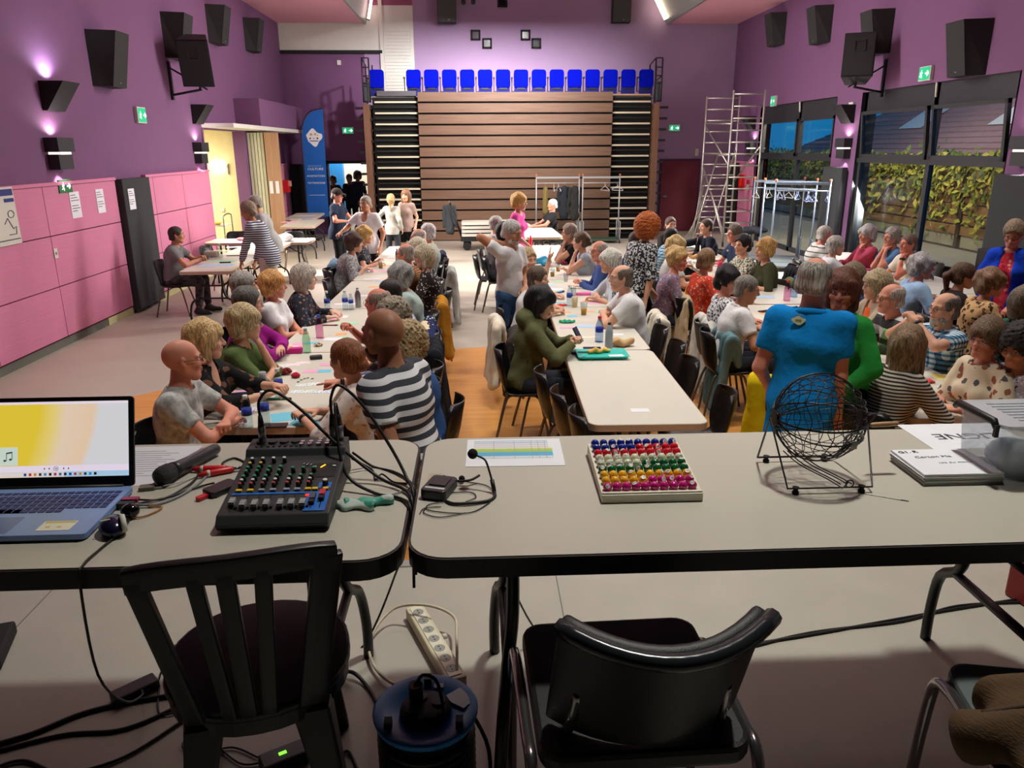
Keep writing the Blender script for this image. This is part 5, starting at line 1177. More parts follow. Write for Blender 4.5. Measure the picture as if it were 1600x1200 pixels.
# middle row, aisle side (face +x)
p('standing bearded person in white tee and blue jeans, elbow raised', (800, 362), face=-38, look=-34, pose='stand', sex='m', g=1.08, s=.98, lean=8, side=-6, tilt=14, hands=((.22, -.0, .98), (.02, -.16, 1.42, -.3, -1, .1)), hair=('crew', (190, 188, 186)), beard=(206, 204, 202), top=(232, 232, 236), bottom=(66, 98, 140), shoes=(210, 206, 198), skin='tan', hp=('relax', 'fist'), knees=(.12, -.1), hem=.86)
p('person with short greying blond hair smiling with a raised victory sign', (825, 406), face=-8, look=-58, lean=4, hands=('table', (.3, -.28, 1.22, .2, -.6, -1)), hair=('short', (190, 164, 120)), top=PM('floral', ((66, 70, 58), (40, 44, 38), (96, 92, 80)), 20), sleeve='elbow', hp=('relax', 'peace'))
p('young person with short brown hair and white shirt bent over the table', (841, 436), face=-6, look=-20, s=.9, lean=22, hands='table', hair=('short', (96, 80, 66)), top=(234, 234, 234), sleeve='short', sex='m')
p('person with long black hair and olive hooded top holding a phone', (846, 474), face=-6, look=-24, lean=16, tilt=14, hands=((.42, .03, .87), (.42, -.05, .86)), hair=('bob', (18, 17, 20)), top=(96, 98, 66), hood=True, sleeve='long', hp=('hold', 'hold'), skin='fair')
p('person with grey hair nearly hidden behind the standing bearded man', (776, 351), face=-4, look=0, lean=10, sex='m', hands='table', hair=('short', GREYH), top=(150, 150, 150))
p('person with black hair nearly hidden behind the standing bearded man', (789, 362), face=-4, look=4, lean=12, hands='table', hair=('bob', BLACKH), top=(70, 70, 76), sleeve='long')
# middle row, window side (face -x)
p('balding person in white polo with folded arms on the middle row', (970, 434), face=178, look=186, sex='m', g=1.22, s=1.03, lean=18, hands='fold', hair=('fringe', (120, 104, 92)), top=(228, 228, 230), bottom=(40, 54, 84), collar=True, glasses=GM, skin='fair')
p('person with white hair, pale blue shirt and black pinafore', (952, 409), face=176, look=200, lean=20, hands=('table', 'fold'), hair=('pixie', (224, 220, 204)), top=(206, 216, 228), sleeve='elbow')
p('bald person with glasses in denim blue shirt, hands clasped', (935, 392), face=176, look=206, sex='m', lean=12, hands='clasp', hair=('fringe', (170, 160, 150)), top=(70, 92, 150), sleeve='long', glasses=GB, skin='pink', hp=('fist', 'fist'))
p('person with brown hair and sleeveless grey top, chin on hands', (907, 377), face=180, look=172, lean=14, hands=('chin', 'clasp'), hair=('bun', (96, 74, 58)), top=(170, 176, 190), sleeve='none')
p('person with silvery streaked hair and black top, hands clasped at mouth', (889, 364), face=180, look=180, lean=12, hands='chin', hair=('short', (150, 128, 116)), top=(40, 36, 38), sleeve='cap', watch=-1)
# back centre
p('standing blond person in bright pink top by the white tables', (812, 316), face=-22, look=-20, pose='stand', lean=6, hands=('side', (.26, -.1, .95)), hair=('pixie', (206, 160, 84)), top=(232, 92, 168), sleeve='elbow', bottom=(120, 140, 170), knees=(.14, -.14))
p('white-haired person in black polo sitting back at the far table', (863, 320), face=190, look=204, sex='m', lean=-12, hands=((.34, .1, .74), (.34, -.1, .74)), hair=('crew', (220, 218, 214)), top=(38, 38, 42), collar=True, skin='pink')
# third row, aisle side
p('standing person with big orange curls and black white print blouse, bending over', (1013, 357), face=28, look=34, pose='stand', g=1.18, lean=22, hands=((.42, .1, .8), (.0, -.24, .74)), hair=('afro', (190, 96, 32)), top=PM('speckle', ((40, 42, 46), (196, 198, 200)), 45), sleeve='elbow', bottom=(24, 24, 28), hem=.8)
p('person in navy jumper hidden behind the orange curls', (996, 378), face=8, look=20, lean=14, sex='m', hands='table', hair=('short', DKBROWN), top=(34, 50, 92), sleeve='long')
p('person with short brown hair and dark top at the far end of third row', (1048, 351), face=-60, look=-80, lean=6, sex='m', hands='table', hair=('crew', (84, 66, 54)), top=(54, 52, 52), sleeve='long')
p('dark-haired balding person in blue checked shirt seen from behind', (1049, 369), face=0, look=30, sex='m', lean=14, hands='table', hair=('crew', (48, 44, 42)), top=PM('plaid', ((200, 220, 228), (110, 170, 196), (60, 96, 130)), 24))
p('person with a round pale blond perm behind the flowered blouse', (1057, 386), face=0, look=20, lean=10, hands='table', hair=('wavy', (222, 190, 130)), top=(214, 214, 210), sleeve='short')
p('person with blond set hair, glasses and mauve flowered blouse', (1059, 406), face=-10, look=-40, lean=14, g=1.1, hands='clasp', hair=('updo', (216, 178, 116)), top=PM('floral', ((150, 130, 150), (206, 90, 140), (90, 100, 130), (190, 180, 190)), 34), sleeve='elbow', glasses=(160, 60, 60), skin='pink')
p('person in coral red flowered blouse seen from behind', (1104, 408), face=12, look=40, g=1.1, lean=10, hands='table', hair=('short', (140, 108, 76)), top=PM('floral', ((222, 74, 54), (240, 150, 120), (236, 196, 170), (226, 84, 60)), 40), sleeve='elbow', bottom=(190, 188, 186))
p('person with short black hair and dark glasses turning to look back', (1138, 438), face=0, look=-64, g=1.1, lean=4, hands='table', hair=('wavy', (20, 18, 20)), top=PM('speckle', ((226, 226, 228), (70, 74, 84)), 50), sleeve='elbow', glasses=(30, 28, 30), skin='pink')
p('person with grey crew cut in white shirt writing at third row', (1167, 452), face=-2, look=-18, sex='m', g=1.12, lean=16, tilt=10, hands='table', hair=('crew', (130, 124, 118)), top=(228, 228, 230), collar=True, skin='tan', glasses=GM)
p('standing grey-haired person in bright blue polo with back turned', (1273, 437), face=62, look=46, pose='stand', sex='m', g=1.1, s=1.05, lean=4, tilt=6, hands=((.2, .2, .98, -.5, .3, -.5), (.12, -.2, .86, -1, -.1, -.3)), hair=('fringe', (170, 166, 158)), top=(14, 134, 214), collar=True, bottom=(28, 30, 38), skin='pink', hem=.72)
p('standing person with reddish brown bob in green jumper facing the blue polo', (1316, 455), face=214, look=236, pose='stand', lean=12, s=.96, hands=((.2, .1, .9), (.2, -.16, .86)), hair=('bob', (104, 58, 40)), top=(48, 156, 66), sleeve='long', bottom=(26, 26, 28), skin=(186, 120, 98), hem=.74)
p('person with long ash brown hair and black white striped jumper, back turned', (1418, 540), face=24, look=58, lean=16, hands=((.36, .04, .82), (.38, -.06, .82)), hair=('long', (138, 110, 80)), top=PM('stripes', ((206, 194, 176), (50, 48, 50)), 48), sleeve='long', hp=('relax', 'relax'))
# third row, window side (face -x)
p('person in dark navy jacket with arm stretched out over the table', (1103, 354), face=182, look=196, sex='m', lean=12, hands=('table', (.62, -.0, .92)), hair=('crew', (80, 64, 52)), top=(34, 38, 52), sleeve='long', skin='fair')
p('person with grey brown hair, dark glasses and navy shirt', (1147, 365), face=184, look=196, sex='m', lean=10, hands='table', hair=('short', (120, 108, 98)), top=(44, 56, 82), sleeve='short', glasses=GB, skin='pink')
p('person with short black hair and cream patterned blouse', (1160, 383), face=190, look=210, lean=6, hands='table', hair=('short', (26, 22, 22)), top=PM('speckle', ((206, 204, 186), (70, 74, 66)), 40), sleeve='short', skin='fair')
p('person with honey blond updo and dark olive top', (1194, 391), face=184, look=190, lean=10, hands='table', hair=('updo', (200, 156, 92)), top=(62, 66, 44), sleeve='elbow', skin='fair')
p('person with brown grey hair and glasses hidden behind the green jumper', (1330, 434), face=190, look=200, lean=6, hands='table', hair=('bob', (120, 104, 80)), top=(44, 54, 88), sleeve='long', glasses=GB)
p('person with straight ash blond bob, beige cardigan and orange top', (1368, 446), face=184, look=180, lean=8, hands=('fold', 'fold'), hair=('bob', (176, 158, 122)), top=(176, 160, 140), inner=(236, 112, 66), sleeve='long', glasses=GM)
p('bald person leaning in, charcoal jumper with white stripes', (1391, 466), face=184, look=186, sex='m', lean=20, hands='table', hair=('fringe', (190, 180, 168)), top=PM('stripes', ((70, 72, 74), (206, 206, 206)), 5.5), sleeve='long', glasses=GB, skin='pink')
p('balding goateed person with glasses in blue plaid shirt, hands raised', (1475, 482), face=186, look=190, sex='m', g=1.12, lean=4, hands=((.33, .07, 1.12), (.31, -.03, 1.10)), hair=('fringe', (110, 104, 98)), beard=(176, 172, 166), top=PM('plaid', ((214, 226, 232), (90, 140, 170), (44, 66, 100)), 22), glasses=GB, hp=('hold', 'hold'), watch=1, skin='fair')
p('person with short brown hair, glasses and cream leaf print blouse', (1541, 530), face=194, look=206, lean=6, g=1.1, hands=('table', 'clasp'), hair=('pixie', (112, 88, 66)), top=PM('floral', ((220, 206, 178), (150, 96, 76), (220, 206, 178), (90, 90, 96)), 18), sleeve='elbow', glasses=GM, skin='pink')
p('person with dark curls and small flowered blouse at the photo edge', (1592, 542), face=190, look=208, lean=18, tilt=14, s=1.02, hands=('table', (.42, -.02, .79)), hair=('curls', (34, 28, 28)), top=PM('floral', ((190, 184, 200), (80, 76, 100), (226, 224, 230)), 46), sleeve='short', glasses=GM, skin='tan', watch=-1)
# window row
p('white-haired person in white tee with thin black stripes', (1289, 366), face=-6, look=0, sex='m', g=1.15, lean=20, hands='table', hair=('crew', (206, 202, 192)), top=PM('stripes_thin', ((226, 226, 222), (60, 60, 62)), 14), skin='pink')
p('grey-haired person in white tee holding a blue card', (1306, 385), face=-8, look=-4, lean=16, s=.95, hands=('table', (.42, -.06, .9)), hair=('short', (190, 186, 178)), top=(224, 228, 236), sleeve='short', hp=('relax', 'hold'))
p('grey curly-haired person in light blue shirt, back turned', (1441, 417), face=-4, look=-20, sex='m', g=1.18, lean=12, hands='table', hair=('wavy', (168, 166, 168)), top=(150, 180, 214), sleeve='long', skin='pink')
p('person with dark ponytail in a black jacket, back turned', (1506, 431), face=-10, look=-16, lean=16, hands='table', hair=('pony', (84, 58, 40)), top=(38, 34, 34), sleeve='long', skin='fair')
p('curly brown-haired person in leopard print top, back turned', (1549, 443), face=-8, look=-20, g=1.2, lean=14, hands='table', hair=('wavy', (128, 96, 70)), top=PM('leopard', ((190, 152, 106), (46, 36, 30), (140, 100, 64)), 26), sleeve='long', skin='pink', glasses=GB)
p('person in dark green top with striped pattern at the photo edge', (1606, 474), face=-6, look=0, g=1.15, lean=10, hands='table', hair=('bob', (110, 96, 80)), top=PM('floral', ((30, 92, 84), (20, 40, 44), (150, 50, 50), (36, 110, 96)), 8), sleeve='long')
p('grey curly-haired person in raspberry cardigan, hand at mouth', (1354, 367), face=186, look=192, lean=8, hands=('chin', 'table'), hair=('wavy', (186, 184, 184)), top=(186, 78, 104), sleeve='long', skin='pink')
p('grey-haired person with glasses in denim blue polo, hands at mouth', (1393, 371), face=186, look=190, sex='m', lean=8, hands='chin', hair=('short', (168, 162, 156)), top=(84, 120, 164), glasses=GB, skin='pink', hp=('fist', 'fist'), collar=True)
p('balding person with glasses in cream shirt, chin on fist', (1419, 381), face=188, look=188, sex='m', lean=12, hands=('chin', 'table'), hair=('crew', (120, 96, 82)), top=(226, 220, 204), glasses=GM, skin=(216, 128, 106), hp=('fist', 'relax'), watch=1)
p('standing person in royal blue cardigan over red flowered top', (1584, 366), face=222, look=226, pose='stand', lean=4, tilt=22, s=.98, hands=((.2, .12, .9), (.2, -.12, .9)), hair=('short', (138, 118, 96)), top=(22, 64, 190), inner=PM('floral', ((206, 50, 70), (230, 170, 160), (160, 30, 60), (220, 80, 90)), 26), sleeve='long', glasses=GB, skin='pink')
# cash desk at the pink wall and the back left
p('seated person in grey tee with sunglasses on the head at the cash desk', (276, 367), face=4, look=14, sex='m', g=1.15, lean=14, hands=((.44, .05, .84), (.44, -.05, .82)), hair=('crew', (60, 50, 44)), top=(122, 122, 124), bottom=PM('speckle', ((70, 66, 66), (44, 42, 44)), 14), skin='tan', hp=('hold', 'hold'))
p('standing person in navy white striped top and beige shorts, bent to the table', (388, 330), face=168, look=184, pose='stand', lean=26, tilt=14, hands=((.38, .12, .8), (.3, -.16, .8)), hair=('short', (150, 130, 110)), top=PM('stripes', ((214, 216, 222), (50, 56, 80)), 32), sleeve='long', bottom=(208, 196, 182), shorts=True, skin='tan')
p('standing grey-haired person in grey sweatshirt and jeans at the white tables', (398, 318), face=196, look=200, pose='stand', sex='m', g=1.1, lean=20, hands=((.16, .05, .88), (.2, -.1, .86)), hair=('crew', (150, 142, 134)), top=(164, 164, 164), sleeve='long', bottom=(92, 126, 170), skin='tan', tilt=10)
p('standing person in dark cap and navy polo with black trousers', (527, 305), face=-14, look=-16, pose='stand', sex='m', g=1.15, s=.985, lean=2, tilt=8, hands=((.36, .0, 1.12), (.3, -.16, 1.12)), hair=('crew', (80, 70, 62)), cap=(48, 40, 38), top=(34, 44, 62), bottom=(26, 26, 28), collar=True, skin='pink', hp=('hold', 'relax'))
p('standing person with dark glasses in white v-neck tee and black trousers', (571, 318), face=246, look=244, pose='stand', sex='m', g=1.22, s=.97, lean=0, hands=('side', (.3, -.32, 1.1)), hair=('crew', (150, 140, 130)), top=(228, 228, 232), vneck=.05, bottom=(40, 40, 44), glasses=GB, skin='tan')
p('child with tied blond hair in white top, back turned by the stair bay', (611, 312), loc=None, face=78, look=84, pose='stand', s=.86, lean=-2, hands=('hip', 'side'), hair=('pony', (186, 152, 104)), top=(168, 166, 158), sleeve='long', bottom=(54, 56, 62), shoes=(220, 216, 210))
p('child with long brown hair, pale pink tee and black shorts by the stair bay', (634, 306), face=250, look=250, pose='stand', s=.9, lean=0, hands=('side', (.05, -.34, 1.12)), hair=('long', (130, 92, 66)), top=(158, 136, 128), bottom=(28, 28, 30), shorts=True, shoes=(216, 206, 200))
for k, (q, lab, hh) in enumerate((((524, 287), 'short dark figure at the left of the lit lobby doorway', 'short'), ((547, 286), 'dark figure in the middle of the lit lobby doorway', 'short'), ((558, 281), 'dark curly-haired figure at the right of the lobby doorway', 'afro'))):
    p(lab, loc=(aty(q[0], q[1], 23.9 + .2 * k).x, 23.9 + .2 * k, 0), face=250 + 20 * k, pose='stand', sex='m', s=(.94, .96, 1.0)[k], hands='side', hair=(hh, (24, 22, 22)), top=(34, 36, 44), sleeve='long', bottom=(28, 28, 32), skin='brown')  # backlit silhouettes: the shade is put into dark skin, hair and clothes
# one chair per sitter
for root, loc, fr, lab in PEOPLE:
    s_ = lab.split(',')[0].replace('person', 'sitter'); w_ = ('black shell chair of the ' + s_).split()
    chair((loc.x + .04 * math.cos(fr), loc.y + .04 * math.sin(fr), 0), fr, ' '.join(w_[:16]))
# ---------------------------------------------------------------- on the hall tables
_cm = {}
COLR = dict(white=(236, 236, 240), pink=(240, 170, 208), cyan=(110, 200, 226), blue=(170, 206, 240), green=(170, 226, 186), orange=(248, 178, 120), yellow=(244, 228, 130), cream=(240, 230, 204), red=(220, 60, 60))
def grid_mat(a, b):
    """bingo print: ruled squares, some of them with counters in one colour"""
    k = f'bingo_{a}_{b}'
    if k in _M: return _M[k]
    m = bpy.data.materials.new(k); m.use_nodes = True; h = NT(m); bs = h.N['Principled BSDF']; bs.inputs['Roughness'].default_value = .7
    tc = h.n('TexCoord'); mp = h.n('Mapping'); mp.inputs['Scale'].default_value = (9, 6, 1); h.L.new(tc.outputs['Generated'], mp.inputs[0])
    sx = h.n('SeparateXYZ'); h.L.new(mp.outputs[0], sx.inputs[0]); fx, fy = h.math('FRACT', sx.outputs[0]), h.math('FRACT', sx.outputs[1])
    ins = h.math('MULTIPLY', h.math('MULTIPLY', h.math('GREATER_THAN', fx, .18), h.math('LESS_THAN', fx, .82)), h.math('MULTIPLY', h.math('GREATER_THAN', fy, .2), h.math('LESS_THAN', fy, .8)))
    fl_ = h.n('VectorMath', operation='FLOOR'); h.L.new(mp.outputs[0], fl_.inputs[0]); wn = h.n('TexWhiteNoise'); h.L.new(fl_.outputs[0], wn.inputs[0])
    f = h.math('MULTIPLY', ins, h.math('GREATER_THAN', wn.outputs[0], .48)); h.L.new(h.mix(f, a, b), bs.inputs['Base Color']); _M[k] = m
    return m
def sheet(px, py, w_, d, rz, m, lab, group='sheets and cards on the tables', z=.74, name='bingo_card', cat='card', th=.0015):
    if isinstance(m, str): m = M('card_' + m, COLR[m], .7)
    q = at(px, py, z); k = (round(w_, 3), round(d, 3), m.name, th)
    if k not in _cm: _cm[k] = MB().b2((-w_ / 2, -d / 2, 0), (w_ / 2, d / 2, th)).mesh('sheet', m)
    o = put(name, _cm[k], None, (q.x, q.y, z + .0004 * random.random()), rz); tag(o, lab, cat, group); return o
CLR = glass_mat('clear_plastic', (226, 236, 240), .05); CLRG = glass_mat('green_plastic', (190, 226, 180), .05); CLRP = glass_mat('pink_water', (236, 196, 220), .05)
LBL = M('label_blue', (30, 60, 170), .4); CAPB = M('cap_blue', (40, 90, 200), .4); CAPR = M('cap_red', (200, 30, 50), .4); CAPW = M('cap_white', (230, 232, 236), .4)
_bt = {}
def bottle(px, py, lab, kind='water', s=1., z=.74, cap=None, body=None, label=True):
    q = at(px, py, z); t = thing('bottle', lab, 'bottle', (q.x, q.y, z), 0, 'bottles on the tables')
    if kind == 'water': pr = [(.028, 0), (.031, .006), (.031, .05), (.0285, .055), (.031, .06), (.031, .13), (.027, .15), (.014, .178), (.012, .19)]; top = .19
    elif kind == 'steel': pr = [(.031, 0), (.035, .008), (.035, .15), (.03, .175), (.018, .2), (.016, .215)]; top = .215
    elif kind == 'wine': pr = [(.034, 0), (.038, .006), (.038, .17), (.034, .195), (.016, .235), (.0145, .29)]; top = .29
    else: pr = [(.032, 0), (.036, .006), (.036, .12), (.03, .15), (.016, .19), (.014, .2)]; top = .2
    pr = [(a * s, b * s) for a, b in pr]; MB().lathe(pr, n=14).build('body', body or CLR, t)
    MB().lathe([(.0155 * s, (top - .004) * s), (.016 * s, (top + .018) * s), (.012 * s, (top + .02) * s)], n=12).build('cap', cap or CAPW, t)
    if label: MB().lathe([(.0318 * s, .085 * s), (.0318 * s, .125 * s)], n=14).build('label_band', label if label is not True else LBL, t)
    return t
def cup(px, py, lab, m, liquid=None, r=.036, h=.11, z=.74, cat='cup'):
    q = at(px, py, z); t = thing('cup', lab, cat, (q.x, q.y, z), 0, 'cups on the tables'); MB().lathe([(r * .72, 0), (r, h), (r * .95, h), (r * .7, .004)], n=14).build('wall', m, t)
    if liquid: MB().lathe([(r * .68, .004), (r * .82, h * .5)], n=14).build('drink', liquid, t)
    return t
def lump(px, py, lab, cat, name, r, m, z=.74, rz=0., seed=1, amp=.2, sq=None):
    """a soft or crumpled thing"""
    q = at(px, py, z); o = thing(name, lab, cat, (q.x, q.y, z), rz); h = max(min(r) / 5, .006)
    F = Field((-r[0] * 1.5, -r[1] * 1.5, -.01), (r[0] * 1.5, r[1] * 1.5, r[2] * 2.6), h); F.ell((0, 0, r[2]), r); k = 1.6 / min(r)
    F.wrinkle(min(r) * amp, seed, (k, k * 1.2, k * .8)); F.plane((0, 0, .001), (0, 0, -1)); V, Q = F.surf(); put('body', np_mesh(name, V, Q, m), o); return o
def case(px, py, lab, cat, name, d, m, z=.74, rz=0., extra=None):
    q = at(px, py, z); t = thing(name, lab, cat, (q.x, q.y, z), rz); MB().prism(rrect(d[0], d[1], min(d[:2]) * .3, 4), 0, d[2]).build('body', m, t, bevel=d[2] * .2)
    if extra: MB().b2((-d[0] * .42, -.002, d[2]), (d[0] * .42, .002, d[2] + .003)).build('zip', extra, t)
    return t
def pen(px, py, lab, m, L_=.15, rz=0., r=.006, z=.74, cat='pen', name='pen'):
    q = at(px, py, z); t = thing(name, lab, cat, (q.x, q.y, z + r), rz); MB().tube([(-L_ / 2, 0, 0), (L_ * .32, 0, 0)], r, 8).build('barrel', m, t); MB().tube([(L_ * .32, 0, 0), (L_ / 2, 0, 0)], [r * 1.15, r * .9], 8).build('pen_cap', BLK, t); return t
# near end of the row by the pink wall
bottle(388, 668, 'clear water bottle with blue label, left one of the pair at the near table end', s=1.0, label=True); bottle(415, 661, 'clear water bottle with blue label, right one of the pair at the near table end', s=1.0)
bottle(437, 620, 'water bottle with blue label beside the grey travel mug', s=.98); bottle(480, 551, 'slim pale green water bottle next to the fuchsia pencil case', 'soft', .95, cap=M('cap_teal', (110, 170, 190), .4), body=glass_mat('pale_green', (204, 230, 214)), label=False)
bottle(500, 528, 'tall bottle of pinkish water with a blue cap', 'soft', .98, cap=CAPB, body=CLRP, label=False); bottle(512, 486, 'water bottle with white cap and blue label in front of the flowered blouse', s=1.02)
bottle(540, 484, 'water bottle with blue label, left one beside the steel flask', s=1.0); bottle(549, 484, 'short water bottle with blue label touching the steel flask', s=.85); bottle(560, 480, 'brushed steel flask in the row by the pink wall', 'steel', .9, cap=GRM, body=GRM, label=False)
bottle(621, 408, 'dark flask far along the row by the pink wall', 'steel', .8, cap=BLK, body=M('flask_grey', (110, 116, 120), .3, metal=.5), label=False)
t = cup(413, 618, 'grey capped travel mug half full of tea', M('mug_tea', (196, 176, 140), .3), None, .032, .1); MB().lathe([(.034, .085), (.034, .11), (.028, .125), (.027, .17)], n=14).build('grey_lid', M('lid_grey', (150, 152, 154), .4), t); MB().lathe([(.0345, .082), (.0345, .092)], n=14).build('ring', WHT, t)
case(454, 552, 'fuchsia zipped pencil case on the table', 'pencil case', 'pencil_case', (.2, .06, .05), M('fuchsia', (224, 40, 150), .7), rz=.1, extra=M('zip_pale', (240, 190, 220), .5)); case(494, 561, 'black glasses case on the table', 'glasses case', 'glasses_case', (.1, .055, .03), M('case_black', (34, 34, 36), .5), rz=.25)
pen(436, 625, 'long dark green felt pen near the water bottles', M('pen_green', (30, 110, 70), .4), .17, -.03, .009); pen(516, 469 + 40, 'dark red pen beside the pinkish water bottle', M('pen_maroon', (120, 40, 44), .4), .15, -.05)
lump(447, 585, 'small dark red flowered pouch on the table', 'pouch', 'pouch', (.05, .035, .025), PM('floral', ((120, 30, 40), (40, 30, 30), (190, 90, 90)), 50)); lump(462, 590, 'small crimson pouch heap beside the counters', 'pouch', 'pouch', (.035, .03, .018), cloth((170, 40, 60)), seed=3)
lump(497, 541, 'brown and cream hair clip heap on the table', 'trinket', 'trinket', (.04, .03, .015), PM('speckle', ((130, 100, 70), (220, 206, 180)), 60), seed=5)
def phone(px, py, lab, rz=0., z=.74, m=None):
    q = at(px, py, z); t = thing('phone', lab, 'phone', (q.x, q.y, z), rz); MB().prism(rrect(.15, .075, .01, 4), 0, .009).build('body', m or M('phone_black', (22, 22, 24), .25), t); MB().prism(rrect(.14, .067, .006, 3), .009, .0095).build('screen', M('phone_screen', (40, 44, 52), .12), t); return t
phone(430, 666, 'black phone lying at the near end under the cyan sheet', .05); phone(378, 617, 'dark purple phone case before the black lace blouse', .2, m=M('phone_plum', (60, 34, 44), .5)); phone(925, 545, 'black phone beside the turquoise tray', -.05); phone(1196, 487, 'black phone in front of the white shirted writer', .4); phone(1354, 540, 'small black device near the cyan card on third row', .1)
G_GREEN, G_BLUE, G_PINK, G_CY = grid_mat((240, 242, 244), (60, 160, 130)), grid_mat((240, 242, 246), (40, 90, 180)), grid_mat((246, 240, 242), (220, 90, 140)), grid_mat((240, 244, 246), (40, 150, 180))
for k, (x, y, g_, n_) in enumerate(((370, 646, G_GREEN, 'green'), (368, 660, G_BLUE, 'blue'), (402, 640, G_BLUE, 'blue'), (466, 612, G_CY, 'teal'), (484, 612, G_GREEN, 'green'), (505, 612, G_BLUE, 'blue'), (474, 602, G_GREEN, 'green'), (493, 600, G_CY, 'teal'), (440, 572, G_CY, 'teal'), (458, 570, G_PINK, 'pink'), (474, 567, G_PINK, 'pink'), (452, 580, G_PINK, 'pink'))):
    sheet(x, y, .15 if k < 3 else .11, .085 if k < 3 else .065, .04, g_, f'white bingo card with {n_} counters, {ordn[k]} from the near end by the pink wall')
for k, (x, y, w_, d, c, rz) in enumerate(((456, 650, .26, .17, 'cyan', .3), (478, 662, .2, .1, 'cyan', -.2), (486, 580, .12, .08, 'pink', 0), (507, 580, .1, .08, 'cyan', 0), (512, 570, .12, .07, 'pink', .05), (430, 605, .15, .16, 'white', .1), (390, 612, .22, .1, 'pink', .3), (466, 538, .1, .1, 'pink', 0), (488, 536, .12, .07, 'cyan', .1), (452, 541, .15, .06, 'cream', .1), (520, 530, .16, .12, 'white', 0), (502, 499, .3, .08, 'pink', 0), (533, 522, .1, .1, 'orange', .1), (536, 527, .1, .05, 'green', 0), (545, 505, .18, .1, 'green', .1), (550, 540, .12, .08, 'pink', .2), (528, 495, .2, .12, 'white', 0), (540, 475, .24, .1, 'white', .1), (575, 462, .2, .1, 'white', 0), (585, 448, .15, .08, 'orange', .1), (596, 440, .15, .08, 'blue', 0), (590, 424, .3, .1, 'pink', 0), (604, 415, .12, .1, 'orange', 0), (615, 402, .2, .1, 'white', 0), (580, 436, .2, .08, 'white', .1), (574, 424, .16, .1, 'blue', 0), (608, 394, .1, .08, 'cream', .2))):
    sheet(x, y, w_, d, rz, c, f'{c} paper sheet on the row by the pink wall, {ordn[k % 20]} from the {"near" if k < 20 else "far"} half')
for k, (x, y) in enumerate(((466, 597), (471, 594), (476, 592), (481, 591), (488, 592))): tag(MB().prism(rrect(.02, .012, .004, 3), 0, .004).build('counter', M('counter_green', (20, 90, 60), .4), None, tuple(at(x, y, .7405)), .6), f'dark green counter, {ordn[k]} from the wall side in the short line between the cards', 'counter', 'dark green counters in a line')
BEER = M('beer', (214, 150, 40), .15); PCUP = glass_mat('cup_plastic', (236, 240, 240), .1)
cup(595, 419, 'beer cup half full near the pink sheet by the pink wall row', PCUP, BEER); cup(632, 402, 'clear plastic cup by the grey flask', PCUP)
# middle row
t = thing('serving_tray', 'turquoise serving tray with snacks on the middle row', 'tray', tuple(at(940, 557, .74)), 0)
def tray_fn(u, v): e = max(abs(u - .5), abs(v - .5)) * 2; return Vector(((u - .5) * .42, (v - .5) * .26, .008 + max(0, e - .86) * .16))
MB().slab(tray_fn, 16, 12, -.004).build('tray_base', M('turquoise', (40, 190, 180), .4), t)
lump(930, 552, 'golden fried snacks piled on the turquoise tray', 'food', 'snacks', (.07, .035, .02), M('fried', (222, 168, 70), .6, noise=(40, .3)), z=.752, amp=.5, seed=4); lump(947, 550, 'yellow sauce sachet pile on the turquoise tray', 'food', 'snacks', (.04, .03, .018), M('sauce', (236, 196, 90), .5), z=.752, amp=.4, seed=8)
sheet(963, 556, .12, .07, .1, 'white', 'white napkin on the turquoise tray', z=.756, name='napkin', cat='napkin'); lump(912, 560, 'dark brown snack bar at the tray edge', 'food', 'snack_bar', (.03, .012, .008), M('choc', (60, 40, 30), .5), z=.75)
lump(971, 541, 'crumpled kraft paper bread bag on the middle row', 'bag', 'paper_bag', (.1, .055, .035), M('kraft', (200, 164, 116), .8, noise=(30, .15)), amp=.42, seed=6)
bottle(936, 534, 'water bottle with red cap in the middle row', 'soft', 1.05, cap=CAPR, body=glass_mat('blue_tint', (200, 216, 236))); bottle(951, 544, 'pale grey bottle with black cap in the middle row', 'steel', .95, cap=BLK, body=M('pearl', (168, 176, 188), .3), label=False); bottle(890, 478, 'clear water bottle with a blue label before the hooded top', s=1.1); bottle(829, 388, 'red flask at the far end of the middle row', 'steel', .9, cap=M('cap_red2', (150, 20, 30), .4), body=M('flask_red', (206, 30, 44), .35), label=False)
cup(912, 492, 'tall clear cup with a little beer', PCUP, BEER, .038, .13); cup(898, 480, 'beige paper cup beside the clear bottle', M('cup_beige', (206, 190, 150), .5), None); cup(872, 424, 'beer cup right behind the cyan bag', PCUP, BEER); cup(863, 432, 'beer cup near the raised victory hand', PCUP, BEER); cup(884, 440, 'empty clear cup before the white-haired sitter', PCUP); cup(896, 462, 'empty clear cup in the middle of the row', PCUP)
lump(848, 415, 'bright cyan plastic bag on the middle row', 'bag', 'plastic_bag', (.12, .1, .06), M('bag_cyan', (50, 180, 226), .5), amp=.4, seed=9); case(913, 461, 'pink pouch across the middle row', 'pouch', 'pouch', (.2, .07, .03), M('pink_pouch', (240, 110, 180), .6)); lump(881, 414, 'dark wine coloured pouch on the middle row', 'pouch', 'pouch', (.05, .04, .03), cloth((130, 50, 70)), seed=11)
case(904, 447 + 3, 'white booklet stack in front of the denim shirt', 'booklet', 'booklet', (.22, .12, .015), M('book_white', (230, 228, 220), .7)); pen(874, 458, 'bright blue tape roll handle on the middle row', M('tape_blue', (30, 140, 200), .4), .16, .7, .012, cat='tape', name='tape_handle'); case(905, 552, 'black leather purse open beside the phone', 'purse', 'purse', (.14, .08, .018), M('leather_black', (40, 36, 36), .5), rz=-.1)
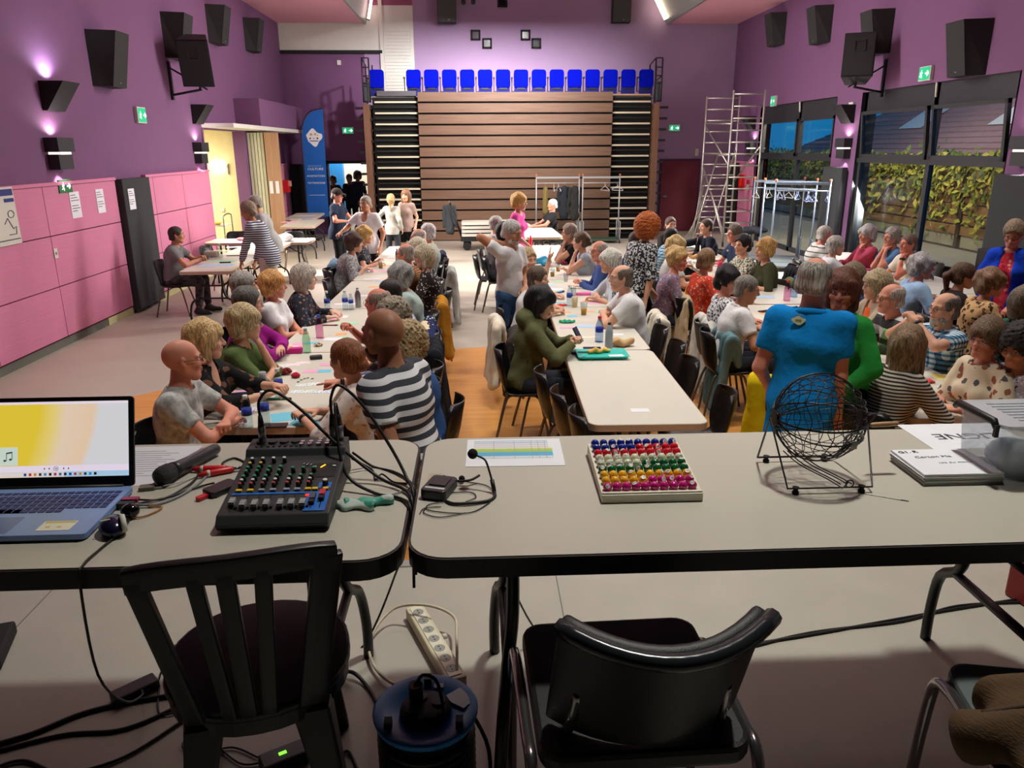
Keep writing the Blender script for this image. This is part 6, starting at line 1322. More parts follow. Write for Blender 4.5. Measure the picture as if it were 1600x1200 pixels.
lump(878, 478, 'crumpled red paper on the middle row', 'paper', 'paper_scrap', (.06, .03, .012), M('card_red', COLR['red'], .7), seed=13); lump(886, 504, 'small heap of green and purple counters', 'counters', 'counters', (.08, .05, .012), PM('floral', ((40, 170, 110), (60, 60, 160), (40, 150, 80), (120, 80, 170)), 60), amp=.5, seed=14)
for k, (x, y, w_, d, c, rz) in enumerate(((1000, 641, .12, .07, 'white', -.03), (964, 523, .12, .06, 'white', 0), (916, 510, .16, .1, 'blue', .05), (886, 512, .14, .07, 'pink', 0), (902, 528, .1, .08, 'cyan', .1), (920, 547 - 20, .2, .05, 'cream', .1), (894, 494, .1, .08, 'cyan', .1), (922, 487, .12, .07, 'orange', 0), (936, 487, .14, .1, 'green', .05), (880, 488, .16, .06, 'orange', 0), (930, 474, .14, .08, 'pink', .1), (876, 473, .12, .06, 'cyan', 0), (918, 470, .1, .08, 'orange', .2), (893, 425, .22, .1, 'pink', 0), (872, 440, .12, .08, 'green', 0), (895, 446, .14, .08, 'orange', .1), (860, 446, .12, .12, 'blue', .1), (850, 400, .2, .1, 'pink', 0), (872, 402, .16, .1, 'green', 0), (888, 430, .16, .05, 'white', 0), (866, 412, .14, .08, 'white', 0), (858, 392, .16, .08, 'white', .1), (945, 512, .18, .04, 'cream', .1), (870, 452, .14, .1, 'white', 0))):
    sheet(x, y, w_, d, rz, c, f'{c} paper sheet on the middle row, {ordn[k % 20]} one {"from the near end" if k < 20 else "among the far ones"}')
# third row
bottle(1089, 399, 'dark wine bottle with red capsule on third row', 'wine', .95, cap=CAPR, body=M('wine_glass', (24, 20, 22), .15), label=M('wine_label', (220, 214, 204), .7)); bottle(1135, 418, 'slender clear glass bottle on third row', 'wine', .8, body=CLR, label=False); bottle(1229, 470, 'water bottle with red cap beside the blue polo', 'soft', 1.05, cap=CAPR, body=CLRP, label=False); bottle(1240, 464, 'water bottle with blue cap beside the blue polo', 'soft', 1.1, cap=CAPB, body=glass_mat('blue_tint', (200, 216, 236)), label=False); bottle(1378, 553, 'squat bottle with bright green cap on third row', 'soft', .95, cap=M('cap_lime', (90, 200, 70), .4), body=CLRG, label=False); bottle(1461, 576, 'small clear water bottle with white cap near the striped jumper', s=.8, label=False); bottle(1156, 424, 'reddish patterned bottle before the olive top', 'soft', .8, body=M('bottle_rose', (190, 120, 140), .4), label=False)
cup(1124, 420, 'fuchsia pink tumbler on third row', M('tumbler_pink', (230, 40, 110), .4), None, .04, .1); cup(1079, 398, 'white pail full of bread on third row', WHT, None, .08, .11, cat='pail'); lump(1086, 404, 'bread crust heap by the white pail', 'food', 'bread', (.1, .05, .03), M('bread', (206, 160, 100), .8), seed=17, amp=.4); lump(1072, 412, 'crumpled white napkins on third row', 'napkin', 'napkin', (.12, .08, .03), M('card_white', COLR['white'], .7), seed=18, amp=.5)
lump(1188, 450, 'flat black glasses pouch on third row', 'pouch', 'pouch', (.06, .05, .02), M('case_black', (34, 34, 36), .5)); lump(1342, 573, 'crumpled white tissue by the green jumper', 'tissue', 'tissue', (.05, .035, .02), M('card_white', COLR['white'], .7), amp=.55, seed=19); lump(1498, 613, 'crumpled white tissue heap near the plastic box', 'tissue', 'tissue', (.1, .06, .025), M('card_white', COLR['white'], .7), amp=.55, seed=20); lump(1449, 598, 'red felt pens loose by the clasped hands', 'pens', 'pens', (.05, .03, .012), M('card_red', COLR['red'], .7), amp=.5, seed=21)
for k, (x, y, w_, d, c, rz) in enumerate(((1356, 528, .14, .09, 'cyan', -.5), (1359, 556, .1, .07, 'orange', 0), (1347, 584, .12, .1, 'yellow', .2), (1484, 590, .22, .16, 'yellow', -.25), (1477, 636, .14, .08, 'orange', -.3), (1510, 618, .16, .08, 'green', 0), (1425, 632, .14, .08, 'pink', .1), (1540, 622, .18, .07, 'orange', 0), (1490, 606, .2, .1, 'white', .1), (1196, 464, .2, .14, 'blue', -.3), (1196, 490, .12, .08, 'orange', -.2), (1335, 552, .12, .05, 'green', 0), (1150, 430, .14, .08, 'white', 0), (1110, 412, .16, .08, 'white', .2), (1380, 545, .2, .05, 'white', 0))):
    sheet(x, y, w_, d, rz, c, f'{c} paper sheet on the third row, {ordn[k]} of the row going away')
# window row
for k, (x, y, w_, d, c, rz) in enumerate(((1357, 409, .36, .2, 'cyan', .1), (1352, 420, .2, .06, 'pink', 0), (1390, 420, .24, .12, 'yellow', .2), (1372, 416, .2, .1, 'white', 0), (1480, 462, .2, .1, 'white', .1), (1337, 402, .1, .08, 'blue', .4), (1318, 395, .2, .1, 'white', 0))):
    sheet(x, y, w_, d, rz, c, f'{c} paper sheet on the window row, {ordn[k]} of the row')
pen(1355, 423, 'pink marker on the window row', M('pen_pink', (236, 80, 160), .4), .18, 0, .012)
lump(1575, 440, 'turquoise bag on the window row beneath the blue cardigan', 'bag', 'bag', (.22, .12, .09), M('bag_turq', (30, 180, 200), .6), seed=22, amp=.3); lump(1547, 420, 'pink bag with yellow trim behind the leopard top', 'bag', 'bag', (.1, .09, .09), M('bag_pink', (240, 130, 160), .6), z=.74, seed=23)
# cash desk
for k, (x, y, w_, d, c, rz) in enumerate(((349, 408, .4, .26, 'green', 0), (326, 415, .26, .2, 'blue', .1), (352, 414, .26, .2, 'blue', 0), (345, 392, .3, .2, 'cream', 0), (368, 386, .3, .2, 'white', .2), (338, 378, .36, .2, 'yellow', 0), (372, 377, .18, .16, 'pink', .2))): sheet(x, y, w_, d, rz, c, f'{c} paper sheet at the cash desk, {ordn[k]} away from the stage')
case(331, 401, 'pale cash box with a black lock before the seated man', 'box', 'cash_box', (.22, .12, .09), M('box_cream', (214, 208, 190), .5)); bottle(345, 402, 'clear spray bottle on the cash desk', 'soft', 1., label=False); pen(352, 411, 'black pen lying on the blue sheet at the cash desk', BLK, .16, .2, .01); pen(369, 400, 'dark ruler on the white cash table', M('ruler_grey', (70, 72, 76), .5), .3, .1, .006, cat='ruler', name='ruler'); lump(378, 376, 'pink cloth heap on the crosswise white table', 'cloth', 'cloth', (.1, .07, .03), cloth((240, 130, 130)), seed=25); lump(447, 377, 'crumpled white bag on the crosswise white table', 'bag', 'bag', (.16, .1, .07), M('card_white', COLR['white'], .7), seed=26, amp=.5)
for k, (x, y, w_, d, c, rz) in enumerate(((462, 343, .3, .3, 'cream', .2), (452, 347, .36, .26, 'pink', 0), (478, 341, .3, .3, 'blue', .3), (470, 337, .36, .3, 'cream', 0), (485, 337, .3, .2, 'white', .4))): sheet(x, y, w_, d, rz, c, f'{c} sheet on the paper covered tables under the flag, {ordn[k]} one')
# ---------------------------------------------------------------- empty chairs and garments on the backs
def ch(px, py, z, rz, lab):
    q = at(px, py, z); a = math.radians(rz); c = math.cos(a) * -.25; s = math.sin(a) * -.25
    return chair((q.x - c, q.y - s, 0), a, lab)
ch(893, 645, .80, 4, 'empty shell chair at the near end of middle row, aisle side'); ch(864, 612, .80, 2, 'second empty shell chair of middle row, aisle side'); ch(838, 580, .80, 0, 'third empty shell chair of middle row, aisle side'); ch(806, 540, .8, 4, 'shell chair with draped white jacket of middle row, aisle side')
ch(1146, 612, .80, 176, 'empty shell chair turned at the near end of middle row, window side'); ch(1087, 562, .80, 184, 'second empty shell chair of middle row, window side'); ch(1067, 536, .80, 180, 'third empty shell chair of middle row, window side'); ch(1040, 512, .80, 180, 'fourth empty shell chair of middle row, window side')
ch(506, 438, .8, 2, 'empty shell chair between the flowered blouse and flecked jumper, nearer one'); ch(516, 423, .8, 0, 'empty shell chair between the flowered blouse and flecked jumper, middle one'); ch(526, 410, .8, 0, 'empty shell chair under the denim jacket by the flecked jumper')
ch(702, 418, .8, 184, 'shell chair under the long pale grey coat'); ch(689, 396, .8, 184, 'shell chair under the dark navy jacket'); ch(688, 470, .8, 184, 'shell chair under the mustard cardigan'); ch(676, 540, .8, 180, 'shell chair under the black coat'); ch(684, 596, .8, 182, 'shell chair with a black bag, at the aisle behind the striped walker')
ch(1245, 415, .8, 176, 'shell chair with dark coat on third row, window side'); ch(1262, 428, .8, 178, 'shell chair under the green blanket'); ch(316, 385, .8, -10, 'empty shell chair behind the cash desk table'); ch(372, 362, .8, -80, 'empty shell chair behind the crosswise white table'); ch(458, 362, .8, 100, 'dark chair under the crosswise white table'); ch(740, 400, .8, 0, 'shell chair far along the middle row aisle'); ch(890, 352, .8, 186, 'shell chair of the man in black polo at the back'); ch(1470, 412, .8, 178, 'empty shell chair of the window row, window side'); ch(1492, 420, .8, 178, 'second empty shell chair of the window row, window side'); ch(1020, 392, .8, -4, 'shell chair behind the orange curls')
def dr(px, py, rz, lab, m, **k):
    q = at(px, py, .8); a = math.radians(rz); return drape((q.x + math.cos(a) * .25, q.y + math.sin(a) * .25, 0), a, lab, m, **k)
dr(704, 420, 184, 'long pale grey coat over a chair back in the aisle', cloth((176, 178, 172)), L_=.72, seed=3, name='coat', cat='coat'); dr(690, 396, 184, 'dark navy jacket over a chair back near the aisle', cloth((42, 48, 66)), L_=.4, seed=4); dr(689, 470, 184, 'mustard cardigan hanging over a chair back', cloth((186, 128, 40)), L_=.58, seed=5, name='cardigan', cat='cardigan'); dr(671, 503, 186, 'navy jacket with white dots on a chair back', PM('dots', ((36, 44, 80), (220, 220, 224)), 26), L_=.5, seed=6); dr(664, 512, 188, 'cream shirt bundled on a chair back', cloth((222, 210, 174)), L_=.25, seed=7, name='shirt', cat='shirt'); dr(678, 541, 180, 'black coat over a chair back at the aisle', cloth((34, 36, 42)), L_=.6, seed=8, name='coat', cat='coat'); dr(672, 520, 182, 'navy blue hooded coat over a chair back', cloth((34, 46, 84)), L_=.45, seed=9, name='coat', cat='coat')
dr(778, 500, 4, 'cream white jacket with orange lining on a middle row chair', PM('speckle', ((226, 222, 208), (230, 214, 190)), 9), L_=.6, seed=10); dr(806, 520, -4, 'dark brown quilted jacket behind the hooded top', cloth((60, 54, 50)), L_=.5, seed=11)
dr(1027, 492, 180, 'cream cardigan over the chair of the white polo', cloth((226, 220, 202)), L_=.5, seed=12, name='cardigan', cat='cardigan'); dr(1068, 462, 4, 'beige raincoat hung over a third row chair', cloth((210, 192, 158)), L_=.55, seed=13, name='raincoat', cat='coat'); dr(1107, 500, 0, 'white long cardigan hanging over a third row chair', cloth((216, 214, 208)), L_=.66, seed=14, name='cardigan', cat='cardigan'); dr(1136, 520, -2, 'grey teal shawl hanging over a third row chair', cloth((104, 136, 142)), L_=.7, seed=15, name='shawl', cat='shawl', sl=False)
dr(1240, 420, 178, 'dark coat on a chair between third row and windows', cloth((40, 40, 44)), L_=.5, seed=16, name='coat', cat='coat'); dr(1240, 440, 176, 'olive green blanket over a chair back', cloth((128, 140, 96)), L_=.6, seed=17, sl=False, name='blanket', cat='blanket'); dr(522, 409, 2, 'light blue denim jacket on a chair back', cloth((128, 160, 188)), L_=.42, seed=18)
dr(1206, 592, 60, 'yellow cape hanging over a chair by the blue polo', cloth((226, 196, 24)), L_=.72, seed=19, name='cape', cat='cape', sl=False, w_=.15); dr(1090, 390 + 60, 0, 'yellow leather bag strap side under the beige raincoat', cloth((190, 150, 50)), L_=.2, seed=21, name='bag', cat='bag', sl=False)
lump(1175, 352 + 14, 'dark coats heaped on the table behind the scaffold', 'coat', 'coat', (.3, .16, .08), cloth((36, 38, 44)), z=.6, seed=27, amp=.3)
t = thing('folded_speaker', 'black loudspeaker standing behind the ponytail sitter by the panel', 'speaker', (6.75, 9.6, 0)); MB().b2((-.22, -.24, .5), (.2, .24, 1.1)).build('cabinet', SPKS, t, bevel=.02); MB().tube([(0, 0, 0), (0, 0, .5)], .025, 8).build('stand_pole', BLK, t); MB().tube([(-.3, 0, .02), (.3, 0, .02)], .015, 6).tube([(0, -.3, .02), (0, .3, .02)], .015, 6).build('stand_foot', BLK, t)
# ---------------------------------------------------------------- the stage: front tables and what lies on them
SZ, TZ = .8, 1.54
STT = M('stage_table_top', (188, 184, 170), .4, noise=(3, .05), bump=(260, .03))
for x, lab in ((-1.10, 'cream folding table on the stage carrying the laptop and mixer'), (.755, 'cream folding table on the stage carrying the bingo cage'), (2.62, 'cream folding table continuing the stage row at the picture edge')):
    o = table(1.845, .72, (x, 1.825, SZ), 0, lab, 'front tables on the stage', TEDGEB, .048, STT, .09)
    for c in o.children:
        if c.name.startswith('leg'): pass
for k, x in enumerate((-.215, -.125)): tag(MB().b2((-.018, -.03, 0), (.018, .03, .0004)).build('faded_label', M('label_tan', (186, 172, 146), .7), None, (x, 1.86 + .03 * k, TZ)), ['faded tan sticker on the mixer table near the gap', 'faded tan sticker on the bingo table near the gap'][k], 'sticker')
# laptop
LPB = M('laptop_blue', (132, 160, 214), .4, metal=.2); KEY = M('key_navy', (34, 40, 104), .5)
lp = thing('laptop', 'open blue grey laptop with a bright pastel screen', 'laptop', (-1.085, 1.715, TZ))
ba = MB().prism(rrect(.39, .258, .012, 4), .004, .018).build('base', LPB, lp, bevel=.002); MB().prism(rrect(.386, .254, .012, 4), 0, .006).build('base_foot', BLK, lp)
KME = {}
for r_ in range(6):
    x = -.182
    for c in range(19):
        w_ = .0175 if r_ < 5 else .0175
        if r_ == 5 and 4 <= c <= 8: continue
        if x > .175: break
        MB().b2((x, .098 - r_ * .0195 - (.012 if r_ == 0 else .0155), .018), (x + w_ - .0018, .098 - r_ * .0195, .0195)).build('key', KEY, ba); x += .0193
MB().b2((-.104, .098 - 5 * .0195 - .0155, .018), (-.01, .098 - 5 * .0195, .0195)).build('key', KEY, ba); MB().prism(rrect(.13, .082, .004, 3), .0181, .0184, Matrix.Translation((-.05, -.077, 0))).build('trackpad', M('trackpad', (92, 112, 164), .3), ba)
stk = MB().b2((.075, -.108, .0182), (.15, -.062, .0186)).build('sticker', M('sticker_cream', (232, 228, 206), .6), ba); MB().b2((.078, -.072, .0187), (.147, -.064, .0188)).b2((.09, -.095, .0187), (.1, -.088, .0188)).b2((.115, -.095, .0187), (.125, -.088, .0188)).build('sticker_print', M('sticker_gold', (214, 190, 100), .6), ba)
lid_m = Matrix.Translation((0, .132, .016)) @ Matrix.Rotation(math.radians(72), 4, 'X') @ Matrix.Scale(.915, 4, Vector((0, 1, 0)))
def onlid(mb, name, m, par=lp, **k): o = mb.build(name, m, par, **k); o.matrix_local = lid_m; return o
lid = onlid(MB().prism(rrect(.39, .252, .01, 4), -.007, 0, Matrix.Translation((0, .126, 0))), 'lid', BLK)
scm = bpy.data.materials.new('screen'); scm.use_nodes = True; h = NT(scm); bs = h.N['Principled BSDF']; tc = h.n('TexCoord'); sx = h.n('SeparateXYZ'); h.L.new(tc.outputs['Generated'], sx.inputs[0])
nz = h.n('TexNoise'); nz.inputs['Scale'].default_value = 1.2; h.L.new(tc.outputs['Generated'], nz.inputs['Vector'])
dg = h.math('ADD', h.math('ADD', sx.outputs[0], h.math('MULTIPLY', sx.outputs[1], -.15)), h.math('MULTIPLY', h.math('SUBTRACT', nz.outputs['Fac'], .5), .12))
cr = h.n('ValToRGB'); h.L.new(dg, cr.inputs[0]); e = cr.color_ramp.elements; e[0].position = .27; e[0].color = lin((236, 206, 60)) + (1,); e[1].position = .68; e[1].color = lin((222, 222, 226)) + (1,)
q = e.new(.38); q.color = lin((240, 216, 130)) + (1,); q = e.new(.46); q.color = lin((238, 214, 190)) + (1,); q = e.new(.63); q.color = lin((240, 208, 176)) + (1,)
h.L.new(cr.outputs[0], bs.inputs['Emission Color']); bs.inputs['Emission Strength'].default_value = .82; bs.inputs['Base Color'].default_value = (.02, .02, .02, 1); bs.inputs['Roughness'].default_value = .4
onlid(MB().b2((-.182, .03, .0004), (.182, .24, .0008)), 'screen', scm)
def em(k, c, s=.8): return M(k, c, .5, emit=s)
onlid(MB().b2((-.182, .0455, .001), (.182, .062, .0012)), 'player_bar', em('scr_lilac', (236, 222, 240))); onlid(MB().b2((-.182, .0305, .001), (.182, .045, .0012)), 'taskbar', em('scr_peach', (226, 216, 214))); onlid(MB().b2((-.182, .233, .001), (.182, .24, .0012)), 'title_bar', em('scr_pale', (238, 226, 238)))
onlid(MB().b2((.02, .0305, .0012), (.182, .045, .0013)), 'taskbar_end', em('scr_blue', (170, 206, 232)))
onlid(MB().b2((-.182, .064, .001), (-.095, .115, .0012)), 'album_tile', em('scr_sage', (206, 222, 206)))
cols = [(40, 80, 160), (200, 60, 60), (230, 140, 40), (60, 60, 70), (60, 150, 200), (30, 30, 40), (180, 60, 110), (50, 120, 180), (40, 44, 50)]
for i in range(15): onlid(MB().b2((-.08 + i * .0125, .034, .0014), (-.08 + i * .0125 + .0065, .0415, .0016)), 'task_icon', em('icon_%d' % (i % 9), cols[i % 9], .6))
pb = MB().tube([(.0 + .006 * math.cos(a), .0535 + .006 * math.sin(a), .0014) for a in np.linspace(0, 2 * PI, 13)[:-1]], .0006, 4, closed=True)
for x in (-.03, -.018, .018, .03): pb.b2((x, .0515, .0013), (x + .003, .0555, .0015))
pb.b2((-.0025, .051, .0013), (-.001, .056, .0015)).b2((.001, .051, .0013), (.0025, .056, .0015)); onlid(pb, 'player_buttons', em('scr_ink', (70, 70, 84), .4))
nt = MB().sphere((-.127, .078, .0013), (.004, .003, .0006), 8, 4).sphere((-.113, .081, .0013), (.004, .003, .0006), 8, 4).b2((-.1235, .078, .0013), (-.122, .099, .0015)).b2((-.1095, .081, .0013), (-.108, .102, .0015)).add([(-.1235, .096, .0015), (-.108, .099, .0015), (-.108, .103, .0015), (-.1235, .1, .0015)], [(0, 1, 2, 3)]); onlid(nt, 'music_note', em('scr_ink', (70, 70, 84), .4))
MB().tube([(-.17, .13, .016), (.17, .13, .016)], .007, 8).build('hinge', BLK, lp)
for y, m_ in ((.06, M('usb_magenta', (170, 30, 90), .4)), (.035, BLK)): MB().b2((.195, y - .008, .006), (.235, y + .008, .016)).build('usb_plug', m_, lp)
# mouse, dongle ball, key fob, handheld mic
t = thing('computer_mouse', 'dark navy mouse with a white scroll ring', 'mouse', (-.845, 1.625, TZ), .5); MB().sphere((0, 0, .016), (.03, .044, .024), 16, 10).build('shell', M('mouse_navy', (24, 24, 54), .2), t); MB().tube([(.021 + .0, -.018 + .02 * math.cos(a), .026 + .015 * math.sin(a)) for a in np.linspace(0, 2 * PI, 15)[:-1]], .0065, 6, closed=True).build('ring', WHT, t); MB().b2((-.024, -.012, .036), (-.004, -.008, .0395)).build('badge', WHT, t)
t = thing('cable_ball', 'glossy black cable adapter ball behind the mouse', 'adapter', (-.838, 1.70, TZ)); MB().sphere((0, 0, .018), (.022, .02, .018), 14, 8).build('ball', M('gloss_black', (14, 12, 16), .1), t); MB().tube(bez([(.0, -.012, .006), (.03, -.005, .004), (.055, .03, .004), (.05, .05, .004), (.02, .048, .004)], 20), .0022, 6).build('orange_cord', M('cord_amber', (176, 116, 50), .5), t)
t = thing('microphone', 'black handheld microphone on a white sheet', 'microphone', (-.826, 1.9, TZ + .024), math.radians(70)); MB().tube([(-.035, 0, .002), (-.03, 0, .002), (-.015, 0, .002), (.01, 0, .002), (.022, 0, .002)], [.012, .022, .026, .025, .02], 14).build('grille', M('mic_grille', (34, 34, 36), .5, bump=(400, .6)), t); MB().tube([(.02, 0, .002), (.04, 0, 0), (.1, 0, -.002), (.19, 0, -.004), (.2, 0, -.004)], [.022, .02, .017, .0165, .014], 14).build('handle', M('mic_body', (52, 54, 58), .35), t); MB().b2((.07, -.006, .013), (.15, .006, .016)).build('switch_strip', GRM, t)
def flat(name, lab, cat, loc, rz, w_, d, m, th=.0008, group=None): return tag(MB().b2((-w_ / 2, -d / 2, 0), (w_ / 2, d / 2, th)).build(name, m, None, loc, rz), lab, cat, group)
PT = M('paper_typed', (222, 224, 230), .7); pl = flat('typed_sheet', 'white typed sheet under the handheld microphone', 'paper', (-.93, 2.02, TZ + .0003), 0, .21, .28, PT); mb = MB()
for i in range(12): mb.b2((-.085, .1 - i * .016, .0009), (-.085 + .1 + .06 * ((i * 37) % 10) / 10, .103 - i * .016, .0011))
mb.build('print', M('print_grey', (150, 154, 164), .8), pl)
t = thing('key_fob', 'flat black charger block with a red key tag by the mixer', 'fob', (-.668, 1.838, TZ), .95); MB().prism(rrect(.085, .05, .01, 4), 0, .016).build('body', M('fob_black', (30, 30, 34), .35), t, bevel=.003); MB().prism(rrect(.03, .016, .004, 3), .002, .010, Matrix.Translation((-.057, .0, 0))).build('red_tag', M('tag_red', (206, 30, 40), .4), t)
t = thing('audio_plugs', 'pair of red cinch plugs on black leads by the mixer', 'plugs', (-.72, 1.955, TZ), 0); PR_ = M('plug_red', (214, 40, 44), .35)
for (x, y, a) in ((-.015, .012, .05), (.01, -.012, .45)):
    R = Matrix.Rotation(a, 4, 'Z'); T = lambda p: (R @ Vector(p)) + Vector((x, y, .009)); MB().tube([T((-.05, 0, 0)), T((-.03, 0, 0)), T((.035, 0, 0)), T((.04, 0, 0))], [.005, .009, .0085, .005], 10).build('plug', PR_, t); MB().tube([T((.04, 0, 0)), T((.058, 0, 0))], .0045, 8).build('pin', GRM, t)
    MB().tube([T((-.028, 0, 0)), T((-.02, 0, 0))], .0094, 10).build('band', WHT, t)
t = thing('usb_stick', 'small khaki and steel connector lying before the microphone', 'connector', (-.857, 1.86, TZ), .2); MB().b2((-.025, -.012, 0), (.012, .012, .01)).build('body', M('khaki', (110, 106, 90), .5), t); MB().b2((.012, -.007, .002), (.03, .007, .008)).build('pin', GRM, t)
def cable(lab, P, r, m=None, name='cable', n=40, closed=False): return tag(MB().tube(bez(P, n), r, 6).build(name, m or M('cable_black', (20, 20, 21), .45)), lab, 'cable')
z_ = TZ + .004
cable('black lead from the laptop to the red plugs', [(-.86, 1.775, TZ + .012), (-.80, 1.79, z_), (-.76, 1.86, z_ + .004), (-.76, 1.93, z_), (-.77, 1.965, z_)], .0028); cable('grey ribbon lead crossing before the microphone', [(-.85, 1.75, TZ + .01), (-.8, 1.76, z_), (-.76, 1.81, z_), (-.74, 1.88, z_), (-.735, 1.94, z_)], .0035, M('cable_grey', (130, 132, 136), .5)); cable('black lead from the laptop to the charger block', [(-.855, 1.75, TZ + .01), (-.79, 1.80, z_), (-.73, 1.86, z_), (-.695, 1.868, z_ + .006)], .0028)
cable('pale thin lead bundle beside the microphone', [(-.85, 1.86, z_), (-.8, 1.87, z_ + .005), (-.775, 1.91, z_), (-.75, 1.95, z_), (-.72, 1.97, z_)], .002, M('cable_pale', (190, 190, 190), .5))
cable('black cord dropping from the mouse over the table edge to the floor adapter', [(-.835, 1.69, z_), (-.828, 1.62, z_), (-.838, 1.54, z_), (-.842, 1.475, z_), (-.845, 1.455, TZ - .03), (-.87, 1.5, 1.25), (-.94, 1.72, 1.0), (-1.0, 1.92, .86), (-1.03, 1.98, .83)], .003)
# mixer
mx = thing('mixing_desk', 'black compact mixing desk with blue master section and coloured knobs', 'mixing desk', (-.480, 1.612, TZ), .01)
W2, D2 = .128, .345; zt = lambda y: .04 + .035 * y / .26
MB().add([(-W2, 0, .004), (W2, 0, .004), (W2, D2, .004), (-W2, D2, .004), (-W2, .006, .04), (W2, .006, .04), (W2, .262, .076), (-W2, .262, .076), (W2, .275, .094), (-W2, .275, .094), (W2, D2, .098), (-W2, D2, .098), (-W2, -.012, .02), (W2, -.012, .02)],
         [(3, 2, 1, 0), (4, 5, 6, 7), (7, 6, 8, 9), (9, 8, 10, 11), (0, 1, 13, 12), (12, 13, 5, 4), (2, 3, 11, 10), (1, 2, 10, 8, 6, 5, 13), (0, 12, 4, 7, 9, 11, 3)]).build('body', M('mixer_body', (44, 46, 48), .5), mx, bevel=.003)
tilt = math.atan(.036 / .256)
def mp(u, v): return Vector((-W2 + u * 2 * W2, .008 + v * .252, zt(.008 + v * .252) + .0012))
RT_ = Matrix.Rotation(tilt, 3, 'X')
def plate(u0, u1, v0, v1, m, name, dz=.0): MB().add([mp(u0, v0) + Vector((0, 0, dz)), mp(u1, v0) + Vector((0, 0, dz)), mp(u1, v1) + Vector((0, 0, dz)), mp(u0, v1) + Vector((0, 0, dz))], [(0, 1, 2, 3)]).build(name, m, mx)
MBL = M('mixer_blue', (24, 104, 196), .45)
plate(.755, .955, .02, .345, MBL, 'master_panel'); plate(.05, .755, .315, .345, MBL, 'blue_line'); plate(.83, .95, .40, .50, MBL, 'phones_panel'); plate(.70, .955, .60, .86, M('mixer_screen', (14, 14, 15), .6), 'display_panel')
NR = RT_ @ Vector((0, 0, 1))
KB = M('knob_black', (20, 20, 21), .5)
_kn = {}
def knob(u, v, c, r=.0056, hh=.013):
    k = (c, r)
    if k not in _kn: _kn[k] = (MB().cyl((0, 0, 0), (0, 0, hh), r, r * .85, 10).mesh('knob', KB), MB().cyl((0, 0, hh - .001), (0, 0, hh + .0025), r * .82, r * .7, 10).mesh('knob_cap', M('cap_%d_%d_%d' % c, c, .45)))
    o = put('knob', _kn[k][0], mx, mp(u, v), rot=(tilt, 0, 0)); put('knob_cap', _kn[k][1], o)
WK, GK, RK, YK = (220, 222, 220), (40, 150, 100), (176, 44, 56), (226, 190, 90)
us = [.105, .21, .315, .42, .545, .645, .745]
for i, u in enumerate(us):
    knob(u, .43, RK); knob(u, .495, WK); knob(u, .565, GK); knob(u, .66 if i < 4 else .70, GK)
    if i < 4: knob(u, .73, GK); knob(u, .90, WK)
    if i < 2: knob(u, .81, YK)
    MB().box((0, 0, 0), (.014, .008, .005)).build('button', M('btn_yellow', (240, 200, 40), .4) if i in (0, 1, 6) else M('btn_grey', (150, 156, 166), .4), mx, mp(u, .375) + NR * .002, rot=(tilt, 0, 0))
for u in (.83, .93): MB().box((0, 0, 0), (.013, .008, .005)).build('button', M('btn_yellow', (240, 200, 40), .4), mx, mp(u - .02, .375) + NR * .002, rot=(tilt, 0, 0))
knob(.895, .455, WK, .0075); 
for u in (.64, .68): MB().tube([mp(u, .84) + NR * .002 + Vector((.006 * math.cos(a), .006 * math.sin(a), 0)) for a in np.linspace(0, 2 * PI, 11)[:-1]], .0014, 4, closed=True).build('cinch_socket', GRM, mx)
MB().box((0, 0, 0), (.003, .016, .001), rz=-.35).build('display_digit', M('led_orange', (255, 160, 30), emit=3.), mx, mp(.815, .80) + NR * .001, rot=(tilt, 0, -.35))
for u, v in ((.735, .79), (.925, .80)): MB().box((0, 0, 0), (.008, .005, .002)).build('display_button', WHT, mx, mp(u, v) + NR * .001, rot=(tilt, 0, 0))
SLT = M('slot_black', (8, 8, 8), .9); FAD = M('fader_grey', (150, 152, 154), .4)
for i, u in enumerate(us):
    plate(u - .005, u + .005, .04, .29, SLT, 'fader_slot', .0004); f = MB().b2((-.0065, -.011, .003), (.0065, .011, .012)).b2((-.002, -.003, 0), (.002, .003, .004)).build('fader', FAD, mx, mp(u, .12 if i else .16), rot=(tilt, 0, 0)); MB().b2((-.0062, -.0155, .001), (.0062, -.011, .009)).build('fader_front', KB, f); MB().b2((-.0065, -.001, .012), (.0065, .001, .0125)).build('fader_line', WHT, f)
    MB().b2((-.003, -.003, 0), (.003, .003, .005)).build('mute_button', KB, mx, mp(u + .045, .09), rot=(tilt, 0, 0))
for u, v, m_ in ((.82, .21, M('fader_slate', (70, 84, 96), .4)), (.90, .27, M('fader_red', (200, 40, 60), .4))):
    plate(u - .005, u + .005, .06, .30, SLT, 'fader_slot', .0006); f = MB().b2((-.0065, -.011, .003), (.0065, .011, .012)).build('fader', m_, mx, mp(u, v), rot=(tilt, 0, 0)); MB().b2((-.0062, -.024, .001), (.0062, -.011, .01)).build('fader_front', KB, f)
MB().b2((-.004, -.004, 0), (.004, .004, .003)).build('red_led', M('led_red', (220, 50, 40), emit=1.), mx, mp(.755, .27), rot=(tilt, 0, 0))
zb = .0965
XB = M('jack_black', (16, 16, 17), .5)
for i in range(4):
    MB().cyl((-.098 + i * .03, .318, zb - .002), (-.098 + i * .03, .318, zb + .004), .0125, n=14).build('xlr_socket', XB, mx)
    for q in (-.006, .008): MB().cyl((-.098 + i * .03 + q, .290, zb - .003), (-.098 + i * .03 + q, .290, zb + .001), .004, n=8).build('jack_socket', XB, mx)
for i, x in enumerate((.012, .034, .056, .078)):
    for j in range(2 if i < 2 else 3): MB().tube([(x, .293 + j * .016, zb - .002), (x, .293 + j * .016, zb + .005)], .0062, 10).build('jack_nut', M('jack_chrome', (200, 202, 206), .2, metal=.9), mx)
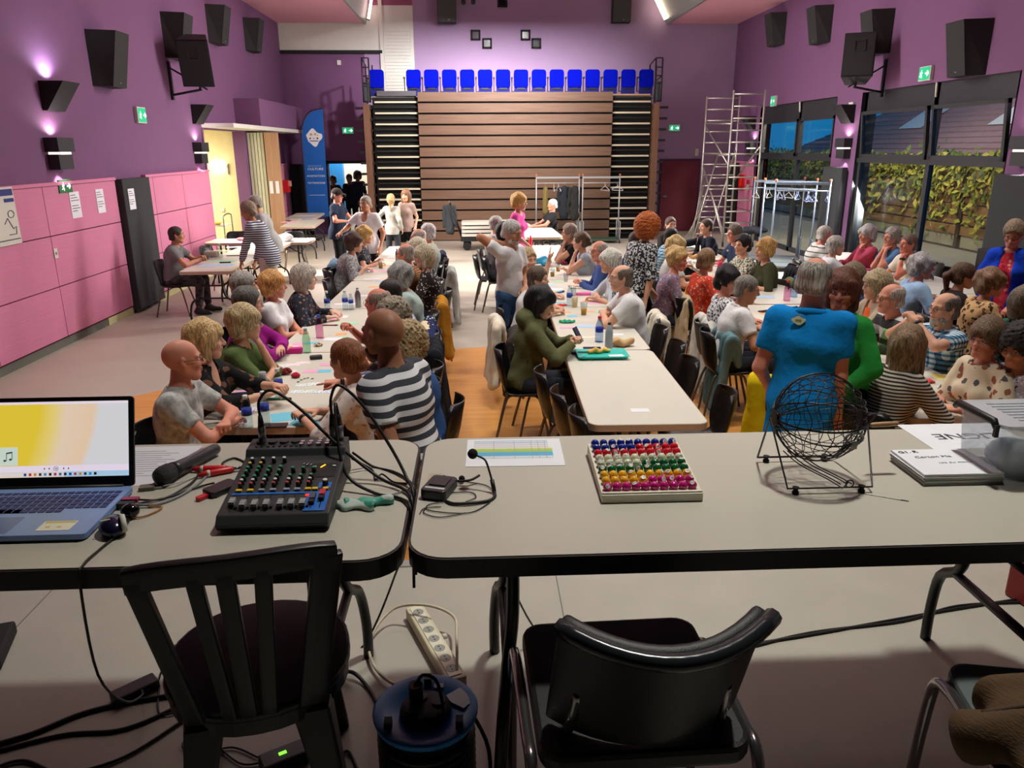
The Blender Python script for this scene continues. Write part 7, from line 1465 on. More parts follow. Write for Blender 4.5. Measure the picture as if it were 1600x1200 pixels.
for x in (.10, .118): MB().tube([(x - .004, .292, zb - .002), (x - .004, .292, zb + .005)], .0062, 10).build('jack_nut', M('jack_chrome', (200, 202, 206), .2, metal=.9), mx)
def xlr(x, y, z, lab):
    t = thing('xlr_plug', lab, 'plug', (-.480 + x, 1.612 + y, TZ + z)); MB().cyl((0, 0, 0), (0, 0, .045), .0095, n=12).build('shell', GRM, t); MB().tube([(0, 0, .045), (0, 0, .075)], [.0085, .0055], 10).build('boot', BLK, t); return t
xlr(-.098, .318, zb, 'steel microphone plug standing in the first input of the mixer')
for x, k in ((.088, 'black jack plug standing in the mixer output, outer one'), (.106, 'black jack plug standing in the mixer output, inner one')): xlr(x, .318, zb, k)
a0 = (-.578, 1.93, TZ + zb + .072); e0 = (-.182, 1.80, TZ + .01)
cable('thick black lead arching from the first mixer input across the desk', [a0, (-.578, 1.935, TZ + .21), (-.545, 1.945, TZ + .235), (-.47, 1.93, TZ + .185), (-.38, 1.9, TZ + .1), (-.27, 1.86, TZ + .02), (-.195, 1.80, TZ + .008), (-.172, 1.74, TZ - .01), (-.172, 1.70, TZ - .16)], .0042)
cable('thick black lead arching high from the mixer output to the table gap', [(-.392, 1.93, TZ + zb + .072), (-.392, 1.94, TZ + .215), (-.37, 1.95, TZ + .245), (-.31, 1.94, TZ + .19), (-.24, 1.9, TZ + .09), (-.195, 1.85, TZ + .02), (-.172, 1.78, TZ - .01), (-.172, 1.74, TZ - .2)], .0042)
cable('thick black lead sagging from the mixer output over the desk front', [(-.374, 1.93, TZ + zb + .072), (-.38, 1.93, TZ + .2), (-.372, 1.88, TZ + .13), (-.345, 1.83, TZ + .04), (-.27, 1.79, TZ + .006), (-.2, 1.755, TZ + .005), (-.172, 1.70, TZ - .01), (-.172, 1.68, TZ - .2)], .0042)
cable('black lead leaving the mixer back to the table gap', [(-.35, 1.96, TZ + .05), (-.3, 1.97, z_), (-.24, 1.93, z_), (-.2, 1.88, z_), (-.172, 1.82, TZ - .01), (-.172, 1.8, TZ - .15)], .0035); cable('thin black lead with a kink behind the mixer', [(-.35, 1.94, TZ + .04), (-.3, 1.95, z_), (-.28, 1.88, z_), (-.265, 1.9, z_ + .006), (-.23, 1.86, z_), (-.185, 1.85, z_)], .0025)
cable('thin grey lead across the table to the mixer side', [(-.35, 1.75, z_), (-.28, 1.765, z_), (-.22, 1.79, z_), (-.178, 1.83, z_)], .0018, M('cable_grey', (130, 132, 136), .5)); cable('black loop of lead left of the mixer', [(-.62, 1.96, TZ + .03), (-.66, 2.02, z_), (-.70, 2.05, z_), (-.72, 2.01, z_), (-.68, 1.97, z_), (-.61, 1.955, TZ + .03)], .003)
# candy wrappers
def wrapper(loc, rz, lab, cols, seed):
    t = thing('sweet_wrapper', lab, 'wrapper', loc, rz); F = Field((-.06, -.04, -.01), (.06, .04, .04), .004); F.ell((0, 0, .008), (.04, .02, .012)); F.cap((-.035, 0, .007), (-.052, .004, .01), .009, .014, k=.01); F.cap((.035, 0, .007), (.052, -.006, .008), .009, .014, k=.01); F.wrinkle(.004, seed, (120, 140, 100)); F.plane((0, 0, .001), (0, 0, -1)); V, Q = F.surf(); put('foil', np_mesh('foil', V, Q, PM('floral', cols, 22, .3)), t)
wrapper((-.318, 1.722, TZ), -.1, 'teal and white sweet wrapper beside the mixer', ((190, 206, 196), (60, 140, 120), (200, 210, 204), (170, 90, 96)), 2); wrapper((-.278, 1.738, TZ), .3, 'second teal sweet wrapper with red print touching the first', ((90, 170, 150), (190, 206, 196), (180, 100, 100), (80, 160, 140)), 5)
# printed chart, bodypack and headset
pc = flat('colour_chart', 'white printed table sheet with green and blue rows', 'paper', (.096, 2.058, TZ + .0003), -.02, .276, .205, PAPER, .001)
for y0, y1, c, x1 in ((.066, .088, (204, 214, 228), .1), (.03, .062, (226, 220, 228), .1), (.020, .03, (222, 226, 150), .11), (-.001, .019, (176, 206, 96), .11), (-.03, -.001, (92, 178, 220), .11), (-.05, -.032, (212, 222, 230), .11)): MB().b2((-.118, y0, .0011), (x1, y1, .0013)).build('table_row', M('row_%d_%d_%d' % c, c, .7), pc)
mb = MB()
for x in (-.06, .0, .05, .07, .09): mb.b2((x, -.05, .0013), (x + .0012, .088, .00145))
for i in range(9): mb.b2((-.118, -.045 + i * .0165, .0013), (.1, -.0442 + i * .0165, .00145))
mb.build('table_rule', M('rule_grey', (150, 160, 170), .8), pc)
bp_ = thing('bodypack', 'black radio microphone bodypack with a white label', 'transmitter', (-.108, 1.80, TZ), -.32); MB().prism(rrect(.068, .1, .012, 4), 0, .026).build('body', M('pack_black', (34, 35, 38), .35), bp_, bevel=.004); MB().b2((-.026, -.036, .0262), (.026, -.027, .0266)).build('label_strip', M('strip_grey', (196, 200, 204), .5), bp_); MB().b2((-.022, -.018, .026), (.022, .03, .029)).build('battery_door', M('pack_door', (26, 27, 30), .4), bp_, bevel=.002)
MB().tube([(-.01, .05, .012), (-.012, .066, .014)], .005, 8).build('connector', BLK, bp_); MB().tube(bez([(.02, .05, .012), (.06, .06, .014), (.08, .085, .02)], 8), .0035, 6).build('antenna', BLK, bp_)
hs_ = thing('headset_microphone', 'black headset microphone with a foam ball standing by the bodypack', 'headset', (.02, 1.78, TZ))
MB().sphere((-.042, .058, .088), .0135, 12, 8).build('foam', M('foam_black', (18, 18, 19), .95), hs_); MB().tube(bez([(-.03, .054, .084), (-.01, .045, .075), (.0, .03, .05), (.006, .02, .03)], 16), .0028, 6).build('boom', BLK, hs_); MB().tube([(.006, .02, .032), (.012, .004, .004)], .0055, 8).build('sleeve', BLK, hs_)
MB().tube(bez([(.012, .004, .006), (.012, -.02, .004), (-.005, -.045, .004), (-.05, -.06, .006), (-.09, -.058, .005), (-.11, -.04, .004)], 24), .004, 6).build('neck_band', BLK, hs_); MB().sphere((-.072, .075, .012), .0085, 10, 6).build('small_foam', M('foam_black', (18, 18, 19), .95), hs_)
for P in ([(.012, .01, .004), (-.01, .05, .003), (-.05, .07, .003), (-.1, .09, .003), (-.14, .105, .003), (-.13, .09, .003)], [(-.1, .01, .003), (-.05, .01, .003), (-.035, -.02, .003), (-.06, -.045, .003)], [(.0, -.05, .003), (-.04, -.1, .003), (-.09, -.105, .003), (-.15, -.085, .003), (-.15, -.055, .003), (-.1, -.04, .003)], [(-.06, -.105, .003), (-.12, -.125, .003), (-.16, -.1, .003), (-.155, -.07, .003)], [(-.17, -.105, .003), (-.16, -.075, .003), (-.12, -.07, .003)]): MB().tube(bez(P, 24), .0014, 5).build('wire', BLK, hs_)
# bingo balls in their numbered tray (15 per colour)
bt = thing('ball_tray', 'white bingo ball tray with ten holes per row', 'tray', (.425, 1.712, TZ), 0)
MB().add([(-.13, 0, 0), (.122, 0, 0), (.136, .318, 0), (-.122, .318, 0), (-.13, 0, .022), (.122, 0, .022), (.136, .318, .034), (-.122, .318, .034)], [(3, 2, 1, 0), (4, 5, 6, 7), (0, 1, 5, 4), (1, 2, 6, 5), (2, 3, 7, 6), (3, 0, 4, 7)]).build('board', M('tray_ivory', (224, 216, 198), .5), bt, bevel=.002)
MB().b2((-.128, .004, .0225), (.121, .012, .026)).build('front_lip', M('tray_ivory', (224, 216, 198), .5), bt)
BC = dict(blue=(22, 48, 150), red=(206, 28, 46), white=(222, 222, 196), green=(16, 100, 56), yellow=(238, 178, 36), pink=(200, 30, 124)); R0 = .0118
_bm = {c: MB().sphere((0, 0, 0), R0, 14, 10).mesh('ball', M('ball_' + c, BC[c], .12, coat=.5)) for c in BC}; _bd = MB().cyl((0, 0, R0 * .93), (0, 0, R0 * 1.0), .006, .0055, 12).mesh('number_disc', M('disc_white', (236, 234, 226), .4)); rows = [['blue'] * 10, ['blue'] * 5 + ['red'] * 5, ['red'] * 10, ['white'] * 10, ['white'] * 5 + ['green'] * 5, ['green'] * 10, ['yellow'] * 10, ['yellow'] * 5 + ['pink'] * 5, ['pink'] * 10]
rr = random.Random(5); cnt = dict.fromkeys(BC, 0)
DIG = {'0': 'abcdef', '1': 'bc', '2': 'abged', '3': 'abgcd', '4': 'fgbc', '5': 'afgcd', '6': 'afgedc', '7': 'abc', '8': 'abcdefg', '9': 'abfgcd'}; SEG = dict(a=(0, 1, 1, 0), g=(0, 0, 1, 0), d=(0, -1, 1, 0), b=(.5, .5, 0, 1), c=(.5, -.5, 0, 1), f=(-.5, .5, 0, 1), e=(-.5, -.5, 0, 1))
def digits(n):
    mb = MB(); s_ = str(n)
    for i, ch_ in enumerate(s_):
        ox = (i - (len(s_) - 1) / 2) * .0046
        for g in DIG[ch_]:
            x, y, hx, vy = SEG[g]; mb.box((ox + x * .003, y * .0024, R0 * 1.0), (.003 if hx else .0007, .0024 if vy else .0007, .0004))
    return mb.mesh('number', INK)
for i, rw in enumerate(rows):
    for j, c in enumerate(rw):
        f_ = (8 - i) / 8; y = .028 + f_ * .268; x = -.112 + j * .0237 + f_ * (.008 + .0006 * j); z = .022 + .012 * (y / .318) + R0 * .72; cnt[c] += 1
        no = list(BC).index(c) * 15 + cnt[c]
        o = thing('bingo_ball', f'{c} bingo ball, {ordn[j]} in the {["farthest", "second farthest", "third farthest", "fourth farthest", "middle", "fourth nearest", "third nearest", "second nearest", "nearest"][i]} row of the tray', 'ball', (.425 + x, 1.712 + y, TZ + z), 0, 'bingo balls in the tray')
        rot = (rr.uniform(-.2, 1.1), rr.uniform(-.6, .6), rr.uniform(-.4, .4)) if rr.random() < .5 else (rr.uniform(1.6, 3), rr.uniform(-.5, .5), rr.uniform(-3, 3))
        b = put('ball', _bm[c], o, rot=rot); 
        if rot[0] < 1.5: put('number_disc', _bd, b); put('number', digits(no), b)
# bingo cage
cg = thing('bingo_cage', 'black wire bingo cage with a wooden crank handle', 'bingo cage', (.877, 1.842, TZ)); CZ = .168; RC = .114; WB = M('wire_black', (16, 16, 17), .35, metal=.3)
mer = MB(); par = MB()
for k in range(12):
    a = PI * k / 12; mer.tube([Vector((RC * math.cos(t), RC * math.sin(t) * math.cos(a), CZ + RC * math.sin(t) * math.sin(a))) for t in np.linspace(0, 2 * PI, 37)[:-1]], .0011, 4, closed=True)
for k in range(1, 13):
    t0 = PI * k / 13; par.tube([Vector((RC * math.cos(t0) + .006 * math.sin(a * 6 + k), RC * math.sin(t0) * math.cos(a) * .995, CZ + RC * math.sin(t0) * math.sin(a) * .995)) for a in np.linspace(0, 2 * PI, 37)[:-1]], .0012, 4, closed=True)
mer.build('cage_ribs', WB, cg); par.build('cage_rings', WB, cg)
for k, a in enumerate((.35, 1.4, 2.5)): MB().tube([Vector((RC * 1.01 * math.cos(t), RC * 1.01 * math.sin(t) * math.cos(a), CZ + RC * 1.01 * math.sin(t) * math.sin(a))) for t in np.linspace(0, 2 * PI, 37)[:-1]], .0022, 5, closed=True).build('frame_hoop', WB, cg)
MB().tube([Vector((RC * math.cos(t) * 1.01, RC * math.sin(t) * 1.01, CZ)) for t in np.linspace(0, 2 * PI, 41)[:-1]], .0026, 6, closed=True).build('equator_hoop', WB, cg)
for x in (-RC, RC): MB().tube([(x - .004, 0, CZ), (x + .004, 0, CZ)], .02, 14).build('hub', WB, cg)
MB().tube([(.05 + .022 * math.cos(a), -.098, CZ - .022 + .014 * math.sin(a)) for a in np.linspace(0, 2 * PI, 17)[:-1]], .0035, 6, closed=True).build('hatch_ring', M('hatch_grey', (170, 172, 172), .4), cg); MB().b2((.045, -.101, CZ - .05), (.058, -.097, CZ - .03)).build('hatch_tab', M('hatch_grey', (170, 172, 172), .4), cg)
MB().tube([(-.11, .106, .014), (-.128, 0, CZ), (-.106, -.1, .014), (.112, -.1, .014), (.128, 0, CZ), (.108, .1, .014)], .0028, 8).build('stand_frame', WB, cg); MB().tube([(-.11, .106, .014), (.106, .106, .014), (.118, .05, .07)], .0028, 8).build('stand_base', WB, cg)
for x, y in ((-.085, -.1), (.085, -.1), (-.085, .106), (.08, .106)): MB().lathe([(.008, 0), (.009, .006), (.006, .008), (.006, .012), (.009, .018)], (x, y, 0), 12).build('rubber_foot', M('rubber', (20, 20, 20), .8), cg)
for dx in (-.016, -.005, .012, .024): MB().tube(bez([(-.06 + dx, .02, CZ - .1), (-.03 + dx, -.02, .045), (.02 + dx, -.075, .028), (.035 + dx, -.098, .022)], 14), .0018, 5).build('chute_wire', WB, cg)
MB().tube([(.05 + .01 * math.cos(a), -.105, .026 + .01 * math.sin(a)) for a in np.linspace(0, 2 * PI, 13)[:-1]], .0018, 5, closed=True).build('chute_loop', WB, cg); MB().tube([(.02, -.098, .022), (.03, -.11, .016), (.045, -.105, .03)], .0018, 5).build('chute_stop', WB, cg)
MB().tube([(.128, 0, CZ), (.165, .02, CZ), (.15, .03, CZ - .035), (.16, .035, CZ - .038)], .0026, 6).build('crank', WB, cg); MB().tube([(.158, .035, CZ - .038), (.165, .035, CZ - .038), (.2, .036, CZ - .037), (.232, .037, CZ - .036), (.236, .037, CZ - .036)], [.004, .0065, .0072, .0065, .004], 10).build('wood_handle', wood_mat('handle_wood', (190, 150, 110), (160, 118, 80), 0, 2), cg)
pen(1385, 778, 'thin white stick beside the bingo cage', M('stick_white', (236, 232, 220), .5), .1, -.5, .0012, z=TZ, cat='stick', name='stick')
# stack of sheets, sign, clear storage box
ss = thing('paper_stack', 'stack of white sheets with handwriting on the top one', 'paper stack', (1.247, 1.855, TZ))
for i in range(14): MB().b2((-.105, -.085, i * .0022), (.105, .085, i * .0022 + .0019)).build('sheet', PAPER if i > 8 else M('paper_edge', (190, 190, 190), .8), ss, (rr.uniform(-.003, .003) - (.004 if i in (8, 10) else 0), rr.uniform(-.002, .002), 0), rr.uniform(-.012, .012))
zi = 14 * .0022 + .0006
text('handwriting', 'G1. R', .02, INK, ss, (-.07, .066, zi), (0, 0, .05), sx=1.2); text('handwriting', 'Carton Ma', .018, M('ink_pale', (140, 146, 156), .7), ss, (-.02, .03, zi), (0, 0, .03), sx=1.3); text('handwriting', 'lot du matin', .012, M('ink_faint', (190, 194, 202), .7), ss, (.02, -.01, zi), (0, 0, .03), sx=1.6)
sg = flat('ligne_sign', 'white sheet lettered LIGNE seen upside down behind the clear box', 'sign', (1.462, 2.112, TZ + .0003), 0, .31, .205, PAPER, .001); text('lettering', 'LIGNE', .062, INK, sg, (-.0, -.005, .0014), (0, 0, PI), sx=1.15)
bx = thing('storage_box', 'clear plastic storage box with black handle clips', 'storage box', (1.575, 1.868, TZ)); PLX = glass_mat('box_plastic', (222, 226, 232), .22)
fb = bpy.data.materials.new('frosted_plastic'); fb.use_nodes = True; h = NT(fb); out = h.N['Material Output']; tr_ = h.n('BsdfTransparent'); tr_.inputs[0].default_value = (.92, .94, .96, 1); df = h.n('BsdfPrincipled'); df.inputs['Base Color'].default_value = (.72, .74, .78, 1); df.inputs['Roughness'].default_value = .25; ms = h.n('MixShader'); ms.inputs[0].default_value = .34; h.L.new(tr_.outputs[0], ms.inputs[1]); h.L.new(df.outputs[0], ms.inputs[2]); h.L.new(ms.outputs[0], out.inputs[0])
def loft(lo, hi, z0, z1, m, name, th=.0025):
    P0, P1 = rrect(*lo, .018, 4), rrect(*hi, .022, 4); n_ = len(P0); mb = MB(); V = [(x, y, z0) for x, y in P0] + [(x, y, z1) for x, y in P1]; mb.add(V, [(i, (i + 1) % n_, n_ + (i + 1) % n_, n_ + i) for i in range(n_)], True); return mb, n_
mb, n_ = loft((.46, .175), (.49, .2), .002, .15, fb, 'wall'); mb.f.append(list(range(n_))[::-1]); mb.m.append(0); mb.sm.append(False); mb.build('tub', fb, bx)
LF = fb.copy(); LF.name = 'frosted_lid'; [setattr(n2.inputs[0], 'default_value', .6) for n2 in LF.node_tree.nodes if n2.type == 'MIX_SHADER']
MB().prism(rrect(.51, .22, .03, 5), .15, .162).build('lid', LF, bx, bevel=.003)
for i in range(7): MB().b2((-.19, -.07 + i * .022, .162), (.24, -.064 + i * .022, .165)).build('lid_rib', LF, bx)
MB().tube([(-.262, .088, .152), (-.262, .075, .165), (-.262, -.075, .165), (-.262, -.088, .15)], [.008, .0105, .0105, .008], 8).build('handle_clip', BLK, bx); MB().b2((-.268, -.095, .128), (-.258, -.085, .16)).build('clip_end', BLK, bx)
lump(1590, 735, 'blue and white folded bag inside the clear box', 'bag', 'folded_bag', (.1, .05, .045), PM('marble', ((226, 232, 240), (36, 74, 130)), 14), z=TZ + .006, seed=33)
# ---------------------------------------------------------------- under and in front of the tables
RES = M('resin_black', (8, 8, 9), .4)
rc_ = thing('resin_chair', 'black moulded resin chair with a slatted back', 'chair', (-.535, 1.585, SZ), PI / 2 + .22)
# chair frame: +x towards the table, back at -x
def bk(y, z): return Vector((-.205 - (z - .44) * .20 - .02 * (1 - (y / .2) ** 2), y, z))
P = rrect(.44, .42, .2, 8); MB().prism([(x, y) for x, y in P], .415, .44).build('seat', RES, rc_, bevel=.008); MB().prism([(x * .97, y * .97) for x, y in P], .38, .415).build('seat_skirt', RES, rc_)
MB().slab(lambda u, v: bk((v - .5) * .39, .80 + .055 * u - .012 * ((v - .5) * 2) ** 4), 3, 12, .02).build('top_rail', RES, rc_, bevel=.004)
def stile(y0, y1, w_, name): MB().slab(lambda u, v: bk(y0 + (y1 - y0) * (1 - u) + (v - .5) * w_, .43 + .39 * u), 8, 3, .02).build(name, RES, rc_, bevel=.004)
stile(.178, .12, .038, 'stile'); stile(-.176, -.12, .06, 'stile'); stile(.072, .05, .03, 'back_slat'); stile(.015, .012, .036, 'back_slat'); stile(-.055, -.03, .034, 'back_slat')
for sx in (-1, 1):
    for sy in (-1, 1): MB().add([(sx * .12, sy * .07, .40), (sx * .19, sy * .07, .40), (sx * .19, sy * .15, .40), (sx * .12, sy * .16, .40), (sx * .20, sy * .15, 0), (sx * .235, sy * .15, 0), (sx * .235, sy * .195, 0), (sx * .20, sy * .195, 0)], [(0, 1, 2, 3), (7, 6, 5, 4), (0, 4, 5, 1), (1, 5, 6, 2), (2, 6, 7, 3), (3, 7, 4, 0)]).build('leg', RES, rc_, bevel=.006)
cf = thing('padded_chair', 'black padded stage chair with chrome tube legs, back to the viewer', 'chair', (.305, 1.40, SZ), PI / 2 + .03); PAD = M('pad_black', (9, 9, 10), .5, bump=(300, .1)); CHR = M('chrome', (150, 146, 146), .18, metal=.9)
def pad(u, v):
    y = (v - .5) * .39; zz = .495 + .285 * u; e = (2 * (v - .5)) ** 2
    return Vector((-.215 - .13 * (u) + .085 * e, y * (1 - .03 * u), zz + .022 * e * u - .012 * (1 - u) * (1 - e)))
MB().slab(pad, 10, 14, .03).build('backrest', PAD, cf, bevel=.01); MB().tube([pad(1, v / 14) + Vector((-.012, 0, .0)) for v in range(15)], .016, 8).build('back_piping', M('piping_gloss', (40, 44, 48), .2), cf)
MB().prism(rrect(.44, .42, .05, 5), .43, .475).build('seat', PAD, cf, bevel=.012)
for s in (-1, 1):
    MB().tube(bez([(.2, s * .235, .0), (.205, s * .232, .3), (.17, s * .228, .43), (-.1, s * .226, .44), (-.2, s * .224, .42), (-.27, s * .222, .2), (-.33, s * .22, 0)], 24), .0125, 8).build('side_frame', CHR, cf); MB().tube(bez([(-.1, s * .16, .44), (-.17, s * .15, .5), (-.215, s * .14, .62)], 8), .011, 8).build('back_upright', CHR, cf)
c3 = thing('grey_chair', 'grey seated chair with tube frame in the bottom corner', 'chair', (1.22, 1.2, SZ), PI / 2 - .2); MB().prism(rrect(.42, .44, .05, 5), .41, .455).build('seat', M('seat_slate', (86, 96, 96), .6), c3, bevel=.01)
for s in (-1, 1): MB().tube(bez([(.22, s * .24, 0), (.2, s * .238, .32), (.15, s * .235, .43), (-.1, s * .23, .44), (-.2, s * .23, .4), (-.24, s * .24, 0)], 24), .0135, 8).build('side_frame', CHR, c3)
q = at(1665, 1185, 1.27); o = thing('corduroy_jacket', 'brown corduroy jacket heaped on the grey chair', 'jacket', (q.x, q.y, 1.258), .5)
F = Field((-.26, -.24, -.01), (.26, .24, .22), .0085); F.ell((.02, 0, .045), (.17, .14, .05), k=.03); F.cap((-.13, .1, .05), (.03, -.07, .105), .05, .056, k=.02); F.cap((.0, .13, .05), (.16, -.02, .1), .045, .05, k=.02); F.cap((-.12, -.08, .04), (.1, -.12, .05), .04, .05, k=.02); F.cap((-.03, .02, .12), (.12, .1, .1), .03, .028, k=.015)
F.f = F.f + .005 * np.sin(70 * (F.ax[0][:, None, None] * .6 + F.ax[1][None, :, None]) + 2 * np.sin(14 * F.ax[0][:, None, None])); F.wrinkle(.005, 41, (34, 40, 30)); F.plane((0, 0, .001), (0, 0, -1)); V, Q = F.surf(); put('cloth', np_mesh('jacket', V, Q, M('corduroy_brown', (84, 60, 32), .85, noise=(18, .25), bump=(260, .25, (1, .12, 1)))), o)
MB().tube(bez([(-.13, .1, .1), (-.06, .04, .13), (.03, -.07, .16)], 10), .006, 6).build('seam', M('seam_brown', (70, 48, 26), .8), o)
# cable reel
cr_ = thing('cable_reel', 'blue cable reel with black drum and sockets on the stage floor', 'cable reel', tuple(at(665, 1108, 1.075).xy) + (SZ,)); cr_.scale = (.8, .8, .8); RB_ = M('reel_blue', (40, 140, 230), .35)
MB().lathe([(.06, .30), (.125, .305), (.155, .325), (.16, .345), (.153, .348), (.118, .335), (.075, .333), (.07, .33)], n=36).build('flange', RB_, cr_); MB().lathe([(.12, .03), (.13, .05), (.135, .17), (.13, .30), (.11, .305)], n=28).build('drum', M('drum_black', (16, 16, 17), .6), cr_)
for k in range(9): MB().tube([(.138 * math.cos(a), .138 * math.sin(a), .06 + k * .026) for a in np.linspace(0, 2 * PI, 25)[:-1]], .013, 6, closed=True).build('cable_turn', M('cable_black', (20, 20, 21), .45), cr_)
MB().lathe([(.055, .325), (.078, .34), (.075, .352), (.05, .355)], n=24).build('socket_plate', M('drum_black', (16, 16, 17), .6), cr_)
for a in (.4, 2.0, 3.6, 5.2): MB().cyl((.042 * math.cos(a), .042 * math.sin(a), .352), (.042 * math.cos(a), .042 * math.sin(a), .362), .021, n=14).build('socket', M('socket_grey', (40, 40, 42), .5), cr_)
MB().tube([(-.03, .03, .36), (-.03, .03, .41)], .022, 10).tube(bez([(-.03, .03, .41), (-.01, .06, .42), (.03, .05, .41), (.05, 0, .38), (.06, -.06, .36)], 12), .006, 6).build('plug', BLK, cr_)
for a in (1.57, 3.7, 5.7): MB().b2((.125 * math.cos(a) - .011, .125 * math.sin(a) - .015, .33), (.125 * math.cos(a) + .011, .125 * math.sin(a) + .015, .365)).build('clip', BLK, cr_)
P = [(.06, .06), (.11, .10), (.13, .06), (.135, .02), (.115, .0), (.075, .03)]; MB().prism(P, .341, .343).build('label_plate', M('plate_silver', (150, 156, 160), .3, metal=.4), cr_); MB().b2((.02, .1, .336), (.05, .12, .341)).build('warning_label', M('label_pale', (206, 200, 210), .5), cr_)
MB().lathe([(.11, 0), (.15, .01), (.15, .03), (.11, .035)], n=24).build('foot_ring', BLK, cr_)
MB().tube(bez([(.13, .05, .3), (.19, -.02, .2), (.18, -.1, .05), (.1, -.2, .01)], 16), .007, 6).build('cord', M('cable_black', (20, 20, 21), .45), cr_)
ps = thing('power_strip', 'cream seven-way socket strip lying on the stage floor', 'power strip', (-.165, 2.165, SZ), math.radians(-68)); PC = M('strip_cream', (214, 206, 176), .5)
MB().b2((-.215, -.032, 0), (.215, .032, .045)).build('body', PC, ps, bevel=.006); MB().b2((-.2, -.02, .045), (.2, .02, .048)).build('face', M('strip_face', (226, 222, 200), .5), ps)
for k in range(7): MB().cyl((-.165 + k * .055, 0, .048), (-.165 + k * .055, 0, .0488), .0185, n=18).build('socket', M('strip_socket', (150, 154, 146), .4), ps); MB().cyl((-.172 + k * .055, 0, .0488), (-.172 + k * .055, 0, .0492), .003, n=8).cyl((-.158 + k * .055, 0, .0488), (-.158 + k * .055, 0, .0492), .003, n=8).build('pin_hole', BLK, ps)  # sockets are plain grey insets
MB().cyl((-.02, .036, .03), (-.02, .05, .03), .009, n=10).build('switch', WHT, ps)
MB().tube(bez([(.21, .0, .03), (.08, .05, .09), (-.06, .09, .07), (-.13, .02, .09), (-.2, -.08, .06), (-.1, -.19, .03), (.06, -.2, .02), (.2, -.12, .02), (.235, -.03, .02)], 48), .005, 6).build('cord', M('cord_cream', (206, 196, 168), .5), ps)
ad = thing('power_adapter', 'black laptop power brick on the stage floor', 'adapter', (-1.06, 2.0, SZ), .75); MB().b2((-.065, -.028, 0), (.065, .028, .032)).build('body', M('brick_black', (22, 22, 24), .4), ad, bevel=.006)
a2 = thing('power_adapter', 'grey power brick behind the resin chair leg', 'adapter', (-.545, 1.70, SZ), .5); MB().b2((-.06, -.03, 0), (.06, .03, .035)).build('body', M('brick_grey', (70, 74, 74), .5), a2, bevel=.006); MB().b2((-.01, -.005, .035), (.01, .005, .0365)).build('status_light', M('led_green', (120, 255, 60), emit=2.), a2)
fz = SZ + .006
for lab, P, r in (('thick black cable running along the stage floor to the corner', [(-.62, 2.0, fz), (-.9, 1.99, fz), (-1.15, 1.93, fz), (-1.3, 1.83, fz), (-1.5, 1.76, fz), (-1.8, 1.72, fz)], .0075), ('black cable parallel to the thick one on the stage floor', [(-.65, 2.08, fz), (-.85, 1.98, fz), (-1.02, 1.85, fz), (-1.2, 1.83, fz), (-1.45, 1.74, fz), (-1.8, 1.66, fz)], .0055), ('black cable curving low across the stage floor', [(-.7, 2.06, fz), (-.85, 1.9, fz), (-.98, 1.74, fz), (-1.12, 1.69, fz), (-1.25, 1.74, fz), (-1.34, 1.7, fz), (-1.5, 1.62, fz)], .005), ('black looped lead by the laptop brick', [(-1.01, 2.04, fz), (-1.0, 2.15, fz + .05), (-.94, 2.16, fz + .03), (-.8, 2.1, fz)], .003), ('thin black lead leaving the laptop brick', [(-1.0, 2.03, fz), (-.97, 1.94, fz), (-.94, 1.9, fz), (-.88, 1.93, fz), (-.75, 2.05, fz)], .003), ('tangled lead looping under the resin chair', [(-.7, 1.98, fz), (-.8, 1.88, fz), (-.84, 1.78, fz), (-.78, 1.74, fz), (-.7, 1.76, fz), (-.62, 1.72, fz)], .003), ('second tangled lead under the resin chair', [(-.72, 2.02, fz), (-.77, 1.93, fz), (-.72, 1.86, fz), (-.76, 1.8, fz), (-.66, 1.7, fz), (-.58, 1.71, fz)], .003), ('lead from the grey brick towards the reel', [(-.49, 1.72, fz), (-.42, 1.68, fz), (-.38, 1.73, fz), (-.34, 1.66, fz), (-.3, 1.6, fz)], .004), ('black flex crossing from the resin chair to the table leg', [(-.48, 2.02, fz), (-.42, 2.04, fz + .02), (-.36, 1.99, fz), (-.3, 1.86, fz), (-.26, 1.7, fz)], .006), ('double flex running to the stage side across the floor', [(.55, 2.02, fz), (.8, 2.1, fz), (1.1, 2.19, fz), (1.45, 2.24, fz), (1.7, 2.32, fz), (2.0, 2.33, fz)], .0045), ('second strand of the double flex on the stage floor', [(.55, 2.03, fz), (.8, 2.12, fz), (1.1, 2.18, fz), (1.45, 2.255, fz), (1.72, 2.31, fz), (2.0, 2.36, fz)], .0045), ('thin lead hanging down behind the bingo table to the floor', [(-.02, 2.0, 1.49), (.08, 2.1, 1.1), (.2, 2.2, fz), (.36, 2.1, fz), (.5, 2.03, fz)], .0035), ('lead hanging from the mixer table to the floor', [(-.3, 2.1, 1.48), (-.26, 2.14, 1.2), (-.29, 2.2, 1.05), (-.4, 2.2, fz), (-.5, 2.1, fz)], .0035), ('thick lead under the mixer table by the chair back', [(-.86, 1.95, 1.46), (-.7, 1.95, 1.42), (-.56, 1.95, 1.36), (-.4, 1.96, 1.43), (-.3, 1.97, 1.46)], .005)): cable(lab, P, r)
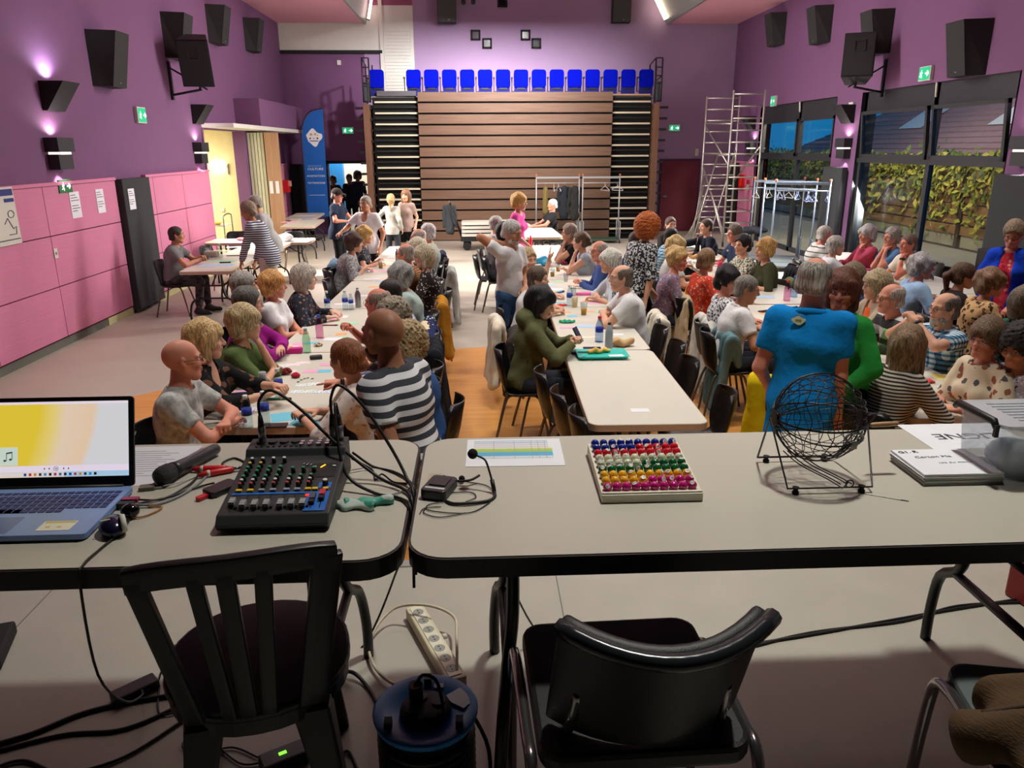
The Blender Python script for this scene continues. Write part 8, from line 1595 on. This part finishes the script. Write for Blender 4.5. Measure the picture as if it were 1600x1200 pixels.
rb = thing('red_case', 'dark red case standing on the stage at the picture edge', 'case', (2.05, 2.32, SZ), .2); MB().b2((-.12, -.12, 0), (.2, .1, .3)).build('body', M('case_red', (150, 32, 30), .5), rb, bevel=.01); MB().tube([(-.05, 0, .3), (-.05, 0, .33), (.1, 0, .33), (.1, 0, .3)], .01, 6).build('grip', BLK, rb)
bl = thing('floor_case', 'black case corner on the stage floor at the left picture edge', 'case', (-1.72, 2.2, SZ), .3); MB().b2((-.2, -.12, 0), (.16, .1, .05)).build('body', BLKM, bl, bevel=.01); MB().b2((-.03, -.13, .02), (.03, -.12, .035)).build('latch', GRM, bl)
# phone held by the sitter in the olive hooded top
q = at(903, 523, .87); t = thing('phone', 'phone held up by the sitter in the olive hooded top', 'phone', q, -.5); MB().box((0, 0, 0), (.012, .075, .14), ry=-.5).build('body', M('phone_slate', (60, 64, 84), .3), t); MB().box((-.007, 0, -.0), (.001, .066, .13), ry=-.5).build('screen', em('phone_glow', (120, 130, 190), .5), t)
# pale logo patch at the nape of the blue polo
for o in [o for o in bpy.data.objects if o.get('category') == 'person' and 'bright blue polo' in o['label']]:
    shirt = [c for c in o.children if c.name.startswith('shirt')][0]; mi_ = Matrix.Translation(o.location) @ Matrix.Rotation(o.rotation_euler.z, 4, 'Z')
    tgt_ = mi_.inverted() @ aty(1246, 504, o.location.y - .1); vs = [v.co for v in shirt.data.vertices if abs(v.co.y - tgt_.y) < .025 and abs(v.co.z - tgt_.z) < .025]
    x0 = min(v.x for v in vs); R4 = Matrix.Translation((x0 - .004, tgt_.y, tgt_.z)) @ Matrix.Rotation(-PI / 2, 4, 'Z') @ Matrix.Rotation(PI / 2 - .15, 4, 'X')
    cl2 = [((.036 + .004 * math.sin(3 * a)) * math.cos(a), (.021 + .004 * math.sin(4 * a + 1)) * math.sin(a)) for a in np.linspace(0, 2 * PI, 25)[:-1]]
    MB().prism(cl2, -.008, .004, R4).build('logo_patch', M('logo_cream', (214, 214, 170), .7), shirt)
    MB().prism([(-.016, -.006), (.016, -.006), (.016, .006), (-.016, .006)], .004, .0055, R4).prism([(-.02, .028), (.02, .028), (.02, .033), (-.02, .033)], -.008, .004, R4).build('logo_print', M('logo_green', (120, 140, 110), .7), shirt)
